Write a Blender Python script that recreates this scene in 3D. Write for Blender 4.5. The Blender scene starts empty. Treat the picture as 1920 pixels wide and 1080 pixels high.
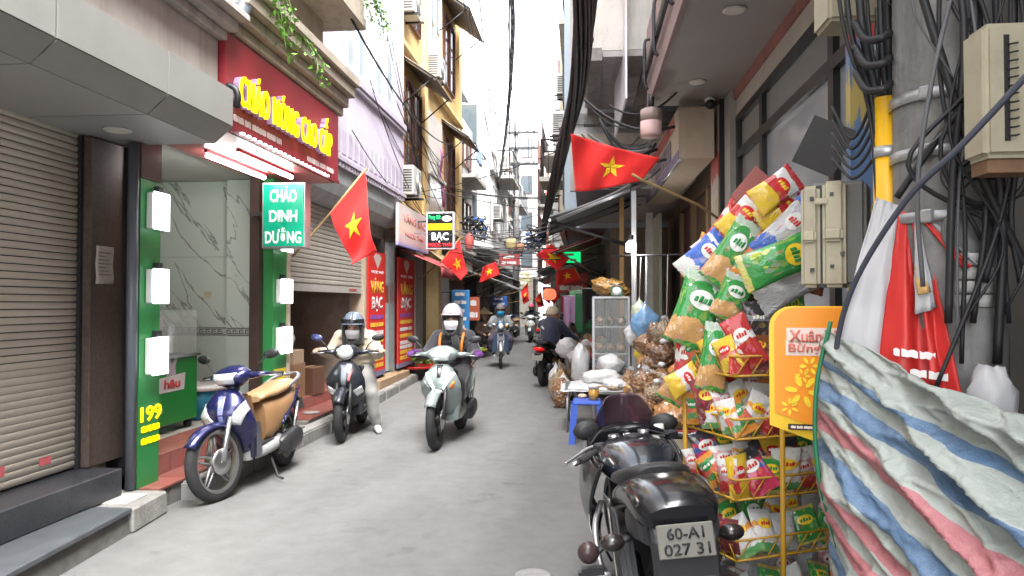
import bpy, bmesh, math, random
from mathutils import Vector, Matrix, Euler, noise
random.seed(7)
R = math.radians
D = bpy.data
SC = bpy.context.scene
COL = SC.collection

# ------------------------------------------------------------------ camera, sky, sun, exposure
cam = D.cameras.new('camera')
cam.sensor_width = 36.0
cam.lens = 26.25
cam.clip_start = 0.05
cam.clip_end = 2000
camo = D.objects.new('camera', cam)
COL.objects.link(camo)
camo.location = (0, 0, 1.45)
camo.rotation_euler = (R(90 + 1.146), 0, R(5.508))
SC.camera = camo

SUN_EL, SUN_AZ = 62.0, 150.0       # overcast: a broad soft sun high over the street
world = D.worlds.new('World')
SC.world = world
world.use_nodes = True
_nt = world.node_tree
_nt.nodes.clear()
_o = _nt.nodes.new('ShaderNodeOutputWorld')
_b = _nt.nodes.new('ShaderNodeBackground')
_s = _nt.nodes.new('ShaderNodeTexSky')
_h = _nt.nodes.new('ShaderNodeHueSaturation')
_s.sky_type = 'NISHITA'
_s.sun_disc = False
_s.sun_elevation = R(SUN_EL)
_s.sun_rotation = R(SUN_AZ)
_s.air_density = 1.0
_s.dust_density = 2.5
_s.ozone_density = 1.0
_h.inputs['Saturation'].default_value = 0.2
_nt.links.new(_s.outputs[0], _h.inputs['Color'])
_nt.links.new(_h.outputs[0], _b.inputs['Color'])
_b.inputs['Strength'].default_value = 0.15
_nt.links.new(_b.outputs[0], _o.inputs['Surface'])

sun = D.lights.new('sun', 'SUN')
sun.energy = 1.2
sun.angle = R(40)
sun.color = (1.0, 0.99, 0.97)
suno = D.objects.new('sun', sun)
COL.objects.link(suno)
suno.location = (0, 0, 30)
suno.rotation_euler = (R(90 - SUN_EL), 0, R(180 - SUN_AZ))

SC.view_settings.view_transform = 'Standard'
SC.view_settings.look = 'None'
SC.view_settings.gamma = 1.0
SC.view_settings.use_curve_mapping = False
SC.view_settings.exposure = 3.2
SC.cycles.use_denoising = True
SC.cycles.max_bounces = 7
SC.cycles.diffuse_bounces = 4
SC.cycles.glossy_bounces = 3
SC.cycles.transmission_bounces = 5
SC.cycles.transparent_max_bounces = 12
SC.cycles.caustics_reflective = False
SC.cycles.caustics_refractive = False

# ------------------------------------------------------------------ materials
MATS = {}


def _mixrgb(nt, blend='MIX'):
    n = nt.nodes.new('ShaderNodeMix')
    n.data_type = 'RGBA'
    n.blend_type = blend
    return n


def mat(name, col, rough=.6, metal=0., var=.12, ns=6., bump=0., bs=60., dirt=0., dcol=(.06, .055, .05), streak=0.,
        emit=None, es=1., alpha=1., trans=0., coat=0., rnd=.06, spec=.5, ior=1.45, sheen=0., thin=0.):
    """A procedural surface: base colour with grain, stains and fine relief."""
    if name in MATS:
        return MATS[name]
    m = D.materials.new(name)
    m.use_nodes = True
    nt = m.node_tree
    b = nt.nodes['Principled BSDF']
    L = nt.links.new
    tc = nt.nodes.new('ShaderNodeTexCoord')
    nz = nt.nodes.new('ShaderNodeTexNoise')
    nz.inputs['Scale'].default_value = ns
    nz.inputs['Detail'].default_value = 6
    nz.inputs['Roughness'].default_value = .62
    L(tc.outputs['Object'], nz.inputs['Vector'])
    mr = nt.nodes.new('ShaderNodeMapRange')
    mr.inputs['From Min'].default_value = .25
    mr.inputs['From Max'].default_value = .75
    mr.inputs['To Min'].default_value = 1 - var
    mr.inputs['To Max'].default_value = 1 + var
    L(nz.outputs['Fac'], mr.inputs['Value'])
    oi = nt.nodes.new('ShaderNodeObjectInfo')
    r2 = nt.nodes.new('ShaderNodeMapRange')
    r2.inputs['To Min'].default_value = 1 - rnd
    r2.inputs['To Max'].default_value = 1 + rnd
    L(oi.outputs['Random'], r2.inputs['Value'])
    mu = nt.nodes.new('ShaderNodeMath')
    mu.operation = 'MULTIPLY'
    L(mr.outputs[0], mu.inputs[0])
    L(r2.outputs[0], mu.inputs[1])
    x = _mixrgb(nt, 'MULTIPLY')
    x.inputs[0].default_value = 1
    x.inputs[6].default_value = (*col, 1)
    L(mu.outputs[0], x.inputs[7])
    out = x.outputs[2]
    if dirt > 0 or streak > 0:
        mp = nt.nodes.new('ShaderNodeMapping')
        mp.inputs['Scale'].default_value = (2.2, 2.2, .25 if streak > 0 else 1.6)
        L(tc.outputs['Object'], mp.inputs['Vector'])
        n2 = nt.nodes.new('ShaderNodeTexNoise')
        n2.inputs['Scale'].default_value = 1.6 if streak == 0 else 3.0
        n2.inputs['Detail'].default_value = 7
        n2.inputs['Roughness'].default_value = .7
        L(mp.outputs[0], n2.inputs['Vector'])
        r3 = nt.nodes.new('ShaderNodeMapRange')
        r3.inputs['From Min'].default_value = .48
        r3.inputs['From Max'].default_value = .72
        r3.inputs['To Max'].default_value = max(dirt, streak)
        L(n2.outputs['Fac'], r3.inputs['Value'])
        y = _mixrgb(nt)
        L(r3.outputs[0], y.inputs[0])
        L(out, y.inputs[6])
        y.inputs[7].default_value = (*dcol, 1)
        out = y.outputs[2]
    L(out, b.inputs['Base Color'])
    rr = nt.nodes.new('ShaderNodeMapRange')
    rr.inputs['To Min'].default_value = max(.03, rough - .1)
    rr.inputs['To Max'].default_value = min(1, rough + .1)
    L(nz.outputs['Fac'], rr.inputs['Value'])
    L(rr.outputs[0], b.inputs['Roughness'])
    b.inputs['Metallic'].default_value = metal
    b.inputs['Specular IOR Level'].default_value = spec
    b.inputs['IOR'].default_value = ior
    b.inputs['Transmission Weight'].default_value = trans
    b.inputs['Alpha'].default_value = alpha
    b.inputs['Coat Weight'].default_value = coat
    b.inputs['Sheen Weight'].default_value = sheen
    if emit:
        b.inputs['Emission Color'].default_value = (*emit, 1)
        b.inputs['Emission Strength'].default_value = es
    if bump > 0:
        nb = nt.nodes.new('ShaderNodeTexNoise')
        nb.inputs['Scale'].default_value = bs
        nb.inputs['Detail'].default_value = 5
        L(tc.outputs['Object'], nb.inputs['Vector'])
        bp = nt.nodes.new('ShaderNodeBump')
        bp.inputs['Strength'].default_value = bump
        bp.inputs['Distance'].default_value = .02
        L(nb.outputs['Fac'], bp.inputs['Height'])
        L(bp.outputs[0], b.inputs['Normal'])
    MATS[name] = m
    return m


def ramp_mat(name, stops, axis='Z', coord='Generated', rough=.35, warp=.0, wscale=4., var=.1, bump=0., bs=20., coat=0., alpha=1.,
             blot=None, constant=True, metal=0., bits=0.):
    """Flat print in bands along one axis of the thing, with an optional blotch of a second colour."""
    if name in MATS:
        return MATS[name]
    m = D.materials.new(name)
    m.use_nodes = True
    nt = m.node_tree
    L = nt.links.new
    b = nt.nodes['Principled BSDF']
    tc = nt.nodes.new('ShaderNodeTexCoord')
    nz = nt.nodes.new('ShaderNodeTexNoise')
    nz.inputs['Scale'].default_value = wscale
    nz.inputs['Detail'].default_value = 7
    nz.inputs['Roughness'].default_value = .65
    L(tc.outputs[coord], nz.inputs['Vector'])
    sp = nt.nodes.new('ShaderNodeSeparateXYZ')
    L(tc.outputs[coord], sp.inputs[0])
    ma = nt.nodes.new('ShaderNodeMath')
    ma.operation = 'MULTIPLY_ADD'
    ma.inputs[1].default_value = warp
    L(nz.outputs['Fac'], ma.inputs[0])
    L(sp.outputs['XYZ'.index(axis)], ma.inputs[2])
    cr = nt.nodes.new('ShaderNodeValToRGB')
    cr.color_ramp.interpolation = 'CONSTANT' if constant else 'LINEAR'
    e = cr.color_ramp.elements
    while len(e) < len(stops):
        e.new(.5)
    for i, (p, c) in enumerate(stops):
        e[i].position = p + warp * .5
        e[i].color = (*c, 1)
    L(ma.outputs[0], cr.inputs[0])
    out = cr.outputs[0]
    if blot:
        c2, thr, sc2 = blot
        n2 = nt.nodes.new('ShaderNodeTexNoise')
        n2.inputs['Scale'].default_value = sc2
        n2.inputs['Detail'].default_value = 3
        L(tc.outputs[coord], n2.inputs['Vector'])
        gt = nt.nodes.new('ShaderNodeMapRange')
        gt.inputs['From Min'].default_value = thr
        gt.inputs['From Max'].default_value = thr + .03
        L(n2.outputs['Fac'], gt.inputs['Value'])
        y = _mixrgb(nt)
        L(gt.outputs[0], y.inputs[0])
        L(out, y.inputs[6])
        y.inputs[7].default_value = (*c2, 1)
        out = y.outputs[2]
    if bits:
        vb_ = nt.nodes.new('ShaderNodeTexVoronoi')
        vb_.inputs['Scale'].default_value = 9.
        L(tc.outputs[coord], vb_.inputs['Vector'])
        hs = nt.nodes.new('ShaderNodeSeparateColor')
        L(vb_.outputs['Color'], hs.inputs[0])
        rb = nt.nodes.new('ShaderNodeMapRange')
        rb.inputs['From Min'].default_value = .72
        rb.inputs['From Max'].default_value = .74
        rb.inputs['To Max'].default_value = bits
        L(hs.outputs[0], rb.inputs['Value'])
        yb = _mixrgb(nt)
        L(rb.outputs[0], yb.inputs[0])
        L(out, yb.inputs[6])
        L(vb_.outputs['Color'], yb.inputs[7])
        out = yb.outputs[2]
    n3 = nt.nodes.new('ShaderNodeTexNoise')
    n3.inputs['Scale'].default_value = 9
    L(tc.outputs['Object'], n3.inputs['Vector'])
    mr = nt.nodes.new('ShaderNodeMapRange')
    mr.inputs['To Min'].default_value = 1 - var
    mr.inputs['To Max'].default_value = 1 + var
    L(n3.outputs['Fac'], mr.inputs['Value'])
    x = _mixrgb(nt, 'MULTIPLY')
    x.inputs[0].default_value = 1
    L(out, x.inputs[6])
    L(mr.outputs[0], x.inputs[7])
    L(x.outputs[2], b.inputs['Base Color'])
    b.inputs['Roughness'].default_value = rough
    b.inputs['Coat Weight'].default_value = coat
    b.inputs['Alpha'].default_value = alpha
    b.inputs['Metallic'].default_value = metal
    if bump > 0:
        nb = nt.nodes.new('ShaderNodeTexNoise')
        nb.inputs['Scale'].default_value = bs
        nb.inputs['Detail'].default_value = 3
        nb.inputs['Distortion'].default_value = 1.
        L(tc.outputs['Object'], nb.inputs['Vector'])
        bp = nt.nodes.new('ShaderNodeBump')
        bp.inputs['Strength'].default_value = bump
        bp.inputs['Distance'].default_value = .03
        L(nb.outputs['Fac'], bp.inputs['Height'])
        L(bp.outputs[0], b.inputs['Normal'])
    MATS[name] = m
    return m


def glass(name, col=(.8, .85, .85), alpha=.25, rough=.05):
    return mat(name, col, rough=rough, alpha=alpha, var=.05, coat=.3)


# ------------------------------------------------------------------ things and meshes
def tag(o, label, cat, group=None, kind=None):
    o['label'] = label
    o['category'] = cat
    if group:
        o['group'] = group
    if kind:
        o['kind'] = kind
    return o


def thing(name, label, cat, loc=(0, 0, 0), group=None):
    o = D.objects.new(name, None)
    o.empty_display_size = .1
    COL.objects.link(o)
    o.location = loc
    return tag(o, label, cat, group)


def setting(o):
    o['kind'] = 'structure'
    return o


def rootloc(p):
    v = Vector((0, 0, 0))
    while p is not None:
        v += p.location
        p = p.parent
    return v


class M:
    """Collects shapes and links them as ONE mesh object (coordinates in metres, world axes)."""

    def __init__(s):
        s.v, s.f, s.s = [], [], []

    def add(s, vs, fs, smooth=False):
        o = len(s.v)
        s.v += [Vector(v) for v in vs]
        s.f += [tuple(i + o for i in f) for f in fs]
        s.s += [smooth] * len(fs)
        return s

    def box(s, x0, x1, y0, y1, z0, z1):
        vs = [(x, y, z) for x in (x0, x1) for y in (y0, y1) for z in (z0, z1)]
        return s.add(vs, [(0, 1, 3, 2), (4, 6, 7, 5), (0, 4, 5, 1), (2, 3, 7, 6), (0, 2, 6, 4), (1, 5, 7, 3)])

    def cbox(s, c, d, rot=(0, 0, 0)):
        e = Euler(rot).to_matrix()
        c = Vector(c)
        vs = [c + e @ Vector((x * d[0] / 2, y * d[1] / 2, z * d[2] / 2)) for x in (-1, 1) for y in (-1, 1) for z in (-1, 1)]
        return s.add(vs, [(0, 1, 3, 2), (4, 6, 7, 5), (0, 4, 5, 1), (2, 3, 7, 6), (0, 2, 6, 4), (1, 5, 7, 3)])

    def hexa(s, p):
        """eight corners: bottom four counter-clockwise, then top four"""
        return s.add(p, [(0, 3, 2, 1), (4, 5, 6, 7), (0, 1, 5, 4), (1, 2, 6, 5), (2, 3, 7, 6), (3, 0, 4, 7)])

    def loft(s, rings, caps=True, closed=True, smooth=True):
        n = len(rings[0])
        vs = [p for r in rings for p in r]
        fs = []
        for i in range(len(rings) - 1):
            for j in range(n if closed else n - 1):
                k = (j + 1) % n
                fs.append((i * n + j, i * n + k, (i + 1) * n + k, (i + 1) * n + j))
        s.add(vs, fs, smooth)
        if caps and closed:
            o = len(s.v) - len(vs)
            s.f.append(tuple(o + j for j in reversed(range(n))))
            s.f.append(tuple(o + (len(rings) - 1) * n + j for j in range(n)))
            s.s += [False, False]
        return s

    def tube(s, pts, r, n=8, caps=True):
        pts = [Vector(p) for p in pts]
        rs = r if isinstance(r, (list, tuple)) else [r] * len(pts)
        rings = []
        pn = None
        for i, p in enumerate(pts):
            t = (pts[min(i + 1, len(pts) - 1)] - pts[max(i - 1, 0)])
            if t.length < 1e-7:
                t = Vector((0, 0, 1))
            t.normalize()
            if pn is None:
                a = Vector((0, 0, 1)) if abs(t.z) < .9 else Vector((1, 0, 0))
                pn = (a - t * a.dot(t)).normalized()
            else:
                pn = pn - t * pn.dot(t)
                if pn.length < 1e-6:
                    a = Vector((0, 0, 1)) if abs(t.z) < .9 else Vector((1, 0, 0))
                    pn = a - t * a.dot(t)
                pn.normalize()
            bn = t.cross(pn)
            rings.append([p + (pn * math.cos(2 * math.pi * j / n) + bn * math.sin(2 * math.pi * j / n)) * rs[i] for j in range(n)])
        return s.loft(rings, caps)

    def lathe(s, prof, c=(0, 0, 0), axis='Z', n=20, caps=True, a0=0., a1=2 * math.pi):
        """profile of (radius, height) turned about an axis through c"""
        c = Vector(c)
        full = abs(a1 - a0 - 2 * math.pi) < 1e-6
        rings = []
        for r, h in prof:
            ring = []
            for j in range(n):
                t = a0 + (a1 - a0) * j / (n if full else n - 1)
                u, w = r * math.cos(t), r * math.sin(t)
                ring.append(c + Vector((u, w, h) if axis == 'Z' else (h, u, w) if axis == 'X' else (u, h, w)))
            rings.append(ring)
        return s.loft(rings, caps, closed=full)

    def ell(s, c, r, n=14, m=9, rot=None):
        c = Vector(c)
        r = (r, r, r) if isinstance(r, (int, float)) else r
        e = Euler(rot).to_matrix() if rot else Matrix.Identity(3)
        rings = []
        for i in range(m + 1):
            ph = -math.pi / 2 + math.pi * (i + .02 if i == 0 else i - .02 if i == m else i) / m
            rings.append([c + e @ Vector((r[0] * math.cos(ph) * math.cos(2 * math.pi * j / n), r[1] * math.cos(ph) * math.sin(2 * math.pi * j / n),
                                          r[2] * math.sin(ph))) for j in range(n)])
        return s.loft(rings)

    def yz(s, path, n=20, caps=True):
        """symmetric body: rings (y, z, half width, half height, tilt in degrees, exponent) along a path in the YZ plane"""
        rings = []
        for q in path:
            y, z, hw, hh = q[:4]
            tl = R(q[4]) if len(q) > 4 else 0
            e = q[5] if len(q) > 5 else 2.4
            x0 = q[6] if len(q) > 6 else 0
            ring = []
            for j in range(n):
                t = 2 * math.pi * j / n
                a, b = math.cos(t), math.sin(t)
                x = hw * math.copysign(abs(a) ** (2 / e), a)
                k = hh * math.copysign(abs(b) ** (2 / e), b)
                ring.append(Vector((x0 + x, y - k * math.sin(tl), z + k * math.cos(tl))))
            rings.append(ring)
        return s.loft(rings, caps)

    def prism(s, poly, o, u, w, d):
        """flat outline (list of 2-D points) in the plane o + a*u + b*w, given thickness along vector d"""
        o, u, w, d = Vector(o), Vector(u), Vector(w), Vector(d)
        n = len(poly)
        vs = [o + u * a + w * b for a, b in poly] + [o + u * a + w * b + d for a, b in poly]
        fs = [tuple(range(n)), tuple(reversed(range(n, 2 * n)))] + [(i, i + n, (i + 1) % n + n, (i + 1) % n) for i in range(n)]
        return s.add(vs, fs)

    def sheet(s, fn, nu, nv, th=.003, smooth=True):
        """a thin cloth: fn(u, v) -> point, made solid with thickness th"""
        P = [[Vector(fn(i / nu, j / nv)) for i in range(nu + 1)] for j in range(nv + 1)]
        top, bot = [], []
        for j in range(nv + 1):
            for i in range(nu + 1):
                du = P[j][min(i + 1, nu)] - P[j][max(i - 1, 0)]
                dv = P[min(j + 1, nv)][i] - P[max(j - 1, 0)][i]
                nn = du.cross(dv)
                nn = nn.normalized() if nn.length > 1e-9 else Vector((0, 0, 1))
                top.append(P[j][i] + nn * th / 2)
                bot.append(P[j][i] - nn * th / 2)
        W = nu + 1
        K = len(top)
        fs = []
        for j in range(nv):
            for i in range(nu):
                a, b_, c, d_ = j * W + i, j * W + i + 1, (j + 1) * W + i + 1, (j + 1) * W + i
                fs += [(a, b_, c, d_), (K + d_, K + c, K + b_, K + a)]
        for i in range(nu):
            fs += [(i + 1, i, K + i, K + i + 1), (nv * W + i, nv * W + i + 1, K + nv * W + i + 1, K + nv * W + i)]
        for j in range(nv):
            fs += [(j * W, (j + 1) * W, K + (j + 1) * W, K + j * W), ((j + 1) * W + nu, j * W + nu, K + j * W + nu, K + (j + 1) * W + nu)]
        return s.add(top + bot, fs, smooth)

    def xf(s, mtx, i0=0):
        s.v[i0:] = [mtx @ v for v in s.v[i0:]]
        return s

    def mesh(s, name, off=Vector((0, 0, 0)), bev=0., seg=1):
        me = D.meshes.new(name)
        me.from_pydata([tuple(v - off) for v in s.v], [], s.f)
        me.polygons.foreach_set('use_smooth', s.s)
        bm = bmesh.new()
        bm.from_mesh(me)
        bmesh.ops.recalc_face_normals(bm, faces=bm.faces)
        if bev > 0:
            ed = [e for e in bm.edges if len(e.link_faces) == 2 and e.calc_face_angle(0) > .6]
            bmesh.ops.bevel(bm, geom=ed, offset=bev, segments=seg, affect='EDGES', clamp_overlap=True)
        bm.to_mesh(me)
        bm.free()
        return me

    def obj(s, name, mt, parent=None, bev=0., seg=1, label=None):
        if parent is not None:
            off = rootloc(parent)
        else:
            xs = [v.x for v in s.v]
            ys = [v.y for v in s.v]
            off = Vector(((min(xs) + max(xs)) / 2, (min(ys) + max(ys)) / 2, min(v.z for v in s.v)))
        me = s.mesh(name, off, bev, seg)
        me.materials.append(mt)
        o = D.objects.new(name, me)
        COL.objects.link(o)
        if parent is not None:
            o.parent = parent
        else:
            o.location = off
        if label:
            o['label'] = label
        return o


def bx(name, mt, parent, x0, x1, y0, y1, z0, z1, bev=0., **k):
    return M().box(x0, x1, y0, y1, z0, z1).obj(name, mt, parent, bev, **k)


def copy_tree(o, parent=None):
    c = o.copy()
    COL.objects.link(c)
    if parent is not None:
        c.parent = parent
    for ch in [k for k in KIDS(o)]:
        copy_tree(ch, c)
    return c


def KIDS(o):
    return [k for k in list(COL.objects) if k.parent == o]


def text(name, string, mt, parent, o, u, w, h, depth=.01, bold=0., width=None, shear=0., label=None, space=1.):
    """lettering as solid shapes, centred at o, running along u, rising along w"""
    cu = D.curves.new('lettering', 'FONT')
    cu.body = string
    cu.align_x = 'CENTER'
    cu.size = 1.0
    cu.offset = bold
    cu.space_character = space
    cu.extrude = 0.0
    cu.resolution_u = 3
    cu.shear = shear
    tmp = D.objects.new('lettering', cu)
    COL.objects.link(tmp)
    dg = bpy.context.evaluated_depsgraph_get()
    me = D.meshes.new_from_object(tmp.evaluated_get(dg))
    D.objects.remove(tmp)
    D.curves.remove(cu)
    vs = [v.co.copy() for v in me.vertices]
    if not vs:
        return None
    x0, x1 = min(v.x for v in vs), max(v.x for v in vs)
    y0, y1 = min(v.y for v in vs), max(v.y for v in vs)
    sy = h / max(1e-6, y1 - y0)
    sx = sy if width is None else width / (x1 - x0)
    o, u, w = Vector(o), Vector(u).normalized(), Vector(w).normalized()
    nn = u.cross(w)
    off = rootloc(parent) if parent else Vector((0, 0, 0))
    bm = bmesh.new()
    bm.from_mesh(me)
    if depth > 0:
        ge = bmesh.ops.extrude_face_region(bm, geom=bm.faces[:] + bm.edges[:])
        bm.verts.ensure_lookup_table()
        for g in ge['geom']:
            if isinstance(g, bmesh.types.BMVert):
                g.co.z += 1.0
    for v in bm.verts:
        a, b, c = (v.co.x - (x0 + x1) / 2) * sx, (v.co.y - (y0 + y1) / 2) * sy, v.co.z * depth
        v.co = o + u * a + w * b + nn * c - off
    bmesh.ops.recalc_face_normals(bm, faces=bm.faces)
    bm.to_mesh(me)
    bm.free()
    me.materials.clear()
    me.materials.append(mt)
    ob = D.objects.new(name, me)
    COL.objects.link(ob)
    ob.parent = parent
    if label:
        ob['label'] = label
    return ob


def words(mt, parent, o, u, w, h, width, n=3, depth=.003):
    """small print too far away to read: one raised strip for each word"""
    o, u, w = Vector(o), Vector(u).normalized(), Vector(w).normalized()
    cuts = [0.]
    for i in range(n):
        cuts.append(cuts[-1] + 1 + .45 * math.sin(i * 2.1 + h * 90 + n))
    tot = cuts[-1]
    for i in range(n):
        a0, a1 = (cuts[i] / tot - .5) * width, (cuts[i + 1] / tot - .5) * width - .12 * width / n
        k = max(3, int((a1 - a0) / h / .35))
        top = [(lerp(a0, a1, j / k), h * (.5 if (j * 7 + i) % 3 else .34)) for j in range(k + 1)]
        bot = [(lerp(a0, a1, j / k), -h * (.5 if (j * 5 + i) % 4 else .38)) for j in range(k + 1)]
        M().prism(bot + top[::-1], o, u, w, u.cross(w) * depth).obj('print_word', mt, parent)


def fuse(name, mb, mt, parent=None, voxel=.015, smooth=6, label=None):
    """the collected shapes grown together into one continuous smooth surface"""
    o = mb.obj(name, mt, parent)
    md = o.modifiers.new('r', 'REMESH')
    md.mode = 'VOXEL'
    md.voxel_size = voxel
    md.use_smooth_shade = True
    ms = o.modifiers.new('s', 'SMOOTH')
    ms.iterations = smooth
    ms.factor = .5
    dg = bpy.context.evaluated_depsgraph_get()
    me = D.meshes.new_from_object(o.evaluated_get(dg))
    o.modifiers.clear()
    o.data = me
    me.materials.clear()
    me.materials.append(mt)
    me.polygons.foreach_set('use_smooth', [True] * len(me.polygons))
    if label:
        o['label'] = label
    return o


def limb(mb, pts, rs, n=10):
    """tapered limb through joints: a tube with round joints"""
    mb.tube(pts, rs, n)
    for p, r in zip(pts, rs):
        mb.ell(p, r * .98, n, 6)
    return mb


def lerp(a, b, t):
    return a + (b - a) * t


def sag(a, b, d, n=14):
    a, b = Vector(a), Vector(b)
    return [a.lerp(b, i / n) - Vector((0, 0, d * 4 * (i / n) * (1 - i / n))) for i in range(n + 1)]


def spline(pts, n=6):
    """smooth curve through points"""
    P = [Vector(p) for p in pts]
    P = [P[0] * 2 - P[1]] + P + [P[-1] * 2 - P[-2]]
    out = []
    for i in range(1, len(P) - 2):
        a, b, c, d = P[i - 1:i + 3]
        for k in range(n):
            t = k / n
            out.append(.5 * ((2 * b) + (c - a) * t + (2 * a - 5 * b + 4 * c - d) * t * t + (3 * b - a - 3 * c + d) * t ** 3))
    out.append(P[-2])
    return out


# palette (linear base colours)
def asphalt_mat():
    m = D.materials.new('worn asphalt')
    m.use_nodes = True
    nt = m.node_tree
    L = nt.links.new
    b = nt.nodes['Principled BSDF']
    tc = nt.nodes.new('ShaderNodeTexCoord')

    def nz(scale, detail, sc=(1, 1, 1), rough=.6):
        mp = nt.nodes.new('ShaderNodeMapping')
        mp.inputs['Scale'].default_value = sc
        L(tc.outputs['Object'], mp.inputs[0])
        n = nt.nodes.new('ShaderNodeTexNoise')
        n.inputs['Scale'].default_value = scale
        n.inputs['Detail'].default_value = detail
        n.inputs['Roughness'].default_value = rough
        L(mp.outputs[0], n.inputs['Vector'])
        return n

    def rng(src, a0, a1, b0, b1):
        r = nt.nodes.new('ShaderNodeMapRange')
        for k, v in zip(('From Min', 'From Max', 'To Min', 'To Max'), (a0, a1, b0, b1)):
            r.inputs[k].default_value = v
        L(src, r.inputs['Value'])
        return r.outputs[0]

    def mul(x, y):
        n = nt.nodes.new('ShaderNodeMath')
        n.operation = 'MULTIPLY'
        L(x, n.inputs[0])
        L(y, n.inputs[1])
        return n.outputs[0]
    grit = nz(260, 2)
    mid = nz(7, 7, rough=.7)
    big = nz(.8, 5, (1, .35, 1))
    spots = nz(3.2, 3)
    f = mul(mul(rng(grit.outputs['Fac'], .3, .7, .72, 1.28), rng(mid.outputs['Fac'], .3, .7, .86, 1.12)), mul(rng(big.outputs['Fac'], .35, .65, .84, 1.12), rng(spots.outputs['Fac'], .64, .74, 1., .74)))
    vo = nt.nodes.new('ShaderNodeTexVoronoi')
    vo.feature = 'DISTANCE_TO_EDGE'
    vo.inputs['Scale'].default_value = .55
    wq = nz(2.5, 6)
    va = nt.nodes.new('ShaderNodeVectorMath')
    va.operation = 'MULTIPLY_ADD'
    va.inputs[1].default_value = (.5, .5, .5)
    L(wq.outputs['Color'], va.inputs[0])
    L(tc.outputs['Object'], va.inputs[2])
    L(va.outputs[0], vo.inputs['Vector'])
    f = mul(f, rng(vo.outputs['Distance'], .0, .004, .9, 1.))
    x = _mixrgb(nt, 'MULTIPLY')
    x.inputs[0].default_value = 1
    x.inputs[6].default_value = (.142, .139, .134, 1)
    L(f, x.inputs[7])
    L(x.outputs[2], b.inputs['Base Color'])
    b.inputs['Roughness'].default_value = .82
    bp = nt.nodes.new('ShaderNodeBump')
    bp.inputs['Strength'].default_value = .35
    bp.inputs['Distance'].default_value = .01
    L(grit.outputs['Fac'], bp.inputs['Height'])
    L(bp.outputs[0], b.inputs['Normal'])
    return m


asphalt = asphalt_mat()
concrete = mat('concrete', (.30, .29, .27), .85, var=.2, ns=5, bump=.3, bs=40, dirt=.55, dcol=(.09, .085, .08))
con_dark = mat('weathered concrete', (.2, .19, .18), .9, var=.2, ns=4, bump=.3, bs=30, streak=.7, dcol=(.05, .047, .045))
con_light = mat('pale concrete', (.45, .43, .40), .85, var=.12, ns=4, bump=.15, bs=30, streak=.45, dcol=(.16, .15, .14))
granite = mat('black granite', (.035, .038, .045), .3, var=.3, ns=60, dirt=.35, dcol=(.1, .1, .1))
granite_grey = mat('grey slate', (.085, .095, .105), .45, var=.25, ns=14, dirt=.4, dcol=(.16, .165, .17))
white_paint = mat('white paint', (.75, .75, .74), .5, var=.06, dirt=.15, dcol=(.45, .44, .42))
black_pl = mat('black plastic', (.018, .018, .02), .42, var=.1)
rubber = mat('rubber', (.022, .022, .023), .8, var=.2, ns=30, bump=.2, bs=120, dirt=.3, dcol=(.07, .065, .06))
steel = mat('brushed steel', (.5, .5, .5), .32, metal=1., var=.1)
chrome = mat('chrome', (.75, .76, .78), .1, metal=1., var=.03)
dark_metal = mat('dark metal', (.05, .05, .052), .45, metal=.6, var=.2)
alu = mat('aluminium', (.42, .42, .43), .38, metal=.9, var=.12)
cable_m = mat('cable sheath', (.014, .014, .016), .55, var=.2, rnd=.2)
cable_g = mat('grey cable sheath', (.1, .1, .105), .6, var=.2)
wood = mat('brown wood', (.14, .075, .035), .55, var=.3, ns=12, streak=.4, dcol=(.06, .03, .015))
bamboo = mat('bamboo', (.38, .25, .11), .5, var=.2, ns=10)
card = mat('cardboard', (.33, .2, .11), .8, var=.15, ns=6)
skin_m = mat('skin', (.52, .32, .22), .5, var=.05)
tube_on = mat('lit tube', (1, 1, 1), .4, emit=(1, .98, .95), es=6.)
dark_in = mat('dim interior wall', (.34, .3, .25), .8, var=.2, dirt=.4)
red_flag = mat('red flag cloth', (.72, .018, .016), .75, var=.08, ns=10, sheen=.2)
star_y = mat('yellow star cloth', (.85, .58, .02), .7, var=.06)
pane_m = mat('window glass', (.09, .11, .12), .08, var=.1, coat=.4, spec=.8)
pane_light = mat('pale window glass', (.4, .47, .52), .1, var=.2, ns=2, coat=.4, spec=.8)
# ------------------------------------------------------------------ ground, road, kerbs
def lane(y):
    return 0. if y < 8 else -.05 * (y - 8)


g = M().box(-150, 150, -60, 240, -.3, -.004).obj('ground', concrete)
setting(g)
rd = M()
ys = [-14, 0, 4, 8, 11, 14, 18, 22, 27, 32, 38, 45, 56, 70]
rings = [[(-3.6 + lane(y), y, .0), (2.4 + lane(y), y, .0), (2.4 + lane(y), y, -.1), (-3.6 + lane(y), y, -.1)] for y in ys]
rd.loft(rings, smooth=False)
road = rd.obj('road', asphalt)
setting(road)
# a round cover in the lane
cv = M().lathe([(.0, .0), (.1, .0), (.1, .006), (.085, .009), (.0, .009)], (-.27, 3.98, .003), n=24)
tag(cv.obj('manhole_cover', mat('worn iron', (.28, .27, .26), .6, metal=.4, var=.3, ns=20)), 'small round metal cover set in the asphalt by the motorcycle', 'cover')

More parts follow.
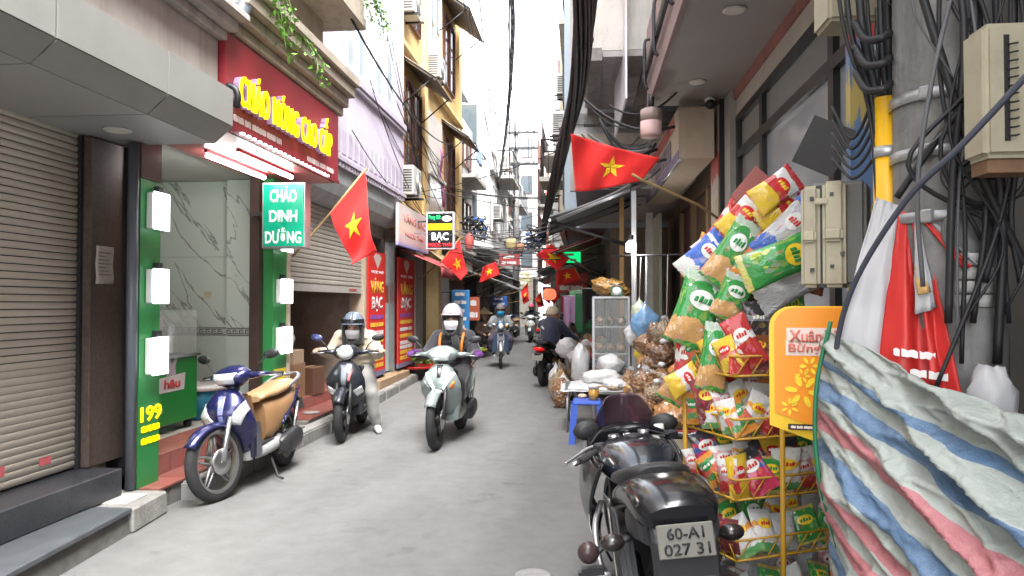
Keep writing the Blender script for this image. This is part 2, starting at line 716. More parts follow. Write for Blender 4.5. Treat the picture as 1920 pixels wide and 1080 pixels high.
pv = M()
ys = [5.2, 8, 11, 14, 18, 22, 27, 33, 45]
pv.loft([[(-3.9 + lane(y), y, .10), (-2.97 + lane(y), y, .10), (-2.97 + lane(y), y, -.1), (-3.9 + lane(y), y, -.1)] for y in ys], smooth=False)
pavement = pv.obj('pavement', concrete)
setting(pavement)
kerb_me = None
k = 0
kerb_m = mat('kerb stone', (.27, .26, .245), .85, var=.25, ns=6, bump=.35, bs=30, dirt=.6)
y = 5.25
while y < 30:
    L_ = .95 + .1 * math.sin(k * 2.3)
    x = -2.89 + lane(y)
    c = M().cbox((0, 0, 0), (.14, L_ - .02, .16))
    if kerb_me is None:
        kerb_me = c.mesh('kerb_stone', bev=.015, seg=2)
        kerb_me.materials.append(kerb_m)
    o = D.objects.new('kerb_stone', kerb_me)
    COL.objects.link(o)
    o.parent = pavement
    o.location = Vector((x + .004 * math.sin(k), y + L_ / 2, .055 + .006 * math.sin(k * 1.7))) - pavement.location
    o.rotation_euler = (R(.6 * math.sin(k * 3)), 0, R(2.8 if y > 8 else .4 * math.sin(k)))
    y += L_
    k += 1
# litter on the road
for (px, py, s, c) in ((-2.15, 3.55, .05, 'r'), (.02, 3.75, .06, 'w'), (.05, 6.0, .03, 'b')):
    q = M().sheet(lambda u, v: (px + s * (u - .5) * 2, py + s * (v - .5), .012 + .008 * math.sin(u * 5 + v * 3)), 4, 3, .002)
    tag(q.obj('litter_scrap', mat('litter ' + c, {'r': (.5, .12, .1), 'w': (.7, .7, .68), 'b': (.3, .22, .12)}[c], .7)),
        {'r': 'scrap of red wrapper lying by the slate step', 'w': 'scrap of white paper lying beside the black motorcycle',
         'b': 'scrap of brown wrapper lying in the middle of the lane'}[c], 'litter', 'litter on the road')

# ------------------------------------------------------------------ left side: building with grey canopy and roller shutter
panel_grey = mat('grey cladding', (.30, .30, .28), .5, var=.08, ns=2, dirt=.18, dcol=(.14, .135, .125))
soffit_grey = mat('grey soffit panel', (.34, .335, .325), .5, var=.08, ns=2)
plaster = mat('aged plaster', (.50, .46, .42), .85, var=.12, ns=3, bump=.12, bs=20, streak=.55, dcol=(.24, .2, .17))
plaster_trim = mat('plaster moulding', (.46, .43, .40), .85, var=.15, ns=5, bump=.15, bs=30, streak=.6, dcol=(.18, .15, .13))
pillar_brown = mat('brown granite', (.095, .07, .06), .38, var=.35, ns=30, streak=.5, dcol=(.035, .028, .026))
slat_m = mat('shutter slat', (.74, .69, .58), .5, var=.08, ns=3, dirt=.25, dcol=(.6, .54, .44), rnd=.05)

A = thing('canopy_building', 'pale plaster building with grey panel canopy and dark stone pillar beside shuttered door', 'building', (-3.3, 4, 0))
bx('wall', plaster, A, -6.5, -3.42, -4, 5.36, .05, 9.5)
bx('upper_wall', plaster, A, -3.415, -2.62, -4, 5.36, 2.99, 3.34)
M().box(-3.415, -2.56, -4, 5.39, 3.345, 3.41).box(-3.415, -2.49, -4, 5.42, 3.412, 3.49).box(-3.415, -2.42, -4, 5.46, 3.492, 3.55).obj('cornice', plaster_trim, A, .01)
bx('upper_storey', plaster, A, -3.414, -2.66, -4, 5.34, 3.552, 9.4)
M().box(-2.62, -2.585, -4, 5.372, 2.96, 3.02).obj('moulding', plaster_trim, A, .008)
# canopy: soffit panels, chamfer panels and upright fascia panels, one by one with open joints
cp = [(-2.6, 2.58), (-2.47, 2.70), (-2.47, 2.955)]
for i, (y0, y1) in enumerate(((-2, 1.2), (1.2, 2.45), (2.45, 3.52), (3.52, 4.47), (4.47, 5.30))):
    gp = .008
    M().box(-3.41, cp[0][0] - gp, y0 + gp, y1 - gp, 2.58, 2.60).obj('soffit_panel', soffit_grey, A)
    M().prism([(cp[0][0], 2.58), (cp[1][0], 2.70 - gp), (cp[1][0] - .03, 2.70 - gp), (cp[0][0] - .004, 2.605)], (0, y0 + gp, 0), (1, 0, 0), (0, 0, 1), (0, y1 - y0 - 2 * gp, 0)).obj('chamfer_panel', panel_grey, A)
    M().box(cp[1][0] - .03, cp[1][0], y0 + gp, y1 - gp, 2.70, 2.955).obj('fascia_panel', panel_grey, A)
M().prism([(-3.41, 2.60), (-2.61, 2.605), (-2.505, 2.70), (-2.505, 2.95), (-3.41, 2.95)], (0, 5.299, 0), (1, 0, 0), (0, 0, 1), (0, .02, 0)).obj('end_panel', panel_grey, A)
M().box(-3.4, -2.6, -2, 5.285, 2.604, 2.66).obj('canopy_core', black_pl, A)
lamp_ring = mat('lamp ring', (.55, .53, .5), .4)
lamp_lens = mat('frosted lens', (.62, .6, .55), .5)
for (lx, ly) in ((-3.02, 3.62), (-3.02, 4.82), (-3.02, 2.5)):
    d = M().lathe([(.0, 0), (.085, 0), (.09, .006), (.085, .012), (.07, .006)], (lx, ly, 2.568), n=20).obj('downlight', lamp_ring, A)
    M().lathe([(0, 0), (.07, 0)], (lx, ly, 2.5665), n=20, caps=False).obj('lens', lamp_lens, d)
bx('pillar', pillar_brown, A, -3.418, -3.29, 4.955, 5.33, .35, 2.572, .004)
bx('pillar_edge', black_pl, A, -3.418, -3.27, 5.331, 5.40, .2, 2.57)
bx('plinth', granite, A, -3.5, -3.08, .5, 5.0, .165, .345, .006)
st = M().hexa([(-3.5, .5, .0), (-2.47, .5, .0), (-2.84, 4.72, .0), (-3.5, 4.72, .0), (-3.5, .5, .13), (-2.49, .5, .13), (-2.86, 4.72, .13), (-3.5, 4.72, .13)])
st.obj('step', mat('rough concrete step', (.13, .125, .115), .9, var=.3, ns=8, bump=.4, bs=30, dirt=.6), A)
M().hexa([(-3.5, .5, .132), (-2.46, .5, .132), (-2.83, 4.72, .132), (-3.5, 4.72, .132), (-3.5, .5, .163), (-2.46, .5, .163), (-2.83, 4.72, .163), (-3.5, 4.72, .163)]).obj('step_slab', granite_grey, A, .004)
M().hexa([(-3.5, 4.725, .0), (-2.82, 4.725, .0), (-2.87, 5.2, .0), (-3.5, 5.2, .0), (-3.5, 4.725, .155), (-2.83, 4.725, .155), (-2.88, 5.2, .15), (-3.5, 5.2, .15)]).obj('step_end_block', concrete, A, .012)
M().cbox((-3.08, 4.93, .157), (.3, .26, .015), (0, 0, .05)).obj('cover_slab', con_light, A, .004)

S = thing('roller_shutter', 'beige roller shutter closed between stone pillar and plinth under grey canopy', 'shutter', (-3.36, 3.5, .345))
bx('backing', black_pl, S, -3.41, -3.40, .5, 4.95, .34, 2.575)
slat_me = None
z = .36
i = 0
while z < 2.56:
    h = .039 if z > 1.02 else .043
    gap = .0065 if z > 1.02 else .003
    key = 'u' if z > 1.02 else 'l'
    if slat_me is None:
        slat_me = {}
    if key not in slat_me:
        c = M()
        n = 6
        prof = [(.004 + .005 * math.sin(math.pi * t / n), h * t / n) for t in range(n + 1)]
        c.loft([[(a, yy, b) for a, b in prof] + [(-.012, yy, h), (-.012, yy, 0)] for yy in (.5, 4.945)])
        slat_me[key] = c.mesh('slat')
        slat_me[key].materials.append(slat_m)
    o = D.objects.new('slat', slat_me[key])
    COL.objects.link(o)
    o.parent = S
    o.location = (-3.375 - S.location.x, -S.location.y, z - S.location.z)
    z += h + gap
    i += 1
bx('guide_rail', dark_metal, S, -3.415, -3.345, 4.925, 4.953, .346, 2.572)
pinkm = mat('faded pink tape', (.62, .14, .16), .7, var=.25, ns=20)
for (y0, y1, z0, z1) in ((4.17, 4.32, .44, .50), (4.60, 4.70, .435, .485)):
    M().box(-3.3655, -3.3645, y0, y1, z0, z1).obj('tape_strip', pinkm, S)
pn = M().sheet(lambda u, v: (-3.285 + .004 * math.sin(9 * v), 5.0 + .19 * u, 1.58 + .26 * v), 4, 6, .001)
pn = tag(pn.obj('paper_notice', mat('aged paper', (.42, .38, .34), .8, var=.15, ns=12)), 'sheet of aged paper stuck on the dark stone pillar', 'notice')
for j in range(7):
    bx('print_line', mat('grey print', (.2, .19, .18), .8), pn, -3.2795, -3.279, 5.02, 5.16 - .03 * (j % 3), 1.64 + .025 * j, 1.648 + .025 * j)

pipe_m = mat('grey pvc pipe', (.12, .135, .16), .4, var=.12)
M().tube([(-3.13, 5.17, .16), (-3.13, 5.17, 2.56)], .036, 14).obj('drainpipe', pipe_m)
tag(D.objects['drainpipe'], 'slate grey drainpipe running up beside the dark stone pillar', 'pipe')
M().tube(spline([(-2.5, 5.55, 3.9), (-2.5, 5.52, 3.68), (-2.52, 5.48, 3.56), (-2.56, 5.42, 3.5)], 5), .06, 12).obj('drain_elbow', pipe_m)
tag(D.objects['drain_elbow'], 'dark grey bent drain elbow above the red shop sign', 'pipe')
tag(M().tube(spline([(-2.56, 5.38, 3.02), (-2.5, 5.39, 2.99), (-2.48, 5.39, 2.93), (-2.5, 5.4, 2.86)], 5), .024, 10).obj('drain_spout', black_pl), 'short black spout at the end of the grey canopy', 'pipe')

# ------------------------------------------------------------------ left side: porridge shop
red_sign = mat('wine red sign panel', (.30, .025, .035), .45, var=.1, ns=2, dirt=.12, dcol=(.2, .05, .05))
green_p = mat('green panel', (.03, .22, .06), .4, var=.06)
marble = None


def marble_mat():
    m = D.materials.new('veined white marble')
    m.use_nodes = True
    nt = m.node_tree
    L = nt.links.new
    b = nt.nodes['Principled BSDF']
    tc = nt.nodes.new('ShaderNodeTexCoord')
    mp = nt.nodes.new('ShaderNodeMapping')
    m0 = nt.nodes.new('ShaderNodeMapping')
    m0.inputs['Rotation'].default_value = (0, R(-52), 0)
    L(tc.outputs['Object'], m0.inputs[0])
    mp.inputs['Scale'].default_value = (.55, .6, 2.6)
    L(m0.outputs[0], mp.inputs[0])
    w = nt.nodes.new('ShaderNodeTexNoise')
    w.inputs['Scale'].default_value = 1.6
    w.inputs['Detail'].default_value = 5
    w.inputs['Distortion'].default_value = .4
    L(mp.outputs[0], w.inputs['Vector'])
    cr = nt.nodes.new('ShaderNodeValToRGB')
    e = cr.color_ramp.elements
    e[0].position = .485
    e[0].color = (.70, .80, .73, 1)
    e[1].position = .515
    e[1].color = (.70, .80, .73, 1)
    k_ = e.new(.5)
    k_.color = (.27, .30, .28, 1)
    L(w.outputs['Fac'], cr.inputs[0])
    L(cr.outputs[0], b.inputs['Base Color'])
    b.inputs['Roughness'].default_value = .12
    return m


marble = marble_mat()
tile_plain = mat('pale green tile', (.66, .75, .69), .15, var=.04)
B = thing('porridge_shop', 'porridge shop with wine red sign, green pillars and marble tiled room', 'shop', (-3.3, 6.6, 0))
bx('left_wall', tile_plain, B, -7.5, -3.3, 5.42, 5.5, .0, 4)
bx('back_wall', marble, B, -7.6, -7.5, 5.4, 8.2, 0, 4)
for i in range(6):       # big wall tiles, upper and lower courses with a border between
    x1 = -3.76 - .72 * i
    for (z0, z1, m_) in ((.3, 1.1, tile_plain), (1.19, 1.94, marble), (1.945, 2.75, marble)):
        bx('wall_tile', m_, B, x1 - .716, x1, 7.90, 7.92, z0, z1)
bx('wall', plaster, B, -7.5, -3.2, 7.921, 8.05, 0, 4)
bx('wall_tile', marble, B, -3.755, -3.30, 7.80, 7.92, 1.19, 2.75)
bx('wall_tile', tile_plain, B, -3.755, -3.30, 7.80, 7.92, .3, 1.1)
bord = M().box(-7.5, -3.76, 7.905, 7.92, 1.102, 1.188).box(-3.757, -3.30, 7.805, 7.92, 1.102, 1.188).obj('tile_border', mat('white border tile', (.6, .64, .62), .2), B)
keym = mat('black border line', (.05, .06, .06), .3)
ky = M()
for (xa, xb, yy) in ((-5.6, -3.77, 7.9045), (-3.75, -3.31, 7.8045)):
    ky.box(xa, xb, yy - .002, yy, 1.105, 1.112).box(xa, xb, yy - .002, yy, 1.178, 1.185)
    x = xa
    while x < xb - .07:
        ky.box(x, x + .045, yy - .002, yy, 1.16, 1.168).box(x, x + .008, yy - .002, yy, 1.122, 1.16).box(x, x + .06, yy - .002, yy, 1.122, 1.13).box(x + .02, x + .045, yy - .002, yy, 1.142, 1.149)
        x += .068
ky.obj('key_pattern', keym, bord)
bx('ceiling', mat('white ceiling', (.6, .62, .58), .7, var=.05), B, -7.5, -3.25, 5.5, 7.92, 2.76, 2.8)
red_tile = mat('red step tile', (.26, .085, .07), .35, var=.2, ns=8, dirt=.35, dcol=(.3, .2, .17), rnd=.14)
floor_t = mat('pale floor tile', (.48, .46, .40), .3, var=.1, rnd=.08)
bx('floor', con_dark, B, -7.5, -3.2, 5.42, 7.92, .0, .285)
bx('lower_step', con_dark, B, -3.2, -2.965, 5.22, 8.0, .0, .138)
for i in range(7):
    y0 = 5.42 + .357 * i
    for j in range(5):
        bx('floor_tile', floor_t if j else red_tile, B, -3.2 - .36 * (j + 1) + .003, -3.2 - .36 * j - .003 if j else -3.19, y0 + .003, y0 + .354, .286, .30)
    bx('step_tile', red_tile, B, -3.20, -2.95, y0 - .2 + .003, y0 + .154, .139, .153)
    bx('riser_tile', red_tile, B, -3.199, -3.188, y0 + .003, y0 + .354, .154, .285)
# sign box over the door
bx('sign_box', red_sign, B, -3.3, -2.57, 5.38, 7.86, 2.72, 3.42, .004)
bx('sign_soffit', mat('wine soffit', (.28, .07, .07), .35), B, -3.3, -2.6, 5.40, 7.84, 2.705, 2.719)
bx('sign_trim', mat('wine trim', (.2, .02, .03), .4), B, -2.569, -2.555, 5.38, 7.86, 2.70, 2.735)
yel = mat('yellow letter face', (.9, .6, .0), .4, emit=(1., .62, .0), es=.2)
lilac = mat('lilac letter side', (.35, .25, .4), .5)
text('letter_backs', 'CHÁO NÓNG CAO CẤP', lilac, B, (-2.565, 6.47, 3.08), (0, 1, 0), (0, 0, 1), .36, .05, bold=.0, width=1.98, space=1.18)
text('letters', 'CHÁO NÓNG CAO CẤP', yel, B, (-2.514, 6.47, 3.08), (0, 1, 0), (0, 0, 1), .36, .02, bold=.0, width=1.98, space=1.18)
smallw = mat('white lettering', (.7, .6, .6), .5)
words(smallw, B, (-2.568, 5.95, 2.82), (0, 1, 0), (0, 0, 1), .05, .9, 5)
words(smallw, B, (-2.568, 7.35, 2.80), (0, 1, 0), (0, 0, 1), .05, .75, 4)
led_on = mat('lit led', (1, 1, 1), .4, emit=(1, 1, 1), es=2)
led_me = M().ell((0, 0, 0), (.014, .02, .010), 8, 5).mesh('led_lamp')
led_me.materials.append(led_on)
for i in range(20):
    o = D.objects.new('led_lamp', led_me)
    COL.objects.link(o)
    o.parent = B
    o.location = Vector((-2.548, 5.62 + .098 * i, 2.722)) - B.location
for xx in (-3.07, -2.80):
    h = bx('tube_holder', red_sign, B, xx - .014, xx + .014, 6.05, 7.2, 2.678, 2.703)
    M().tube([(xx, 6.08, 2.658), (xx, 7.17, 2.658)], .019, 10).obj('lit_tube', tube_on, h)
# pillars with green panels and square lit boxes
for (y0, y1, nm) in ((5.21, 5.46, 0), (7.46, 7.80, 1)):
    p = bx('pillar', green_p, B, -3.28 if nm else -3.17, -3.10, max(y0, 5.405) if nm == 0 and False else y0, y1, .15, 2.70 if nm else 2.33)
    if nm == 0:
        bx('top_panel', mat('brown mirror panel', (.16, .1, .09), .15), B, -3.17, -3.095, y0, y1, 2.332, 2.70)
    lb = mat('lit sign face', (1, 1, 1), .5, emit=(.93, .95, 1), es=.8)
    for q, (z0, z1) in enumerate(((1.98, 2.24), (1.45, 1.69), (.94, 1.2))):
        b2 = bx('light_box', white_paint, B, -3.099, -3.04, y0 + .06, y1 - .0, z0, z1, .008)
        bx('lit_face', lb, b2, -3.039, -3.03, y0 + .055, y1 + .005, z0 - .005, z1 + .005, .003)
        bx('bracket', black_pl, b2, -3.09, -3.05, y0 + .14, y0 + .2, z1 + .001, z1 + .05)
    if nm == 0:
        text('price_figures', '199', yel, B, (-3.0985, y0 + .15, .66), (0, 1, 0), (0, 0, 1), .11, .004, bold=.03, width=.26)
        words(yel, B, (-3.0985, y0 + .15, .555), (0, 1, 0), (0, 0, 1), .045, .24, 2)
        words(yel, B, (-3.0985, y0 + .15, .47), (0, 1, 0), (0, 0, 1), .045, .24, 2)
    else:
        bx('yellow_panel', mat('yellow print', (.75, .55, .03), .5), B, -3.0985, -3.095, y0 + .03, y1 - .02, .56, .78)
bx('door_frame', mat('dark brown frame', (.05, .03, .025), .4), B, -3.30, -3.2, 7.36, 7.455, .30, 2.70)
bx('outer_post', mat('pale post', (.5, .4, .3), .6), B, -3.2, -3.08, 7.805, 7.86, .15, 2.6)
# wall bits inside
bx('socket', mat('ivory plastic', (.6, .55, .4), .4), B, -4.05, -3.97, 7.89, 7.899, 1.5, 1.57)
M().tube(spline([(-3.66, 7.87, 2.6), (-3.67, 7.88, 1.6), (-3.7, 7.88, .9), (-3.73, 7.85, .35)]), .02, 8).obj('wall_pipe', mat('grey green pipe', (.25, .3, .27), .5), B)

# the projecting green sign
G = thing('green_sign', 'green lit projecting sign with white lettering on shop pillar', 'sign', (-2.86, 7.3, 2.0))
bx('case', mat('sign case', (.35, .36, .36), .4, metal=.5), G, -3.085, -2.645, 7.22, 7.36, 1.98, 2.62, .008)
bx('face', mat('green sign face', (.0, .26, .15), .3, emit=(.0, .30, .17), es=.04), G, -3.065, -2.665, 7.212, 7.219, 2.0, 2.60)
gw = mat('white sign lettering', (.85, .9, .85), .4, emit=(.9, 1, .93), es=.05)
for t_, zz, w_ in (('CHÁO', 2.50, .27), ('DINH', 2.29, .28), ('DƯỠNG', 2.10, .36)):
    text('letters', t_, gw, G, (-2.865, 7.2115, zz), (1, 0, 0), (0, 0, 1), .155 if t_ != 'DINH' else .115, .003, bold=.025, width=w_)
bx('bracket', dark_metal, G, -3.2, -3.09, 7.26, 7.32, 2.3, 2.34)

# balcony over the shop
bal = mat('beige balcony plaster', (.40, .35, .28), .85, var=.15, ns=4, bump=.15, bs=30, streak=.6, dcol=(.17, .14, .11))
BB = thing('balcony', 'weathered beige stepped balcony hanging over the red shop sign', 'balcony', (-2.8, 6.7, 3.44))
for i, (xx, z0, z1) in enumerate(((-2.55, 3.435, 3.53), (-2.50, 3.532, 3.64), (-2.44, 3.642, 3.76), (-2.40, 3.762, 3.86))):
    bx('moulding', bal, BB, -3.6, xx, 5.5 - .02 * i, 7.97 + .03 * i, z0, z1, .012)
bx('recessed_wall', bal, BB, -3.6, -2.72, 5.6, 7.8, 3.862, 4.40)
bx('slab', bal, BB, -3.6, -2.34, 6.25, 8.1, 4.402, 4.52, .01)
bx('parapet', bal, BB, -3.6, -2.36, 6.27, 8.08, 4.522, 5.3, .01)
bx('upper_wall', plaster, BB, -3.7, -3.0, 5.36, 7.99, 3.43, 9.2)
bx('window_recess', pane_light, BB, -2.999, -2.985, 6.0, 7.4, 5.4, 7.0)

for _o in (A, S, pn, D.objects['drainpipe'], D.objects['drain_elbow'], D.objects['drain_spout'], B, G, BB):
    _o.location.y -= .25
G.location.x -= .03

# ------------------------------------------------------------------ left side: lilac building
lilac_w = mat('lilac wall', (.56, .51, .60), .8, var=.06, ns=2, streak=.25, dcol=(.4, .36, .42))
lilac_t = mat('lilac trim', (.50, .45, .53), .8, var=.1, streak=.4, dcol=(.3, .27, .31))
grey_w = mat('light grey wall', (.42, .43, .44), .8, var=.1, streak=.4, dcol=(.2, .2, .2))


def window(parent, x, y0, y1, z0, z1, fm, pm, nm=2, nt=1, side=1, depth=.06):
    """a framed window on a facade that faces +x (side 1) or -x (side -1), its panes set back"""
    f = M()
    t = .05
    xa, xb = (x, x + side * .05)
    xa, xb = min(xa, xb), max(xa, xb)
    f.box(xa, xb, y0, y0 + t, z0, z1).box(xa, xb, y1 - t, y1, z0, z1).box(xa, xb, y0 + t, y1 - t, z0, z0 + t).box(xa, xb, y0 + t, y1 - t, z1 - t, z1)
    for i in range(1, nm):
        yy = lerp(y0, y1, i / nm)
        f.box(xa, xb, yy - .022, yy + .022, z0 + t, z1 - t)
    w = f.obj('window', fm, parent)
    for i in range(nm):
        for j in range(nt):
            a, b = lerp(y0, y1, i / nm) + .05, lerp(y0, y1, (i + 1) / nm) - .05
            c, d_ = lerp(z0, z1, j / nt) + .05, lerp(z0, z1, (j + 1) / nt) - .03
            bx('pane', pm, w, x + side * .005, x + side * .015, a, b, c, d_)
    return w


C_ = thing('lilac_building', 'lilac painted house with pale blue windows and toothed ledge over shutter', 'building', (-3.3, 10, 0))
bx('upper_wall', lilac_w, C_, -6.5, -3.0, 8.06, 12.2, 3.25, 10)
M().box(-3.05, -2.93, 8.4, 12.15, 4.30, 4.40).box(-3.05, -2.95, 8.4, 12.15, 4.24, 4.299).obj('window_ledge', lilac_t, C_, .01)
for (a, b) in ((9.05, 10.05), (10.35, 11.55)):
    window(C_, -2.999, a, b, 4.42, 6.4, white_paint, pane_light, 2)
M().box(-3.1, -2.95, 8.06, 12.22, 3.20, 3.249).obj('ledge', lilac_t, C_)
for i in range(34):
    bx('ledge_tooth', lilac_t, C_, -3.0, -2.965, 8.12 + .12 * i, 8.18 + .12 * i, 3.13, 3.199)
for i in range(16):
    bx('dado_panel', lilac_t, C_, -2.999, -2.992, 8.3 + .24 * i, 8.46 + .24 * i, 3.32, 3.62)
# rounded grey underside below the ledge
cv = M()
prof = [(-3.02, 3.198), (-3.03, 2.95), (-3.08, 2.8), (-3.2, 2.7), (-3.34, 2.68), (-3.34, 3.198)]
cv.loft([[(a, yy, b) for a, b in prof] for yy in (8.06, 12.18)], smooth=False)
cv.obj('curved_soffit', grey_w, C_)
bx('left_pier', con_light, C_, -3.5, -3.3, 7.815, 8.05, 0, 2.68)
bx('right_pier', mat('cream pier', (.52, .43, .32), .7, streak=.4, dcol=(.25, .2, .15)), C_, -3.5, -3.27, 10.9, 11.25, 0, 2.68)
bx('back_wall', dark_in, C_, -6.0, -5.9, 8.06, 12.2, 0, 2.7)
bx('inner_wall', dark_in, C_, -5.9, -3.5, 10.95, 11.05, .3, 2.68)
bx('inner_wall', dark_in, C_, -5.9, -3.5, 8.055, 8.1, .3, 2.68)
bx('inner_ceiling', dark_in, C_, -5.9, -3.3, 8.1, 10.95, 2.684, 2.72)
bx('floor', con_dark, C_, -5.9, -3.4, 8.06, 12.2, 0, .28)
bx('lower_step', con_dark, C_, -3.4, -3.06, 8.02, 10.95, 0, .138)
for i in range(8):
    y0 = 8.1 + .35 * i
    bx('step_tile', red_tile, C_, -3.4, -3.05, y0 + .003, y0 + .347, .139, .153)
    bx('riser_tile', red_tile, C_, -3.398, -3.388, y0 + .003, y0 + .347, .154, .279)
    for j in range(4):
        bx('floor_tile', red_tile, C_, -3.39 - .35 * (j + 1), -3.393 - .35 * j, y0 + .003, y0 + .347, .281, .293)
M().lathe([(0, 0), (.1, 0), (.1, .012), (0, .012)], (-3.2, 8.55, .155), n=16).obj('drain_cap', con_light, C_)
S2 = thing('roller_shutter', 'grey brown roller shutter rolled halfway down over dim storeroom with cartons', 'shutter', (-3.32, 9.5, 1.6))
sm = M().loft([[(.0, yy, 0), (.012, yy, .012), (.012, yy, .045), (0, yy, .056), (-.006, yy, .03)] for yy in (-1.33, 1.38)], smooth=False).mesh('slat')
slat2_m = mat('dusty shutter slat', (.42, .39, .34), .55, var=.12, rnd=.08, dirt=.25, dcol=(.15, .13, .11))
sm.materials.append(slat2_m)
for i in range(17):
    o = D.objects.new('slat', sm)
    COL.objects.link(o)
    o.parent = S2
    o.location = (0, 0, .09 + .058 * i)
bx('bottom_bar', mat('bar', (.42, .4, .36), .5), S2, -3.335, -3.30, 8.17, 10.88, 1.59, 1.68)
words(mat('red print', (.4, .06, .05), .5), S2, (-3.2995, 10.45, 1.635), (0, 1, 0), (0, 0, 1), .035, .35, 2)

# cartons and a bag in the storeroom
boxes = [(-3.55, 8.42, .293, .34, .3, .26, 'open brown carton standing just inside the storeroom'), (-3.62, 8.8, .293, .36, .4, .42, 'wide brown carton next to the open carton in the storeroom'),
         (-3.52, 9.28, .293, .3, .36, .34, 'dark brown carton at the storeroom step beside the wide one'), (-3.62, 8.82, .714, .32, .34, .16, 'flat pale carton lying on the wide brown carton'),
         (-4.1, 8.5, .293, .4, .4, .55, 'tall carton at the back of the storeroom'), (-4.05, 9.1, .293, .5, .5, .48, 'big plain carton behind the others in the storeroom')]
for i, (x, y, z, sx, sy, sz, lab) in enumerate(boxes):
    cm = mat(f'carton {i}', [(.30, .18, .1), (.27, .155, .085), (.13, .06, .035), (.42, .3, .2), (.24, .14, .08), (.3, .19, .11)][i], .8, var=.15)
    t = thing('carton', lab, 'carton', (x, y, z), 'cartons in the storeroom')
    M().cbox((x, y, z + sz / 2), (sx, sy, sz), (0, 0, .06 * math.sin(i * 2.1))).obj('box', cm, t, .004)
    bx('tape', mat('brown tape', (.36, .24, .12), .3), t, x - .03, x + .03, y - sy / 2 - .012, y + sy / 2 + .012, z + sz + .002, z + sz + .004)
# ------------------------------------------------------------------ fittings on facades
ac_case = mat('ac casing', (.58, .57, .54), .5, var=.06, dirt=.3, dcol=(.3, .28, .25))
ac_dark = mat('ac fan recess', (.06, .06, .06), .6)


def ac_unit(x, y, z, side, label, w=.62, h=.5, d=.27):
    """outdoor unit hung on a facade; the grille looks at the street (side = +1: faces +x) """
    t = thing('air_conditioner', label, 'air conditioner', (x, y, z), 'outdoor units of air conditioners')
    xa, xb = sorted((x, x + side * d))
    bx('case', ac_case, t, xa, xb, y - w / 2, y + w / 2, z, z + h, .012)
    # fan face towards the street, fins on the near end
    fx = x + side * (d + .003)
    M().lathe([(0, 0), (h * .4, 0), (h * .4, side * .004), (0, side * .004)], (fx, y + .05, z + h / 2), 'X', 20).obj('fan_recess', ac_dark, t)
    gr = M()
    for i in range(7):
        r0 = h * .4 * (i + .5) / 7
        gr.lathe([(r0, .0), (r0 + .006, .0), (r0 + .006, .006), (r0, .006)], (fx + side * .006, y + .05, z + h / 2), 'X', 20, caps=False)
    gr.obj('fan_grille', ac_case, t)
    for i in range(9):
        bx('fin', ac_dark, t, xa + .03, xb - .03, y - w / 2 - .004, y - w / 2 - .001, z + .05 + i * (h - .1) / 9, z + .05 + (i + .55) * (h - .1) / 9)
    for yy in (y - w * .35, y + w * .35):
        M().box(min(x, x + side * (d + .06)), max(x, x + side * (d + .06)), yy - .02, yy + .02, z - .035, z - .001).obj('bracket', dark_metal, t)
    return t


tin = mat('rusty tin sheet', (.3, .27, .24), .6, metal=.3, var=.2, ns=4, streak=.6, dcol=(.17, .1, .06))
tin_grey = mat('grey tin sheet', (.26, .27, .28), .5, metal=.4, var=.2, ns=4, streak=.5, dcol=(.1, .09, .09))


def awning(x, y0, y1, z, out, drop, side, label, m_=None, n=14, strut=True, group='tin awnings'):
    """corrugated sheet sloping out from a facade, with struts under it"""
    t = thing('tin_awning', label, 'awning', (x, (y0 + y1) / 2, z - drop), group)
    s = M()
    nu = n * 4

    def fn(u, v):
        return (x + side * out * v, lerp(y0, y1, u), z - drop * v + .012 * math.sin(u * n * 2 * math.pi))
    s.sheet(fn, nu, 2, .006)
    s.obj('sheet', m_ or tin, t)
    if strut:
        for yy in (y0 + .1, y1 - .1):
            M().tube([(x, yy, z - drop - .45), (x + side * out * .9, yy, z - drop * .9 - .02)], .014, 6).obj('strut', dark_metal, t)
            M().tube([(x, yy, z - .03), (x + side * out * .97, yy, z - drop - .02)], .012, 6).obj('rafter', white_paint, t)
    return t


# ------------------------------------------------------------------ left side: yellow building
yellow_w = mat('yellow ochre wall', (.66, .45, .19), .8, var=.08, ns=2, streak=.3, dcol=(.4, .26, .11))
yellow_t = mat('pale yellow trim', (.68, .5, .25), .8, var=.1, streak=.3, dcol=(.4, .27, .12))
brown_win = mat('brown window wood', (.13, .05, .035), .5, var=.2)
YB = thing('yellow_building', 'tall yellow ochre house with brown shutters and open balcony', 'building', (-3.3, 15.5, 0))
bx('wall', yellow_w, YB, -7, -3.15, 12.25, 18.6, 2.75, 11)
for zz in (3.05, 5.85, 8.6):
    bx('ledge', yellow_t, YB, -3.3, -3.03, 12.22, 18.62, zz, zz + .1, .01)
bx('corner_pilaster', yellow_t, YB, -3.3, -3.09, 12.24, 12.6, 3.151, 10.9)
bx('corner_pilaster', yellow_t, YB, -3.3, -3.07, 18.2, 18.61, 3.151, 10.9)
bx('corner_pilaster', yellow_t, YB, -3.3, -3.09, 14.3, 14.6, 3.151, 10.9)
for (a, b, c, d_) in ((12.75, 14.1, 3.75, 5.4), (16.6, 17.8, 3.5, 5.2), (12.8, 14.0, 6.5, 8.2), (16.5, 17.8, 6.4, 8.0)):
    w = window(YB, -3.149, a, b, c, d_, brown_win, pane_m, 2, 3)
    for i in range(7):
        M().tube([(-3.085, lerp(a + .1, b - .1, i / 6), c), (-3.085, lerp(a + .1, b - .1, i / 6), d_)], .009, 5).obj('bar', brown_win, w)
rec = bx('balcony_recess', mat('pale balcony wall', (.6, .56, .52), .8, streak=.3, dcol=(.4, .35, .3)), YB, -3.148, -3.13, 14.75, 16.3, 3.3, 5.4)
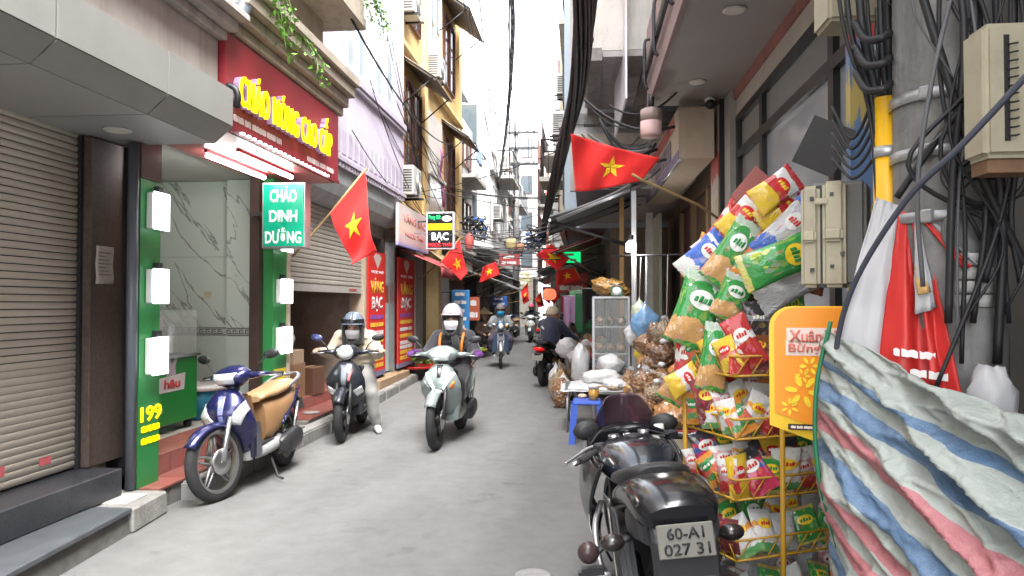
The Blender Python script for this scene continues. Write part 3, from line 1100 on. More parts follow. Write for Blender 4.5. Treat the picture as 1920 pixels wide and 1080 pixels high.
for i in range(11):
    M().tube([(-3.08, 14.8 + .14 * i, 3.3), (-3.08, 14.8 + .14 * i, 4.05)], .018, 6).obj('baluster', white_paint, rec)
M().box(-3.12, -3.04, 14.72, 16.33, 4.051, 4.11).obj('hand_rail', white_paint, rec)
M().sheet(lambda u, v: (-3.06 + .03 * math.sin(v * 9), 15.6 + .22 * u + .35 * (1 - v), 3.55 + 1.2 * v), 4, 10, .004).obj('hanging_cloth', mat('mauve cloth', (.4, .1, .3), .8), rec)
window(YB, -3.149, 14.9, 16.1, 6.3, 8.2, white_paint, pane_light, 2, 2)
awning(-3.15, 12.55, 14.2, 5.75, .62, .42, 1, 'brown tin awning over the barred window beside the lilac house', tin)
awning(-3.15, 16.3, 18.0, 5.55, .62, .42, 1, 'brown tin awning over the yellow house window past the balcony', tin)
awning(-3.15, 15.9, 18.1, 8.35, .7, .5, 1, 'topmost tin awning high on the yellow house', tin)
ac_unit(-3.15, 12.75, 3.3, 1, 'white outdoor unit under the barred window of the yellow house')
ac_unit(-3.15, 12.75, 6.45, 1, 'white outdoor unit above the tin awning of the yellow house')
ac_unit(-3.15, 15.0, 6.0, 1, 'white outdoor unit over the open balcony of the yellow house')

# ground floor shops under the yellow house
stone_b = mat('grey brown wall', (.27, .24, .2), .85, var=.15, streak=.5, dcol=(.1, .09, .08))
SH = thing('silver_shop', 'silver shop front with glass door and steel frame under the yellow house', 'shop', (-3.4, 12.9, 0))
bx('back_wall', stone_b, SH, -7, -3.55, 11.26, 18.6, 0, 2.74)
bx('frame_post', steel, SH, -3.45, -3.28, 12.02, 12.10, .25, 2.6)
bx('frame_post', steel, SH, -3.45, -3.28, 12.72, 12.80, .25, 2.6)
bx('glass_door', mat('frosted glass', (.5, .62, .62), .12, var=.1, ns=1, coat=.4), SH, -3.40, -3.37, 12.105, 12.715, .28, 2.5)
M().tube([(-3.33, 12.2, 1.0), (-3.33, 12.2, 1.45)], .014, 8).obj('door_handle', chrome, SH)
bx('door_sticker', mat('orange red sticker', (.6, .12, .04), .5), SH, -3.369, -3.366, 12.2, 12.65, 1.45, 1.75)
bx('lintel', stone_b, SH, -3.55, -3.28, 11.26, 15.2, 2.5, 2.74)
bx('step', mat('tan step', (.33, .22, .13), .6, var=.2), SH, -3.549, -3.12, 11.26, 13.2, .0, .25, .008)
bx('side_pier', mat('grey pier', (.33, .31, .29), .8, streak=.5, dcol=(.15, .13, .12)), SH, -3.549, -3.22, 14.1, 14.75, 0, 2.5)
bx('wood_door', mat('old door wood', (.11, .07, .045), .7, var=.3, ns=9, streak=.5), SH, -3.549, -3.40, 14.76, 15.9, 0, 2.5)
bx('side_pier', yellow_t, SH, -3.549, -3.14, 15.95, 16.3, 0, 2.74)
bx('metal_door', mat('grey folding door', (.2, .2, .2), .5, metal=.3, var=.2, streak=.4), SH, -3.549, -3.35, 16.3, 18.4, 0, 2.5)

ban_red = mat('red banner print', (.62, .03, .025), .5, var=.06)
gold = mat('gold print', (.8, .5, .05), .5)
wht = mat('white print', (.8, .76, .74), .5)
violet = mat('violet print', (.25, .08, .35), .5)
for i, (y0, y1) in enumerate(((11.0, 11.98), (12.82, 14.05))):
    t = thing('shop_banner', ['tall red banner beside the storeroom with gold and white lettering', 'tall red banner right of the glass door with grey foot'][i], 'banner', (-3.25, (y0 + y1) / 2, .3), 'red silver shop banners')
    bx('board', ban_red, t, -3.262, -3.235, y0, y1, .38, 2.25)
    bx('foot', mat('blue grey foot', (.16, .16, .26), .5), t, -3.27, -3.23, y0, y1, .3, .378)
    ym = (y0 + y1) / 2
    wd = (y1 - y0)
    M().prism([(-.22, .06), (-.1, .12), (.1, .12), (.22, .06), (0, -.12)], (-3.2345, ym, 2.1), (0, 1, 0), (0, 0, 1), (.003, 0, 0)).obj('diamond_mark', mat('silver print', (.6, .52, .45), .4), t)
    text('letters', 'NGỌC THÁI', wht, t, (-3.2345, ym, 1.93), (0, 1, 0), (0, 0, 1), .07, .003, bold=.01, width=wd * .7)
    text('letters', 'VÀNG', gold, t, (-3.2345, ym, 1.72), (0, 1, 0), (0, 0, 1), .24, .003, bold=.03, width=wd * .75)
    text('letters', 'BẠC', wht, t, (-3.2345, ym, 1.43), (0, 1, 0), (0, 0, 1), .25, .003, bold=.03, width=wd * .6)
    for q, (m_, zz) in enumerate(((violet, 1.23), (gold, 1.11), (wht, .98), (gold, .86), (wht, .74), (wht, .66), (gold, .57), (gold, .47))):
        words(m_, t, (-3.2345, ym, zz), (0, 1, 0), (0, 0, 1), .065, wd * .78, 2 + q % 2)
# wide pink shop sign and the red one under it
t = thing('shop_sign', 'faded pink shop sign board with blue lower edge over silver shop', 'sign', (-2.95, 12.8, 2.35))
bx('board', ramp_mat('faded pink print', [(0, (.2, .25, .55)), (.12, (.62, .42, .42)), (.55, (.68, .5, .48)), (.9, (.72, .6, .58))], 'Z', constant=False, warp=.05), t, -3.0, -2.95, 11.7, 14.0, 2.38, 3.06)
text('letters', 'VÀNG BẠC', mat('faded red', (.55, .16, .15), .6), t, (-2.949, 12.85, 2.85), (0, 1, 0), (0, 0, 1), .2, .003, bold=.02, width=1.7)
text('letters', 'NGỌC THÁI', mat('faded red', (.55, .16, .15), .6), t, (-2.949, 12.85, 2.6), (0, 1, 0), (0, 0, 1), .12, .003, bold=.02, width=1.4)
t = thing('shop_awning', 'dark red fabric shop awning under the pink sign board', 'awning', (-3.2, 13.6, 2.1))
M().sheet(lambda u, v: (-3.24 + .75 * v, 12.9 + 2.3 * u, 2.4 - .32 * v + .02 * math.sin(u * 20)), 16, 5, .006).obj('fabric', mat('dark red fabric', (.33, .06, .06), .8), t)
M().sheet(lambda u, v: (-2.49, 12.9 + 2.3 * u, 2.08 - .18 * v), 10, 2, .006).obj('valance', mat('dark red valance', (.3, .05, .055), .8), t)
t = thing('shop_awning', 'tan fabric awning leaning out beyond the dark red one', 'awning', (-3.2, 16, 2.1))
M().sheet(lambda u, v: (-3.22 + .6 * v, 15.3 + 1.6 * u, 2.55 - .45 * v), 8, 5, .006).obj('fabric', mat('tan fabric', (.4, .27, .15), .8, streak=.4), t)
# lit black sign
t = thing('light_box_sign', 'black lit sign box with green, yellow, white and red lettering', 'sign', (-2.53, 13.05, 2.4))
bx('case', white_paint, t, -2.78, -2.28, 13.0, 13.12, 2.40, 3.06, .006)
bx('face', mat('black sign face', (.012, .012, .014), .3), t, -2.755, -2.305, 12.994, 12.999, 2.425, 3.035)
neon = lambda c, s_=1.2: mat('neon %s' % str(c), c, .4, emit=c, es=s_ * .25)
text('letters', 'Trang Sức', neon((.02, .75, .25), .5), t, (-2.63, 12.993, 2.96), (1, 0, 0), (0, 0, 1), .1, .003, bold=.01, width=.22, shear=.3)
M().ell((-2.41, 12.992, 2.94), (.09, .003, .05), 14, 7).obj('white_jewel', neon((.9, .9, .9), .7), t)
bx('yellow_band', neon((.9, .65, .0), .7), t, -2.74, -2.32, 12.99, 12.9935, 2.74, 2.85)
text('letters', 'VÀNG', mat('ink', (.02, .02, .02), .5), t, (-2.53, 12.9895, 2.795), (1, 0, 0), (0, 0, 1), .07, .002, width=.3)
text('letters', 'BẠC', neon((.9, .9, .92), .8), t, (-2.53, 12.993, 2.61), (1, 0, 0), (0, 0, 1), .18, .003, bold=.02, width=.3)
text('letters', 'NGỌC THÁI', neon((.9, .02, .03), .8), t, (-2.53, 12.993, 2.475), (1, 0, 0), (0, 0, 1), .09, .003, bold=.02, width=.42)
M().tube([(-3.15, 13.06, 2.9), (-2.78, 13.06, 2.9)], .014, 6).obj('bracket', dark_metal, t)

# ------------------------------------------------------------------ houses farther along the street


def house(name, label, x, y0, y1, h, side, wm, tm, st=3, fz=2.9, step=0., gm=None, wins=None, over=.0, dep=4.):
    """a street house whose front is the plane x; side +1 faces +x (left row), -1 faces -x (right row)"""
    t = thing(name, label, 'building', (x, (y0 + y1) / 2, 0))
    xb = x - side * dep
    a, b = sorted((x + side * over, xb))
    bx('upper_wall', wm, t, a, b, y0, y1, fz, h)
    a, b = sorted((x, xb))
    bx('ground_wall', gm or stone_b, t, a, b, y0 + .01, y1 - .01, 0, fz)
    fx = x + side * over
    sh = (h - fz) / st
    for i in range(st):
        z0 = fz + i * sh
        a, b = sorted((fx, fx + side * .12))
        bx('ledge', tm, t, a, b, y0, y1, z0 - .06, z0 + .06)
        n = max(1, int((y1 - y0) / 1.7))
        for k in range(n):
            w0 = lerp(y0, y1, (k + .2) / n)
            w1 = lerp(y0, y1, (k + .8) / n)
            window(t, fx + side * .001, w0, w1, z0 + .6, z0 + sh - .45, wins or brown_win, pane_m, 2, 1, side)
    # a window in the end wall that looks down the street
    for i in range(st):
        z0 = fz + i * sh
        xa, xc = sorted((fx - side * .35, fx - side * 1.2))
        p = M().box(xa, xc, y0 - .03, y0 - .001, z0 + .7, z0 + sh - .5).obj('end_window', wins or brown_win, t)
        M().box(xa + .06, xc - .06, y0 - .036, y0 - .031, z0 + .76, z0 + sh - .56).obj('pane', pane_m, p)
    n = 3
    for k in range(n):
        ya, yb = lerp(y0, y1, k / n) + .08, lerp(y0, y1, (k + 1) / n) - .08
        a, b = sorted((x + side * .001, x + side * .03))
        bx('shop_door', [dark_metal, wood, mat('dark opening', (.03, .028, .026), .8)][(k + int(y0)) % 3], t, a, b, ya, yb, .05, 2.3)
    return t


w_white = mat('white render', (.66, .66, .65), .8, var=.08, streak=.35, dcol=(.35, .34, .33))
w_grey = mat('grey render', (.4, .4, .4), .85, var=.12, streak=.5, dcol=(.16, .16, .16))
w_cream = mat('cream render', (.58, .52, .42), .8, var=.1, streak=.45, dcol=(.28, .24, .2))
w_red = mat('brick red render', (.4, .14, .1), .8, var=.1, streak=.3, dcol=(.2, .08, .07))
w_blue = mat('pale blue render', (.4, .48, .55), .8, var=.1, streak=.3, dcol=(.22, .26, .3))
house('grey_house', 'grey rendered house next past the yellow one, dark shop fronts below', -3.55, 18.65, 23.6, 6.9, 1, w_grey, con_light, 2, 3.0)
house('white_house', 'white house with boxy upper floors jutting over the lane past the grey one', -3.75, 23.7, 29.5, 8.4, 1, w_white, w_white, 2, 3.2, over=.75, wins=white_paint)
house('cream_house', 'cream house farther along beyond the white one', -3.9, 29.6, 36.5, 9.2, 1, w_cream, w_white, 3, 3.1, over=.3)
house('pale_blue_house', 'pale blue house near the bend of the lane', -4.2, 36.6, 45, 11, 1, w_blue, w_white, 3, 3.1, over=.4, wins=white_paint)
house('tall_house', 'narrow tall white house closing the view at the bend', -3.4, 50, 56, 13.0, 1, w_white, con_light, 4, 3.1, over=.3, dep=6)
house('red_house', 'narrow brick red house with white floors far down the lane', -1.9, 47, 54, 11.6, -1, w_red, w_white, 4, 3.1, over=.5)
house('end_house', 'low pale house standing across the far end of the lane', -2.2, 60, 66, 7, -1, w_cream, w_white, 2, 3.1, dep=7)

# ------------------------------------------------------------------ right side: near building with soffit and window band
pink_f = mat('pinkish fascia', (.30, .21, .20), .7, var=.12, streak=.4, dcol=(.2, .15, .14))
wall_r = mat('grey painted wall', (.33, .32, .30), .75, var=.08, streak=.25, dcol=(.2, .19, .18))
soff_r = mat('greige soffit', (.34, .325, .31), .55, var=.06, ns=2)
frame_b = mat('black window frame', (.015, .015, .016), .4)
frost = mat('dusty grey pane', (.22, .22, .21), .35, var=.15, ns=2)
pane_blue = mat('blue grey pane', (.33, .36, .40), .12, var=.08, ns=1.2, coat=.3)  # pale blue grey base colour of the near lower panes
RB = thing('window_band_building', 'grey building with black framed windows under a wide soffit', 'building', (1.6, 4, 0))
bx('wall', wall_r, RB, 1.52, 6, -5, 7.85, 0, 8)
bx('soffit', soff_r, RB, .69, 1.6, -5, 7.85, 3.5, 3.56)
bx('upper_block', pink_f, RB, .74, 1.515, -5, 7.8, 3.562, 8)
bx('fascia', pink_f, RB, .66, .688, -5, 7.87, 3.47, 4.3)
M().tube([(.62, -5, 3.72), (.62, 7.9, 3.72)], .022, 8).obj('conduit', dark_metal, RB)
M().tube([(.625, -5, 3.82), (.625, 7.9, 3.82)], .014, 8).obj('conduit', con_light, RB)
for yy in (5.3, 6.4, 7.4):
    M().tube(spline([(.65, yy, 4.05), (.60, yy, 4.0), (.60, yy, 3.62), (.63, yy, 3.55)], 4), .015, 6).obj('hook', dark_metal, RB)
bx('trim', mat('beige trim', (.42, .39, .34), .7), RB, 1.46, 1.519, -5, 7.5, 3.24, 3.40)
bx('trim_lower', mat('faded red trim', (.3, .13, .11), .7, var=.4, ns=3), RB, 1.44, 1.518, -5, 7.6, 3.402, 3.499)
for yy in (5.3, 7.0, 3.4):
    d = M().lathe([(0, 0), (.08, 0), (.085, .005), (.08, .01), (.065, .005)], (1.05, yy, 3.488), n=20).obj('downlight', lamp_ring, RB)
    M().lathe([(0, 0), (.065, 0)], (1.05, yy, 3.4865), n=20, caps=False).obj('lens', lamp_lens, d)
# window band: frame bars and panes
for (z0, z1) in ((3.16, 3.235), (2.82, 2.90), (1.2, 1.28)):
    bx('window_rail', frame_b, RB, 1.45, 1.518, .5, 7.3, z0, z1)
for yy in (7.3, 6.35, 4.6, 2.6):
    for (z0, z1) in ((2.901, 3.159), (1.281, 2.819)):
        bx('window_post', frame_b, RB, 1.452, 1.517, yy - .1, yy, z0, z1)
for (a, b) in ((6.351, 7.199), (4.601, 6.249), (2.601, 4.499), (.6, 2.499)):
    bx('pane', frost, RB, 1.49, 1.5, a, b, 2.901, 3.159)
    bx('pane', frost if a > 6 else pane_blue, RB, 1.492, 1.502, a, b, 1.281, 2.819)
bx('end_pier', wall_r, RB, 1.40, 1.519, 7.32, 7.6, 0, 3.49)
cc = thing('security_camera', 'small white security camera under the soffit corner', 'camera', (1.25, 7.55, 3.4))
M().lathe([(.05, 0), (.05, .03), (.02, .05)], (1.25, 7.55, 3.45), n=14).obj('base', white_paint, cc)
M().ell((1.25, 7.52, 3.42), .05, 12, 8).obj('dome', black_pl, cc)
pp_ = thing('poster_post', 'narrow post with torn red and blue posters beside the beige sign', 'post', (1.4, 8.0, 0))
bx('post', frame_b, pp_, 1.36, 1.44, 7.62, 8.1, 0, 3.55)
bx('poster', ramp_mat('torn poster print', [(0, (.12, .16, .3)), (.3, (.2, .22, .3)), (.42, (.38, .33, .22)), (.55, (.45, .38, .33)), (.66, (.4, .1, .09)), (.78, (.5, .42, .36)), (.86, (.42, .1, .09)), (.96, (.5, .42, .38))],
                            'Z', warp=.25, wscale=3, rough=.6, var=.3), pp_, 1.345, 1.358, 7.66, 8.08, 1.3, 3.45)

# beige shop sign
t = thing('slanted_shop_sign', 'beige box sign with faded red and grey lettering above the snack stall', 'sign', (1.1, 10, 2.8))
sg = mat('beige sign face', (.46, .38, .29), .6, var=.1, streak=.3, dcol=(.3, .24, .18))
M().hexa([(.95, 7.6, 2.9), (1.3, 7.6, 2.9), (1.35, 11.8, 3.0), (.98, 11.8, 3.0), (.95, 7.6, 3.42), (1.3, 7.6, 3.42), (1.35, 11.8, 3.62), (.98, 11.8, 3.62)]).obj('box', sg, t)
u = Vector((.03, 4.2, .15)).normalized() * -1
words(mat('faded red letters', (.42, .1, .09), .6), t, (.957, 9.55, 3.40), u, (0, 0, 1), .15, 3.4, 4)
words(mat('faded grey letters', (.2, .17, .2), .6), t, (.955, 9.5, 3.22), u, (0, 0, 1), .09, 2.6, 4)
words(mat('faded grey letters', (.2, .17, .2), .6), t, (.953, 9.2, 3.09), u, (0, 0, 1), .09, 2.0, 3)
M().hexa([(.945, 7.59, 2.9), (.949, 7.59, 2.9), (.979, 11.8, 3.0), (.973, 11.8, 3.0), (.945, 7.59, 2.985), (.949, 7.59, 2.985), (.979, 11.8, 3.09), (.973, 11.8, 3.09)]).obj('lower_band', mat('violet band', (.18, .15, .24), .6), t)
M().tube([(.96, 7.6, 2.885), (.99, 11.8, 2.985)], .012, 6).obj('rail', steel, t)
lb = thing('siren_lamp', 'pale pink round siren lamp hanging below the soffit edge', 'lamp', (.66, 7.4, 3.1))
M().lathe([(.0, .0), (.10, .0), (.105, .03), (.105, .15), (.0, .15)], (.66, 7.4, 3.08), n=18).obj('lower_body', mat('pink plastic', (.55, .36, .34), .5), lb)
M().lathe([(.105, 0), (.105, .11), (.07, .13), (0, .13)], (.66, 7.4, 3.232), n=18).obj('upper_body', mat('tan plastic', (.36, .28, .25), .5), lb)
M().tube([(.66, 7.4, 3.36), (.66, 7.4, 3.5)], .03, 8).obj('stem', dark_metal, lb)

# next buildings on the right: overhanging concrete floors
R2 = thing('overhang_building', 'old concrete building whose upper floor overhangs the lane above the stall', 'building', (1.4, 9.5, 0))
bx('ground_wall', con_dark, R2, 1.62, 6, 7.9, 13.6, 0, 4.2)
bx('overhang', con_light, R2, .02, 6, 8.2, 10.6, 4.22, 9)
for (a, b) in ((.05, .2), (.68, .83)):
    bx('beam', con_dark, R2, a, b, 8.1, 10.6, 4.08, 4.219)
bx('edge_beam', con_dark, R2, .0, 1.6, 10.45, 10.62, 3.95, 4.079)
bx('soffit_panel', mat('grey purple soffit', (.3, .28, .28), .8, var=.15, streak=.5, dcol=(.12, .1, .1)), R2, .205, .675, 8.2, 10.44, 4.15, 4.215)
dm = [mat('maroon door', (.07, .018, .03), .5), mat('brown door', (.09, .06, .04), .6, var=.2), mat('tan door post', (.2, .13, .07), .6)]
for i, (a, b, q) in enumerate(((8.3, 9.2, 1), (9.22, 9.4, 2), (9.42, 10.5, 1), (10.52, 10.75, 2), (10.8, 11.8, 0), (11.82, 12.0, 2))):
    bx('door_panel' if q != 2 else 'door_post', dm[q], R2, 1.50 if q == 2 else 1.55, 1.615, a, b, .1, 2.85)
bx('door_head', dm[1], R2, 1.5, 1.618, 8.2, 12.1, 2.86, 3.1)
bx('lit_panel', mat('pale green lit wall', (.5, .58, .46), .6), R2, 1.2, 1.25, 12.2, 14.9, .1, 2.9)
bx('lit_panel_post', mat('white post', (.6, .62, .58), .5), R2, 1.0, 1.1, 12.1, 12.25, .1, 2.9)
vb = thing('vertical_banner', 'long white hanging sign board with blurred orange print beside the soffit', 'sign', (.45, 8.4, 3.6))
M().hexa([(.44, 7.95, 3.62), (.46, 7.95, 3.62), (.40, 9.3, 3.5), (.38, 9.3, 3.5), (.44, 7.95, 5.9), (.46, 7.95, 5.9), (.40, 9.3, 5.9), (.38, 9.3, 5.9)]).obj(
    'board', ramp_mat('bleached banner print', [(0, (.66, .66, .68)), (.35, (.6, .6, .64)), (.55, (.52, .42, .36)), (.75, (.6, .5, .45)), (.9, (.3, .3, .5))], 'Z', constant=False, warp=.3, wscale=2), vb)
R3 = thing('banded_building', 'grey building with banded end wall jutting out past the concrete overhang', 'building', (1.4, 14, 0))
bx('overhang', w_grey, R3, -.12, 6, 10.9, 15.4, 3.1, 9.5)
for zz, m_ in ((3.15, w_cream), (3.45, con_light), (3.75, w_cream), (4.05, con_dark)):
    bx('band', m_, R3, -.14, 1.6, 10.87, 10.899, zz, zz + .16)
bx('ground_wall', stone_b, R3, 1.7, 6, 13.61, 15.4, 0, 3.09)
bx('pipe_strip', con_light, R3, -.2, -.121, 11.0, 11.1, 3.1, 9.5)
house('blue_grey_house', 'slim grey blue house with balconies on the market side', .55, 15.5, 20.0, 9.5, -1, w_blue, con_light, 3, 3.0, over=.95, dep=5, wins=dark_metal)
house('plain_house', 'plain cream house on the market side past the slim one', -.1, 20.1, 27.0, 8.6, -1, w_cream, w_white, 3, 3.0, over=.55, dep=5)
house('old_house', 'old grey house on the market side with dark windows', -.6, 27.1, 36.0, 8.8, -1, w_grey, con_light, 3, 3.0, over=.5, dep=5)
house('white_corner_house', 'white house on the market side where the lane bends', -1.3, 36.1, 46.0, 9.6, -1, w_white, con_light, 3, 3.0, over=.4, dep=5)
# ------------------------------------------------------------------ scooters and motorcycles (built facing +y, then placed)
def paint(name, c, metal=.25, rough=.28):
    return mat('paint ' + name, c, rough, metal=metal, var=.05, ns=2, coat=.6, rnd=0., dirt=.12, dcol=(.12, .115, .11))


lens_w = mat('clear lamp lens', (.75, .78, .8), .08, var=.2, ns=30, coat=1., metal=.35)
lens_lit = mat('lit lamp', (.9, .9, .88), .2, emit=(1, .98, .93), es=.35)
lens_o = mat('orange lens', (.65, .2, .03), .2, coat=.5)
lens_r = mat('red lens', (.5, .015, .015), .2, coat=.5, emit=(1, .02, .02), es=.04)
mirror_m = mat('mirror glass', (.5, .55, .6), .06, metal=1., var=.02)
seat_tan = mat('tan seat vinyl', (.36, .225, .115), .4, var=.1, bump=.1, bs=80)
seat_blk = mat('black seat vinyl', (.02, .02, .021), .5, var=.15, bump=.15, bs=90)
plate_shade_m = mat('number plate', (.145, .138, .12), .55, var=.12, dirt=.35, dcol=(.25, .22, .18))  # white plate's shade is put into a darkened base, dirt mottled over it
ink = mat('black ink', (.015, .015, .015), .6)


def front_y(path, x, z):
    """front face of an upright body built with yz(..., tilt 90)"""
    for a, b in zip(path, path[1:]):
        z0, z1 = a[1], b[1]
        if min(z0, z1) <= z <= max(z0, z1):
            t = (z - z0) / (z1 - z0)
            y, hw, hh = (lerp(a[i], b[i], t) for i in (0, 2, 3))
            e = lerp(a[5], b[5], t)
            k = max(0., 1 - min(.995, abs(x) / hw) ** e) ** (1 / e)
            return y + hh * k
    return path[0][0]


def patch(path, quad, th=.012, lift=.004, nu=6, nv=6):
    """a lamp or badge that follows the front of such a body; quad of (x, z)"""
    (ax, az), (bx_, bz), (cx, cz), (dx, dz) = quad

    def fn(u, v):
        x = lerp(lerp(ax, bx_, u), lerp(dx, cx, u), v)
        z = lerp(lerp(az, bz, u), lerp(dz, cz, u), v)
        return (x, front_y(path, x, z) + lift, z)
    return M().sheet(fn, nu, nv, th)


def wheel(root, name, y, r, w, rim_m, mtx=None, spokes=5, hubw=.05, wire=False, disc=True, zc=None):
    zc = zc or r
    rm = M()
    rr = r - w * .72
    rm.lathe([(rr - .028, -w * .34), (rr, -w * .42), (rr + .012, -w * .42), (rr + .004, 0), (rr + .012, w * .42), (rr, w * .42), (rr - .028, w * .34), (rr - .022, 0), (rr - .028, -w * .34)], (0, y, zc), 'X', 32, caps=False)
    rm.lathe([(.0, -hubw), (.045, -hubw), (.05, 0), (.045, hubw), (.0, hubw)], (0, y, zc), 'X', 18)
    for i in range(spokes):
        a = 2 * math.pi * i / spokes + .3
        d = Vector((0, math.cos(a), math.sin(a)))
        tn = Vector((0, -math.sin(a), math.cos(a)))
        c = Vector((0, y, zc))
        if wire:
            rm.tube([c + d * .04, c + d * (rr - .01) + tn * .02], .004, 4)
        else:
            for off in (-.014, .014):
                rm.tube([c + d * .03 + tn * off * 2, c + d * (rr - .015) + tn * off], [.012, .009], 6)
    if mtx:
        rm.xf(mtx)
    o = rm.obj(name, rim_m, root)
    n = 40
    ty = M()
    pr = []
    for k in range(11):
        t = math.pi * k / 10
        pr.append((rr + (r - rr) * math.sin(t) ** .7 if 0 < k < 10 else rr, -w / 2 * math.cos(t)))
    ty.lathe(pr, (0, y, zc), 'X', n, caps=False)
    ty.lathe([(rr - .003, -w / 2), (rr - .003, w / 2)], (0, y, zc), 'X', n, caps=False)
    if mtx:
        ty.xf(mtx)
    ty.obj('tyre', rubber, o)
    if disc:
        ds = M().lathe([(.05, -.07), (.1, -.07), (.1, -.066), (.05, -.066)], (0, y, zc), 'X', 24)
        if mtx:
            ds.xf(mtx)
        ds.obj('brake_disc', steel, o)
    return o


def fender(r, w, y, z, a0, a1, drop=.03, th=.006):
    """mudguard following the wheel from angle a0 to a1 (degrees, 90 = up)"""
    def fn(u, v):
        a = R(lerp(a0, a1, u))
        s = (v - .5) * 2
        rr = r - drop * abs(s) ** 2.2 * 1.4
        ww = w * (1 - .25 * max(0, (abs(u - .5) * 2 - .6)))
        return (ww * s, y + rr * math.cos(a), z + rr * math.sin(a))
    return M().sheet(fn, 18, 10, th)


def squat(t, kf, zb):
    """lower the bodywork above height zb"""
    for o in KIDS(t):
        if 'wheel' in o.name:
            continue
        for q in [o] + KIDS(o):
            for v in q.data.vertices:
                if v.co.z > zb:
                    v.co.z = zb + (v.co.z - zb) * kf(v.co.y)


def scooter(label, style, loc, rz, steer=0., lean=0., group='scooters and motorbikes'):
    P = dict(
        blue=dict(body=paint('deep blue', (.014, .016, .085), .35, .28), low=paint('black blue', (.018, .02, .04), .2, .35), seat=seat_tan, inner=mat('tan leg shield', (.25, .14, .065), .45), r=.30, rim=mat('dull alloy', (.3, .3, .3), .4, metal=.8)),
        black=dict(body=paint('charcoal', (.022, .025, .034), .3, .3), low=paint('charcoal low', (.02, .022, .028), .2, .35), seat=seat_blk, inner=black_pl, r=.285, rim=dark_metal),
        silver=dict(body=paint('silver green', (.27, .32, .31), .35, .34), low=paint('silver green', (.27, .32, .31)), seat=mat('brown seat vinyl', (.2, .07, .035), .5), inner=black_pl, r=.30, rim=dark_metal),
        white=dict(body=paint('mint white', (.5, .55, .52), .1, .3), low=paint('mint white', (.5, .55, .52)), seat=seat_blk, inner=black_pl, r=.275, rim=alu),
        rear=dict(body=paint('gloss black', (.014, .014, .016), .1, .2), low=paint('gloss black', (.014, .014, .016)), seat=seat_blk, inner=black_pl, r=.275, rim=dark_metal),
    )[style]
    t = thing('scooter', label, 'scooter', (0, 0, 0), group)
    yf, yr = .63, -.62
    r = P['r']
    Sm = Matrix.Translation((0, yf - .12, 0)) @ Matrix.Rotation(R(steer), 4, 'Z') @ Matrix.Translation((0, -yf + .12, 0))
    wheel(t, 'front_wheel', yf, r, .085, P['rim'], Sm)
    wheel(t, 'rear_wheel', yr, r - .01, .1, P['rim'], zc=r - .01, disc=False)
    fender(r + .035, .062, yf, r, 32, 150).xf(Sm).obj('front_fender', P['body'], t)
    for s in (-1, 1):
        M().tube([(s * .075, yf, r), (s * .07, yf - .13, r + .36)], [.022, .018], 8).xf(Sm).obj('fork_leg', alu if style in ('blue',) else dark_metal, t)
    M().tube([(-.08, yf, r), (.08, yf, r)], .012, 8).xf(Sm).obj('axle', steel, t)
    # front apron, upright body
    ap = [(.36, .30, .10, .05, 90, 2.2), (.39, .38, .155, .08, 90, 2.2), (.42, .48, .195, .115, 90, 2.0), (.43, .58, .21, .125, 90, 1.9), (.42, .68, .205, .12, 90, 1.9),
          (.405, .78, .165, .10, 90, 2.0), (.39, .86, .115, .075, 90, 2.1), (.385, .91, .07, .05, 90, 2.2)]
    # the lower front stays clear of the wheel
    ap = [(y - (.11 if z < .5 else .05 if z < .6 else 0), z, hw, hh, a, e) for (y, z, hw, hh, a, e) in ap]
    M().yz(ap, 28).obj('front_apron', P['body'], t)
    for s in (-1, 1):   # lower side skirts down to the floor
        M().hexa([(s * .10, .30, .24), (s * .15, .30, .24), (s * .135, .12, .22), (s * .09, .12, .22), (s * .13, .34, .55), (s * .2, .33, .58), (s * .185, .22, .56), (s * .13, .22, .55)]).obj('side_skirt', P['low'], t, .015, 2)
    M().hexa([(-.17, .22, .32), (.17, .22, .32), (.15, .18, .32), (-.15, .18, .32), (-.16, .31, .84), (.16, .31, .84), (.14, .27, .84), (-.14, .27, .84)]).obj('leg_shield', P['inner'], t, .02, 2)
    # floor and lower body
    M().yz([(.28, .27, .14, .04, 0, 4), (.05, .26, .15, .045, 0, 4), (-.2, .27, .15, .05, 0, 4), (-.32, .30, .13, .06, 0, 3)], 20).obj('floorboard', P['low'] if style != 'blue' else mat('grey footboard', (.3, .3, .3), .5), t)
    M().hexa([(-.11, .22, .315), (.11, .22, .315), (.11, -.18, .318), (-.11, -.18, .318), (-.11, .22, .325), (.11, .22, .325), (.11, -.18, .328), (-.11, -.18, .328)]).obj('foot_mat', rubber, t)
    M().yz([(-.10, .52, .09, .20, 0, 3), (-.2, .52, .135, .21, 0, 2.8), (-.4, .55, .155, .18, 0, 2.6), (-.6, .62, .15, .13, 0, 2.4), (-.8, .70, .12, .085, 0, 2.2), (-.93, .75, .07, .05, 0, 2)], 24).obj('rear_body', P['body'] if style != 'blue' else P['inner'], t)
    for s in (-1, 1):
        if style in ('blue', 'silver', 'rear'):
            M().hexa([(s * .135, -.30, .40), (s * .16, -.30, .42), (s * .16, -.62, .60), (s * .13, -.62, .6), (s * .14, -.34, .50), (s * .168, -.36, .52), (s * .14, -.88, .79), (s * .1, -.88, .78)]).obj('side_panel', P['body'], t, .012, 2)
    M().yz([(-.04, .74, .085, .03, 0, 2.6), (-.12, .765, .12, .045, 0, 2.6), (-.3, .77, .145, .05, 0, 2.6), (-.5, .79, .15, .055, 0, 2.6), (-.68, .83, .14, .045, 0, 2.4), (-.8, .84, .09, .03, 0, 2.2)], 22).obj('seat', P['seat'], t)
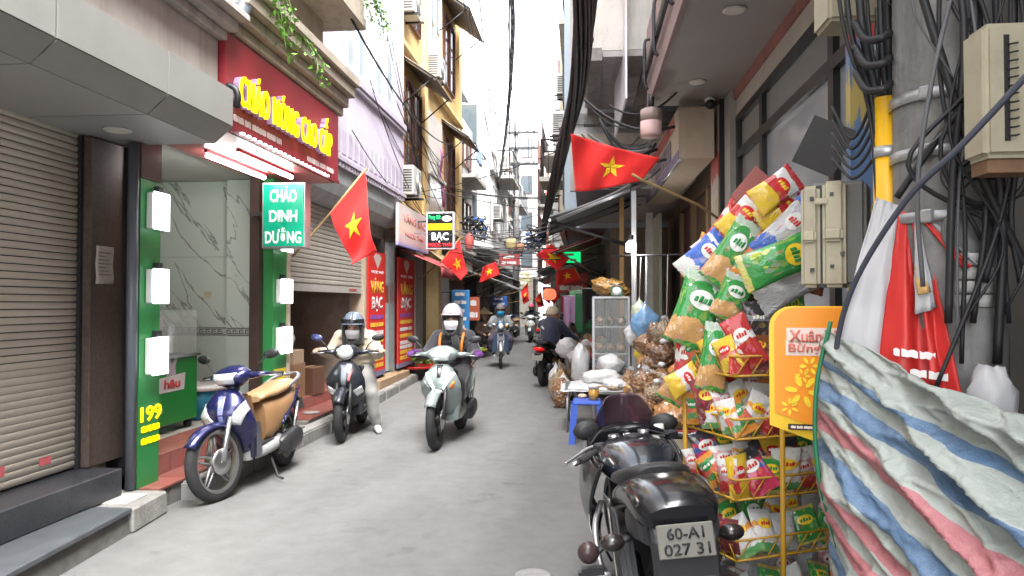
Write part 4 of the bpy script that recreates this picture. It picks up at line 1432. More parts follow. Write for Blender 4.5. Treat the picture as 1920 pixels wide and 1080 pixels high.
    # tail lamp, rail, plate, exhaust, engine
    M().yz([(-.86, .70, .1, .04, 0, 2.4), (-.95, .72, .09, .04, 0, 2.4), (-.985, .725, .05, .025, 0, 2.2)], 16).obj('tail_light', lens_r, t)
    M().tube(spline([(.13, -.55, .80), (.14, -.78, .86), (.09, -.93, .90), (0, -.96, .905), (-.09, -.93, .90), (-.14, -.78, .86), (-.13, -.55, .80)], 5), .016 if style != 'blue' else .02, 8).obj('grab_rail', alu if style == 'blue' else dark_metal, t)
    pl = M().cbox((0, -.99, .56), (.19, .006, .14), (R(-18), 0, 0)).obj('number_plate', plate_shade_m, t)
    M().hexa([(-.06, -.80, .62), (.06, -.80, .62), (.05, -.97, .5), (-.05, -.97, .5), (-.06, -.80, .66), (.06, -.80, .66), (.06, -.99, .64), (-.06, -.99, .64)]).obj('rear_fender', black_pl, t, .01)
    ex = M().yz([(-.28, .26, .04, .04, 0, 2, .17), (-.42, .28, .055, .06, 0, 2.4, .185), (-.75, .34, .06, .07, 0, 2.4, .19), (-.93, .38, .05, .06, 0, 2.4, .19), (-.95, .38, .025, .03, 0, 2.2, .19)], 16).obj('exhaust', dark_metal, t)
    M().yz([(-.4, .36, .03, .05, 0, 3, .245), (-.82, .41, .03, .045, 0, 3, .25)], 12).obj('heat_shield', chrome if style in ('blue', 'rear') else alu, ex)
    M().yz([(-.2, .24, .05, .06, 0, 3, -.13), (-.4, .25, .06, .1, 0, 2.6, -.14), (-.62, .27, .055, .1, 0, 2.4, -.14), (-.72, .27, .03, .06, 0, 2.2, -.14)], 16).obj('engine_case', dark_metal, t)
    M().tube([(-.11, -.62, .29), (-.12, -.78, .60)], .022, 8).obj('shock_absorber', steel, t)
    if style == 'blue' or 'parked' in label:
        M().tube([(-.10, -.08, .22), (-.19, -.0, .03), (-.24, .02, .01)], .012, 6).obj('kickstand', dark_metal, t)
    # steering: neck, cowl, bars, mirrors
    M().tube([(0, .36, .84), (0, .33, .98)], .05, 12).xf(Sm).obj('steering_neck', black_pl, t)
    if style == 'black':
        cw = [(.33, .93, .09, .06, 90, 2.3), (.345, .97, .13, .085, 90, 2.3), (.35, 1.02, .13, .10, 90, 2.2), (.34, 1.08, .115, .085, 90, 2.2), (.33, 1.12, .06, .05, 90, 2)]
    else:
        cw = [(.33, .92, .07, .05, 90, 2.3), (.345, .96, .13, .09, 90, 2.1), (.35, 1.01, .17, .115, 90, 2.0), (.34, 1.06, .165, .10, 90, 2.0), (.32, 1.10, .11, .07, 90, 2.0), (.31, 1.125, .05, .035, 90, 2)]
    M().yz(cw, 26).xf(Sm).obj('headlight_cowl', P['body'], t)
    if style == 'black':
        hl = M().lathe([(0, .035), (.05, .03), (.078, .012), (.085, 0), (.085, -.03)], (0, .44, 1.02), 'Y', 24).xf(Sm).obj('headlight', lens_w, t)
        M().lathe([(.086, -.03), (.094, -.03), (.094, .008), (.086, .008)], (0, .44, 1.02), 'Y', 24, caps=False).xf(Sm).obj('bezel', chrome, hl)
    else:
        patch(cw, [(-.11, 1.055), (.11, 1.055), (.075, .955), (-.075, .955)], .02, .004, 10, 6).xf(Sm).obj('headlight', lens_w, t)
    for s in (-1, 1):
        M().tube([(s * .10, .31, 1.01), (s * .22, .29, 1.02), (s * .30, .25, 1.015)], [.04, .028, .018], 10).xf(Sm).obj('handlebar', P['body'] if style != 'rear' else black_pl, t)
        M().tube([(s * .27, .265, 1.016), (s * .39, .215, 1.005)], .019, 10).xf(Sm).obj('grip', rubber, t)
        M().tube([(s * .24, .32, 1.01), (s * .33, .30, 1.0), (s * .40, .25, .995)], .007, 6).xf(Sm).obj('brake_lever', alu, t)
        mr = M().tube(spline([(s * .2, .30, 1.04), (s * .24, .31, 1.12), (s * .30, .28, 1.18)], 4), .007, 6).xf(Sm).obj('mirror_stalk', black_pl, t)
        M().ell((s * .33, .27, 1.20), (.07, .018, .045), 14, 8, (0, R(-10 * s), R(-8 * s))).xf(Sm).obj('mirror', paint('mirror blue', (.05, .07, .2)) if style in ('blue', 'black') and s > 0 and style == 'black' else black_pl, mr)
        M().ell((s * .33, .252, 1.20), (.06, .006, .036), 14, 8, (0, R(-10 * s), R(-8 * s))).xf(Sm).obj('mirror_glass', mirror_m, mr)
    # lamps on the apron
    for s in (-1, 1):
        if style == 'blue':
            patch(ap, [(s * .05, .60), (s * .16, .79), (s * .198, .70), (s * .13, .57)], .014, .004).obj('turn_signal', lens_w, t)
        elif style == 'silver':
            patch(ap, [(s * .15, .80), (s * .122, .815), (s * .04, .64), (s * .052, .615)], .012, .006).obj('running_light', lens_lit, t)
            patch(ap, [(s * .165, .72), (s * .135, .70), (s * .105, .63), (s * .14, .63)], .012, .002).obj('turn_signal', lens_o if s < 0 else mat('grey lens', (.2, .22, .22), .15, coat=.5), t)
        elif style == 'black':
            patch(ap, [(s * .08, .53), (s * .18, .60), (s * .19, .52), (s * .12, .46)], .014, .004).obj('turn_signal', lens_w, t)
        else:
            patch(ap, [(s * .08, .66), (s * .17, .72), (s * .18, .64), (s * .11, .58)], .012, .004).obj('turn_signal', lens_o, t)
    if style == 'black':
        patch(ap, [(-.035, .86), (.035, .86), (.02, .58), (-.02, .58)], .01, .004).obj('centre_strip', mat('grey trim strip', (.18, .2, .22), .4), t)
        patch(ap, [(-.085, .80), (-.06, .82), (-.04, .66), (-.06, .65)], .006, .004).obj('sticker', mat('red white sticker', (.6, .12, .12), .4, var=.6, ns=40), t)
    elif style in ('silver', 'white'):
        patch(ap, [(-.03, .90), (.03, .90), (.018, .76), (-.018, .76)], .01, .004).obj('centre_strip', black_pl, t)
        patch(ap, [(-.012, .87), (.012, .87), (.01, .80), (-.01, .80)], .006, .011).obj('badge', chrome, t)
    elif style == 'blue':
        patch(ap, [(-.03, .85), (.03, .85), (.012, .56), (-.012, .56)], .006, .003).obj('centre_strip', paint('pale blue', (.25, .27, .5)), t)
    squat(t, lambda y: .84, .40)
    t.location = loc
    t.rotation_euler = (0, R(lean), R(rz))
    return t


def place(x, y, wheel_y, rz):
    """root position so that the front wheel stands at x, y"""
    a = R(rz)
    return (x + math.sin(a) * wheel_y, y - math.cos(a) * wheel_y, 0)


_b = scooter('deep blue scooter with tan seat parked empty at the kerb', 'blue', place(-2.64, 5.24, .63, 181), 181, steer=-14, lean=6)
_b.scale = (.96, .96, .96)
scooter('charcoal scooter with round headlight ridden by the person in cream', 'black', place(-2.52, 7.6, .63, 187), 187, steer=2)
scooter('silver green scooter with lit white V lamps in the middle of the lane', 'silver', place(-1.46, 7.3, .63, 178), 178)
scooter('mint white scooter approaching far down the lane', 'white', place(-1.97, 27.2, .63, 180), 180)
scooter('black scooter seen from behind stopped at the market stall', 'rear', (-.55, 13.6, 0), -14, steer=-8)
_pl = [c for c in KIDS([o for o in COL.objects if o.get('label', '').startswith('black scooter seen')][0]) if c.name.startswith('number_plate')][0]
words(ink, _pl, (0, -1.0, .59), (1, 0, 0), (0, .3, .95), .045, .13, 3)
words(ink, _pl, (0, -1.02, .53), (1, 0, 0), (0, .3, .95), .045, .15, 3)

# the moped
def moped(loc, rz):
    t = thing('moped', 'small blue step through motorbike ridden by the man in grey', 'motorbike', (0, 0, 0), 'scooters and motorbikes')
    bm_ = paint('moped blue', (.05, .09, .15), .1, .4)
    wheel(t, 'front_wheel', .6, .28, .06, steel, spokes=24, wire=True, disc=False)
    wheel(t, 'rear_wheel', -.6, .28, .065, steel, spokes=24, wire=True, disc=False)
    fender(.31, .05, .6, .28, 20, 150).obj('front_fender', mat('silver fender', (.4, .42, .44), .4, metal=.5), t)
    fender(.31, .05, -.6, .28, 30, 190).obj('rear_fender', bm_, t)
    for s in (-1, 1):
        M().tube([(s * .07, .6, .28), (s * .06, .42, .82)], .016, 8).obj('fork_leg', alu, t)
        M().hexa([(s * .1, .38, .34), (s * .2, .34, .36), (s * .19, .31, .36), (s * .1, .34, .34), (s * .05, .42, .76), (s * .15, .38, .74), (s * .14, .35, .74), (s * .05, .38, .76)]).obj('leg_guard', bm_, t, .01)
        M().tube([(0, .4, .95), (s * .2, .38, .98), (s * .36, .28, .97)], .012, 8).obj('handlebar', chrome, t)
        M().tube([(s * .27, .32, .975), (s * .38, .27, .97)], .018, 8).obj('grip', rubber, t)
    M().yz([(.42, .84, .05, .05), (.48, .93, .09, .09), (.42, 1.0, .09, .06), (.36, 1.02, .05, .03)], 16).obj('headlight_cowl', bm_, t)
    M().lathe([(0, .03), (.05, .025), (.07, 0)], (0, .54, .93), 'Y', 18).obj('headlight', lens_w, t)
    M().ell((-.13, .42, .93), (.035, .03, .035), 10, 6).obj('turn_signal', lens_o, t)
    M().yz([(.38, .68, .05, .08), (.15, .48, .06, .07), (-.1, .5, .08, .1), (-.4, .62, .1, .1), (-.7, .68, .07, .05)], 16).obj('frame_cover', bm_, t)
    M().yz([(-.05, .72, .08, .03), (-.3, .75, .12, .04), (-.7, .79, .1, .04)], 16).obj('seat', seat_blk, t)
    M().yz([(.12, .3, .09, .08, 0, 3), (-.15, .3, .1, .09, 0, 3)], 14).obj('engine', alu, t)
    M().yz([(-.1, .25, .03, .03, 0, 2, .14), (-.5, .27, .04, .04, 0, 2, .15), (-.9, .33, .035, .035, 0, 2, .15)], 12).obj('exhaust', chrome, t)
    M().cbox((0, .5, .66), (.17, .004, .1), (R(15), 0, 0)).obj('front_plate', mat('dark badge', (.1, .1, .12), .4), t)
    t.location = loc
    t.rotation_euler = (0, 0, R(rz))
    return t


moped(place(-1.83, 16.4, .6, 187), 187)


# ------------------------------------------------------------------ the black sports motorcycle
def sportbike(loc, rz, lean):
    t = thing('sport_motorcycle', 'black faired sports motorcycle parked with its tail and plate towards the lane', 'motorcycle', (0, 0, 0))
    blk = mat('bike black', (.010, .010, .012), .14, var=.05, rnd=0.)
    mat_blk = mat('satin black', (.022, .022, .024), .5, var=.1, bump=.05)
    tankp = paint('tank black blue', (.02, .025, .035), .35, .22)
    gun = paint('gunmetal stripe', (.2, .19, .175), .5, .4)
    St = Matrix.Translation((0, .48, 0)) @ Matrix.Rotation(R(24), 4, 'Z') @ Matrix.Translation((0, -.48, 0))
    wheel(t, 'front_wheel', .72, .295, .11, dark_metal, Matrix.Translation((0, .6, 0)) @ Matrix.Rotation(R(14), 4, 'Z') @ Matrix.Translation((0, -.6, 0)))
    wheel(t, 'rear_wheel', -.62, .30, .14, dark_metal, disc=False)
    fender(.325, .06, .72, .295, 40, 160).obj('front_fender', blk, t)
    for s in (-1, 1):
        M().tube([(s * .1, .7, .3), (s * .09, .52, .92)], .024, 10).obj('fork_leg', dark_metal, t)
    # belly and main fairing sides
    for s in (-1, 1):
        M().sheet(lambda u, v: (s * (.17 + .07 * math.sin(math.pi * v) + .03 * math.sin(math.pi * u)), lerp(.78 - .2 * v, -.02 + .14 * v, u), lerp(.98 - .08 * u - .03 * math.sin(3 * u), .30 + .1 * (1 - u), v)), 16, 16, .012).obj('side_fairing', blk, t)
        M().sheet(lambda u, v: (s * (.243 + .012 * math.sin(math.pi * v)), lerp(.5, .1, u) - .1 * v, lerp(.66 - .04 * u, .56 - .1 * u, v)), 8, 4, .006).obj('fairing_stripe', gun, t)
    M().yz([(.52, .90, .2, .09, 0, 2.4), (.66, .88, .19, .12, 0, 2.4), (.80, .82, .14, .11, 0, 2.2), (.9, .77, .06, .05, 0, 2)], 26).obj('nose_fairing', blk, t)
    M().ell((0, .88, .78), (.1, .03, .05), 14, 8).obj('headlight', lens_w, t)
    # windscreen bubble
    scr = mat('smoked purple screen', (.10, .055, .075), .06, alpha=.72, var=.1, coat=.8)
    M().sheet(lambda u, v: ((.155 - .05 * v ** 2.2) * math.sin((u - .5) * 2.6) / math.sin(1.3), .60 + .12 * (1 - v) + (.11 + .02 * v) * math.cos((u - .5) * 2.6) - .06, .93 + .27 * v ** .9 - .05 * (abs(u - .5) * 2) ** 3 * v), 18, 10, .005).obj('windscreen', scr, t)
    M().tube(spline([(-.15, .61, .935), (-.09, .72, .93), (0, .76, .93), (.09, .72, .93), (.15, .61, .935)], 5), .01, 6).obj('screen_trim', mat_blk, t)
    ds = M().cbox((0, .6, .93), (.2, .09, .05), (R(35), 0, 0)).obj('dash', mat_blk, t, .01, 2)
    M().cbox((.0, .575, .957), (.075, .05, .008), (R(35), 0, 0)).obj('display', mat('pink white display', (.6, .5, .6), .3), ds)
    # mirrors on stalks
    for s in (-1, 1):
        mm = M().tube(spline([(s * .14, .66, .95), (s * .17, .66, .96), (s * .2, .64, .97)], 4), .009, 6).obj('mirror_stalk', mat_blk, t)
        M().ell((s * .2, .635, .97), (.075, .035, .07), 14, 8, (0, 0, R(-12 * s))).obj('mirror', mat_blk, mm)
        M().ell((s * .2, .615, .97), (.06, .02, .055), 14, 8, (0, 0, R(-12 * s))).obj('mirror_glass', mat_blk, mm)
    # steering head, clip-ons
    yk = M().box(-.11, .11, .44, .52, .90, .925).xf(St).obj('top_yoke', mat_blk, t, .012, 2)
    M().lathe([(0, .04), (.03, .04), (.035, .0)], (0, .48, .925), n=16).xf(St).obj('ignition', chrome, yk)
    for s in (-1, 1):
        M().lathe([(.0, .045), (.028, .045), (.03, 0)], (s * .085, .48, .925), n=14).xf(St).obj('fork_cap', alu, yk)
        M().tube([(s * .08, .46, .92), (s * .2, .42, .91), (s * .26, .385, .90)], .014, 8).xf(St).obj('handlebar', mat_blk, t)
        M().tube([(s * .22, .405, .905), (s * .36, .325, .885)], .02, 10).xf(St).obj('grip', rubber, t)
        M().tube([(s * .36, .325, .885), (s * .41, .30, .878)], [.016, .013], 10).xf(St).obj('bar_end', chrome, t)
        M().tube(spline([(s * .17, .47, .92), (s * .24, .47, .91), (s * .36, .40, .885), (s * .42, .36, .875)], 4), [.012] * 6 + [.008] * 6 + [.012], 8).xf(St).obj('brake_lever', alu, t)
        M().box(s * .2 - .03, s * .2 + .03, .38, .44, .89, .95).xf(St).obj('switch_box', mat_blk, t, .01)
    M().lathe([(0, .05), (.025, .05), (.03, 0)], (.19, .50, .93), n=12).xf(St).obj('fluid_cup', mat('milky plastic', (.6, .6, .55), .4), t)
    M().tube(spline([(-.2, .4, .93), (-.12, .5, .99), (.05, .55, .97), (.2, .45, .93)], 5), .006, 6).obj('brake_hose', cable_m, t)
    M().tube(spline([(-.22, .42, .9), (-.2, .5, .84), (-.1, .45, .7)], 5), .006, 6).obj('clutch_cable', cable_m, t)
    # tank, seat, tail
    M().yz([(.44, .80, .08, .07, 0, 2.4), (.40, .845, .15, .10, 0, 2.3), (.30, .87, .185, .125, 0, 2.3), (.15, .865, .18, .125, 0, 2.3), (.0, .83, .14, .10, 0, 2.3), (-.10, .79, .1, .06, 0, 2.2)], 28).obj('fuel_tank', tankp, t)
    M().lathe([(0, .012), (.04, .012), (.045, 0)], (0, .27, .99), n=18).obj('filler_cap', mat_blk, t)
    M().yz([(.02, .81, .09, .025, 0, 2.6), (-.06, .835, .13, .04, 6, 2.8), (-.2, .845, .155, .045, 0, 2.8), (-.34, .86, .15, .05, 0, 2.8), (-.45, .88, .12, .05, 0, 2.6), (-.50, .89, .06, .025, 0, 2.4)], 26).obj('seat', seat_blk, t)
    M().yz([(-.08, .72, .12, .09, 0, 3), (-.3, .76, .165, .09, 0, 2.6), (-.5, .81, .165, .085, 0, 2.4), (-.70, .835, .15, .075, 0, 2.6), (-.88, .83, .135, .068, 0, 2.6), (-.965, .825, .105, .04, 0, 2.4)], 28).obj('tail_cowl', blk, t)
    M().yz([(-.40, .70, .13, .07, 0, 3), (-.66, .74, .15, .09, 0, 3), (-.88, .77, .13, .07, 0, 3)], 22).obj('under_tail', mat_blk, t)
    M().yz([(-.83, .80, .12, .045, 0, 3), (-.935, .805, .11, .035, 0, 3)], 18).obj('tail_light', mat('smoked red lens', (.012, .008, .009), .15, coat=.5), t)
    for s in (-1, 1):
        M().sheet(lambda u, v: (s * (.17 + .01 * math.sin(u * 3)), lerp(-.0, -.52, u) - .12 * v, lerp(.70 + .06 * u, .62 + .02 * u - .1 * (1 - u), v)), 10, 5, .012).obj('side_panel', mat_blk, t)
        M().sheet(lambda u, v: (s * .183, lerp(-.02, -.42, u), lerp(.735 + .05 * u, .70 + .055 * u, v)), 8, 2, .006).obj('side_stripe', gun, t)
        M().sheet(lambda u, v: (s * .19, -.38 - .10 * u - .04 * v, lerp(.74, .42, u) + .0 * v), 8, 2, .006).obj('tail_stripe', gun, t)
        M().hexa([(s * .12, -.44, .30), (s * .17, -.44, .3), (s * .17, -.66, .42), (s * .12, -.66, .42), (s * .12, -.3, .60), (s * .18, -.3, .6), (s * .18, -.55, .66), (s * .12, -.55, .66)]).obj('footrest_plate', mat_blk, t, .02, 2)
    # silver grab tube and peg on the left
    M().tube(spline([(-.19, .10, .66), (-.235, -.05, .56), (-.235, -.2, .42), (-.2, -.3, .38)], 5), .014, 8).obj('frame_tube', alu, t)
    M().tube([(-.17, -.28, .40), (-.29, -.28, .40)], .016, 8).obj('foot_peg', alu, t)
    M().tube([(.17, -.28, .40), (.29, -.28, .40)], .016, 8).obj('foot_peg', alu, t)
    # indicators on stalks: the left one stands out
    for s in (-1, 1):
        st = M().tube([(s * .12, -.66, .68), (s * .18, -.69, .67)], .012, 8).obj('signal_stalk', mat_blk, t)
        M().ell((s * .205, -.69, .67), (.045, .036, .032), 14, 8).obj('turn_signal', mat('smoked lens', (.02, .015, .015), .25, coat=.3), st)
    M().tube([(-.20, -.22, .52), (-.27, -.24, .47)], .012, 8).obj('damper_arm', mat_blk, t)
    M().ell((-.28, -.25, .50), (.045, .04, .055), 12, 8).obj('round_reflector', mat('dark reflector', (.05, .03, .03), .3), t)
    M().cbox((-.27, -.26, .395), (.12, .07, .075)).obj('peg_rubber', black_pl, t, .015, 2)
    # plate
    M().hexa([(-.08, -.80, .72), (.08, -.80, .72), (.10, -.99, .40), (-.10, -.99, .40), (-.1, -.85, .79), (.1, -.85, .79), (.1, -1.0, .68), (-.1, -1.0, .68)]).obj('plate_holder', mat_blk, t, .01)
    pl = M().cbox((0, -1.005, .675), (.172, .006, .108), (R(-10), 0, 0)).obj('number_plate', plate_shade_m, t, .004)
    text('plate_figures', '60-A1', ink, pl, (0, -1.005, .700), (1, 0, 0), (0, .174, .985), .036, .004, bold=.008, width=.112)
    text('plate_figures', '027 31', ink, pl, (0, -1.0135, .651), (1, 0, 0), (0, .174, .985), .036, .004, bold=.008, width=.138)
    M().hexa([(-.09, -.80, .40), (.09, -.80, .40), (.08, -.99, .35), (-.08, -.99, .35), (-.09, -.8, .5), (.09, -.8, .5), (.09, -1.0, .56), (-.09, -1.0, .56)]).obj('mud_flap', mat_blk, t, .01)
    M().yz([(-.1, .3, .06, .06, 0, 2.4, .2), (-.5, .38, .065, .07, 0, 2.4, .21), (-.8, .46, .06, .065, 0, 2.4, .21)], 16).obj('exhaust', dark_metal, t)
    for s in (-1, 1):
        M().tube([(s * .09, -.1, .42), (s * .1, -.62, .30)], .028, 8).obj('swing_arm', dark_metal, t)
    M().yz([(.35, .42, .15, .14, 0, 3), (.1, .4, .17, .17, 0, 3), (-.12, .42, .15, .14, 0, 3)], 18).obj('engine', dark_metal, t)
    M().tube([(-.12, .0, .22), (-.28, .08, .0)], .014, 8).obj('kickstand', dark_metal, t)
    for o in list(COL.objects):      # the number plate sits high under the tail
        if o.parent and (o.parent == t or o.parent.parent == t) and o.name.split('.')[0] in ('number_plate', 'plate_figures', 'plate_holder', 'mud_flap'):
            for v in o.data.vertices:
                v.co.z += .09
    squat(t, lambda y: lerp(.74, .93, max(0., min(1., (.1 - y) / .8))), .35)
    t.location = loc
    t.rotation_euler = (0, R(lean), R(rz))
    return t


sportbike((.33, 3.32, 0), 3, -6)
# ------------------------------------------------------------------ people (built in the frame of their seat, facing +y)
def cloth(name, c, **k):
    return mat('cloth ' + name, c, .8, var=.12, ns=9, bump=.35, bs=16, sheen=.2, **k)


def hand(mb, wrist, d, grip, s):
    """palm with four bent fingers of unequal length and a thumb from its side; d = direction of the palm"""
    w, d = Vector(wrist), Vector(d).normalized()
    side = Vector((0, 0, 1)).cross(d)
    side = side.normalized() if side.length > .1 else Vector((1, 0, 0))
    up = d.cross(side) * (1 if d.cross(side).z > 0 else -1)
    palm = w + d * .045
    limb(mb, [w, palm, w + d * .075], [.024, .028, .026], 8)
    for k, (off, ln) in enumerate(((-.027, .062), (-.009, .07), (.009, .066), (.026, .052))):
        b = w + d * .075 + side * off
        curl = grip
        m_ = b + d * ln * .5 - up * ln * .25 * curl
        e = m_ + d * ln * (.45 - .5 * curl) - up * ln * .45 * curl
        limb(mb, [b, m_, e], [.0105, .0095, .008], 6)
    tb = w + d * .03 + side * .026 * s
    limb(mb, [tb, tb + d * .03 + side * .022 * s - up * .01, tb + d * .055 + side * .012 * s - up * .028 * grip], [.012, .011, .009], 6)


SEATED = []


def person(label, J, top, legs, shoe, loc, rz, hand_m=None, skin=skin_m, group='people in the lane', puff=0., fat=1.):
    """J: joints hip, chest, neck, head, and left/right shoulder, elbow, hand, knee, foot"""
    t = thing('person', label, 'person', (0, 0, 0), group)
    V = Vector
    hip, chest, neck, head = (V(J[k]) for k in ('hip', 'chest', 'neck', 'head'))
    fw = V(J.get('face', (0, 1, 0))).normalized()
    rt = fw.cross(V((0, 0, 1))).normalized()
    # body: one continuous skin
    b = M()
    limb(b, [hip, hip.lerp(chest, .5), chest, neck], [.11, .10, .12, .05])
    limb(b, [neck, neck.lerp(head, .5), head], [.05, .05, .06])
    b.ell(head + V((0, 0, .01)), (.075, .092, .112), 16, 12, (0, 0, math.atan2(fw.y, fw.x) - math.pi / 2))
    b.ell(head + fw * .05 - V((0, 0, .06)), (.045, .045, .04), 12, 8)
    b.ell(head + fw * .092 - V((0, 0, .005)), (.013, .02, .022), 8, 6)
    b.ell(head + fw * .085 - V((0, 0, .05)), (.022, .012, .009), 8, 6)
    for s in (-1, 1):
        b.ell(head + rt * .075 * s, (.014, .02, .03), 8, 6)
    for s, k in ((-1, 'l'), (1, 'r')):
        sh, el, ha = (V(J[k + q]) for q in ('sh', 'el', 'ha'))
        limb(b, [sh, el, ha], [.045, .036, .024])
        hand(b, ha, ha - el, J.get('grip', .9), -s)
        kn, ft = V(J[k + 'kn']), V(J[k + 'ft'])
        limb(b, [hip + V((s * .09, 0, 0)), kn, ft + V((0, 0, .05))], [.08, .055, .038])
        toe = J.get(k + 'toe', (0, .15, 0))
        limb(b, [ft + V((0, 0, .04)), ft + V(toe) * .7 + V((0, 0, .02))], [.035, .025])
    body = fuse('body', b, skin, t, .0115, 4)
    for s in (-1, 1):
        M().ell(head + fw * .083 + rt * .032 * s + V((0, 0, .022)), (.013, .008, .007), 8, 6).obj('eye', ink, t)
    # jacket: torso and sleeves as one garment
    g = M()
    limb(g, [hip + V((0, 0, -.02)), hip.lerp(chest, .35), hip.lerp(chest, .7), chest], [.15 * fat, .155 * fat, .16 * fat, .14 * fat])
    for s in (-1, 1):
        limb(g, [chest + V((s * .05, 0, -.14)), chest + V((s * .09, 0, -.02))], [.13 * fat, .10 * fat])
    limb(g, [chest, neck + V((0, 0, -.02))], [.12, .068])
    for s, k in ((-1, 'l'), (1, 'r')):
        sh, el, ha = (V(J[k + q]) for q in ('sh', 'el', 'ha'))
        pts = [chest.lerp(sh, .5), sh, sh.lerp(el, .5), el, el.lerp(ha, .5), ha.lerp(el, .06)]
        limb(g, pts, [.085, .078 * fat, .068 * fat, .062 * fat, .055 * fat, .045])
        if puff:
            for q in range(1, 8):
                pp = sh.lerp(el, q / 7.)
                g.ell(pp, (.078 * fat, .078 * fat, .04), 12, 7)
    if puff:
        for q in range(7):
            g.ell(hip.lerp(chest, q / 6.), (.20 * fat, .165 * fat, .038), 20, 7)
    fuse('jacket', g, top, t, .016, 5 if not puff else 3)
    # trousers
    g = M()
    limb(g, [hip + V((0, .02, .04)), hip], [.13, .14])
    for s, k in ((-1, 'l'), (1, 'r')):
        kn, ft = V(J[k + 'kn']), V(J[k + 'ft'])
        limb(g, [hip + V((s * .08, .02, -.01)), (hip + V((s * .09, 0, 0))).lerp(kn, .5), kn, kn.lerp(ft, .5), ft + V((0, 0, .1))], [.115, .10, .085, .075, .062])
    fuse('trousers', g, legs, t, .016, 5)
    for s, k in ((-1, 'l'), (1, 'r')):
        ft = V(J[k + 'ft'])
        toe = V(J.get(k + 'toe', (0, .15, 0)))
        sb = M()
        limb(sb, [ft + V((0, 0, .075)), ft + V((0, 0, .045)) - toe * .15, ft + toe * .5 + V((0, 0, .04)), ft + toe + V((0, 0, .03))], [.045, .043, .042, .035])
        fuse('shoe', sb, shoe, t, .01, 3)
        if hand_m:
            el, ha = V(J[k + 'el']), V(J[k + 'ha'])
            gb = M()
            hand(gb, ha, ha - el, .9, -s)
            limb(gb, [ha.lerp(el, .15), ha], [.04, .036])
            gv = fuse('glove', gb, hand_m, t, .009, 1)
            for v in gv.data.vertices:
                v.co += v.normal * .006
    SEATED.append((t, loc, rz))
    return t, head, fw, rt


def helmet(t, head, fw, m_, full=False, visor=None, lift=.035, size=1.):
    """open or full helmet shell over the head, parented to the person"""
    az = math.atan2(fw.y, fw.x) - math.pi / 2
    s = M()

    def fn(u, v):
        a = 2 * math.pi * u
        front = max(0, math.cos(a))
        low = -.012 + .05 * front if not full else -.12 + .13 * front ** 1.5
        z = lerp(.142, low, v)
        k = math.sqrt(max(0, 1 - (max(z, 0) / .145) ** 2)) if z > 0 else 1 - .12 * (z / .12) ** 2
        return Vector((.108 * size * k * math.sin(a), .128 * size * k * math.cos(a), z * size + lift))
    s.sheet(fn, 28, 12, .012)
    s.xf(Matrix.Translation(head) @ Matrix.Rotation(az, 4, 'Z'))
    h = s.obj('helmet', m_, t)
    if not full:
        b = M().sheet(lambda u, v: Vector(((u - .5) * .2 * size, .115 * size + .05 * v - .06 * (abs(u - .5) * 2) ** 2, lift + .04 - .015 * v)), 10, 3, .006)
        b.xf(Matrix.Translation(head) @ Matrix.Rotation(az, 4, 'Z')).obj('peak', m_, h)
    if full:
        c = M().sheet(lambda u, v: Vector((.118 * math.sin((u - .5) * 3.3), .128 * math.cos((u - .5) * 3.3) + .02, lift - .075 - .07 * v)), 14, 4, .014)
        c.xf(Matrix.Translation(head) @ Matrix.Rotation(az, 4, 'Z')).obj('chin_guard', black_pl, h)
    if visor:
        b = M().sheet(lambda u, v: Vector((.122 * size * math.sin((u - .5) * 2.2), .14 * size * math.cos((u - .5) * 2.2), lift + .085 - .05 * v)), 14, 4, .005)
        b.xf(Matrix.Translation(head) @ Matrix.Rotation(az, 4, 'Z')).obj('visor', visor, h)
    return h


def mask(t, head, fw, m_):
    az = math.atan2(fw.y, fw.x) - math.pi / 2
    s = M().sheet(lambda u, v: Vector(((.096 - .02 * v) * math.sin((u - .5) * 2.6), (.108 + .024 * math.sin(math.pi * min(1, v + .15))) * math.cos((u - .5) * 2.2), -.002 - .1 * v)), 12, 8, .005)
    return s.xf(Matrix.Translation(head) @ Matrix.Rotation(az, 4, 'Z')).obj('face_mask', m_, t)


def wrap(t, head, fw, m_, r=.1):
    """scarf or hood round head and neck, open at the face"""
    az = math.atan2(fw.y, fw.x) - math.pi / 2

    def fn(u, v):
        op = R(46) * math.sin(math.pi * min(1, .12 + .95 * v)) ** .6 if v < .85 else R(12)
        a = op + (2 * math.pi - 2 * op) * u
        z = lerp(.07, -.17, v)
        k = 1. if v < .6 else 1 - .12 * (v - .6)
        return Vector((r * k * math.sin(a), r * 1.12 * k * math.cos(a), z))
    o = M().sheet(fn, 22, 10, .012).xf(Matrix.Translation(head) @ Matrix.Rotation(az, 4, 'Z')).obj('head_scarf', m_, t)
    M().lathe([(.075, 0), (.095, .02), (.09, .06), (.07, .075)], head + Vector((0, .01, -.19)), n=18, caps=False).obj('scarf_collar', m_, o)
    return o


def sit(hipz=.77, lean=.05, spread=.13, head_z=.52, **k):
    """riding pose on a scooter"""
    J = dict(hip=(0, -.28, hipz), chest=(0, -.28 + lean, hipz + .34), neck=(0, -.27 + lean * 1.3, hipz + .42), head=(0, -.24 + lean * 1.6, hipz + head_z),
             lsh=(-.17, -.27 + lean, hipz + .34), rsh=(.17, -.27 + lean, hipz + .34), lel=(-.27, -.08, hipz + .15), rel=(.27, -.08, hipz + .15),
             lha=(-.335, .165, .92), rha=(.335, .165, .92), lkn=(-spread, .12, .60), rkn=(spread, .12, .60), lft=(-.11, .06, .30), rft=(.11, .06, .30))
    J.update(k)
    return J


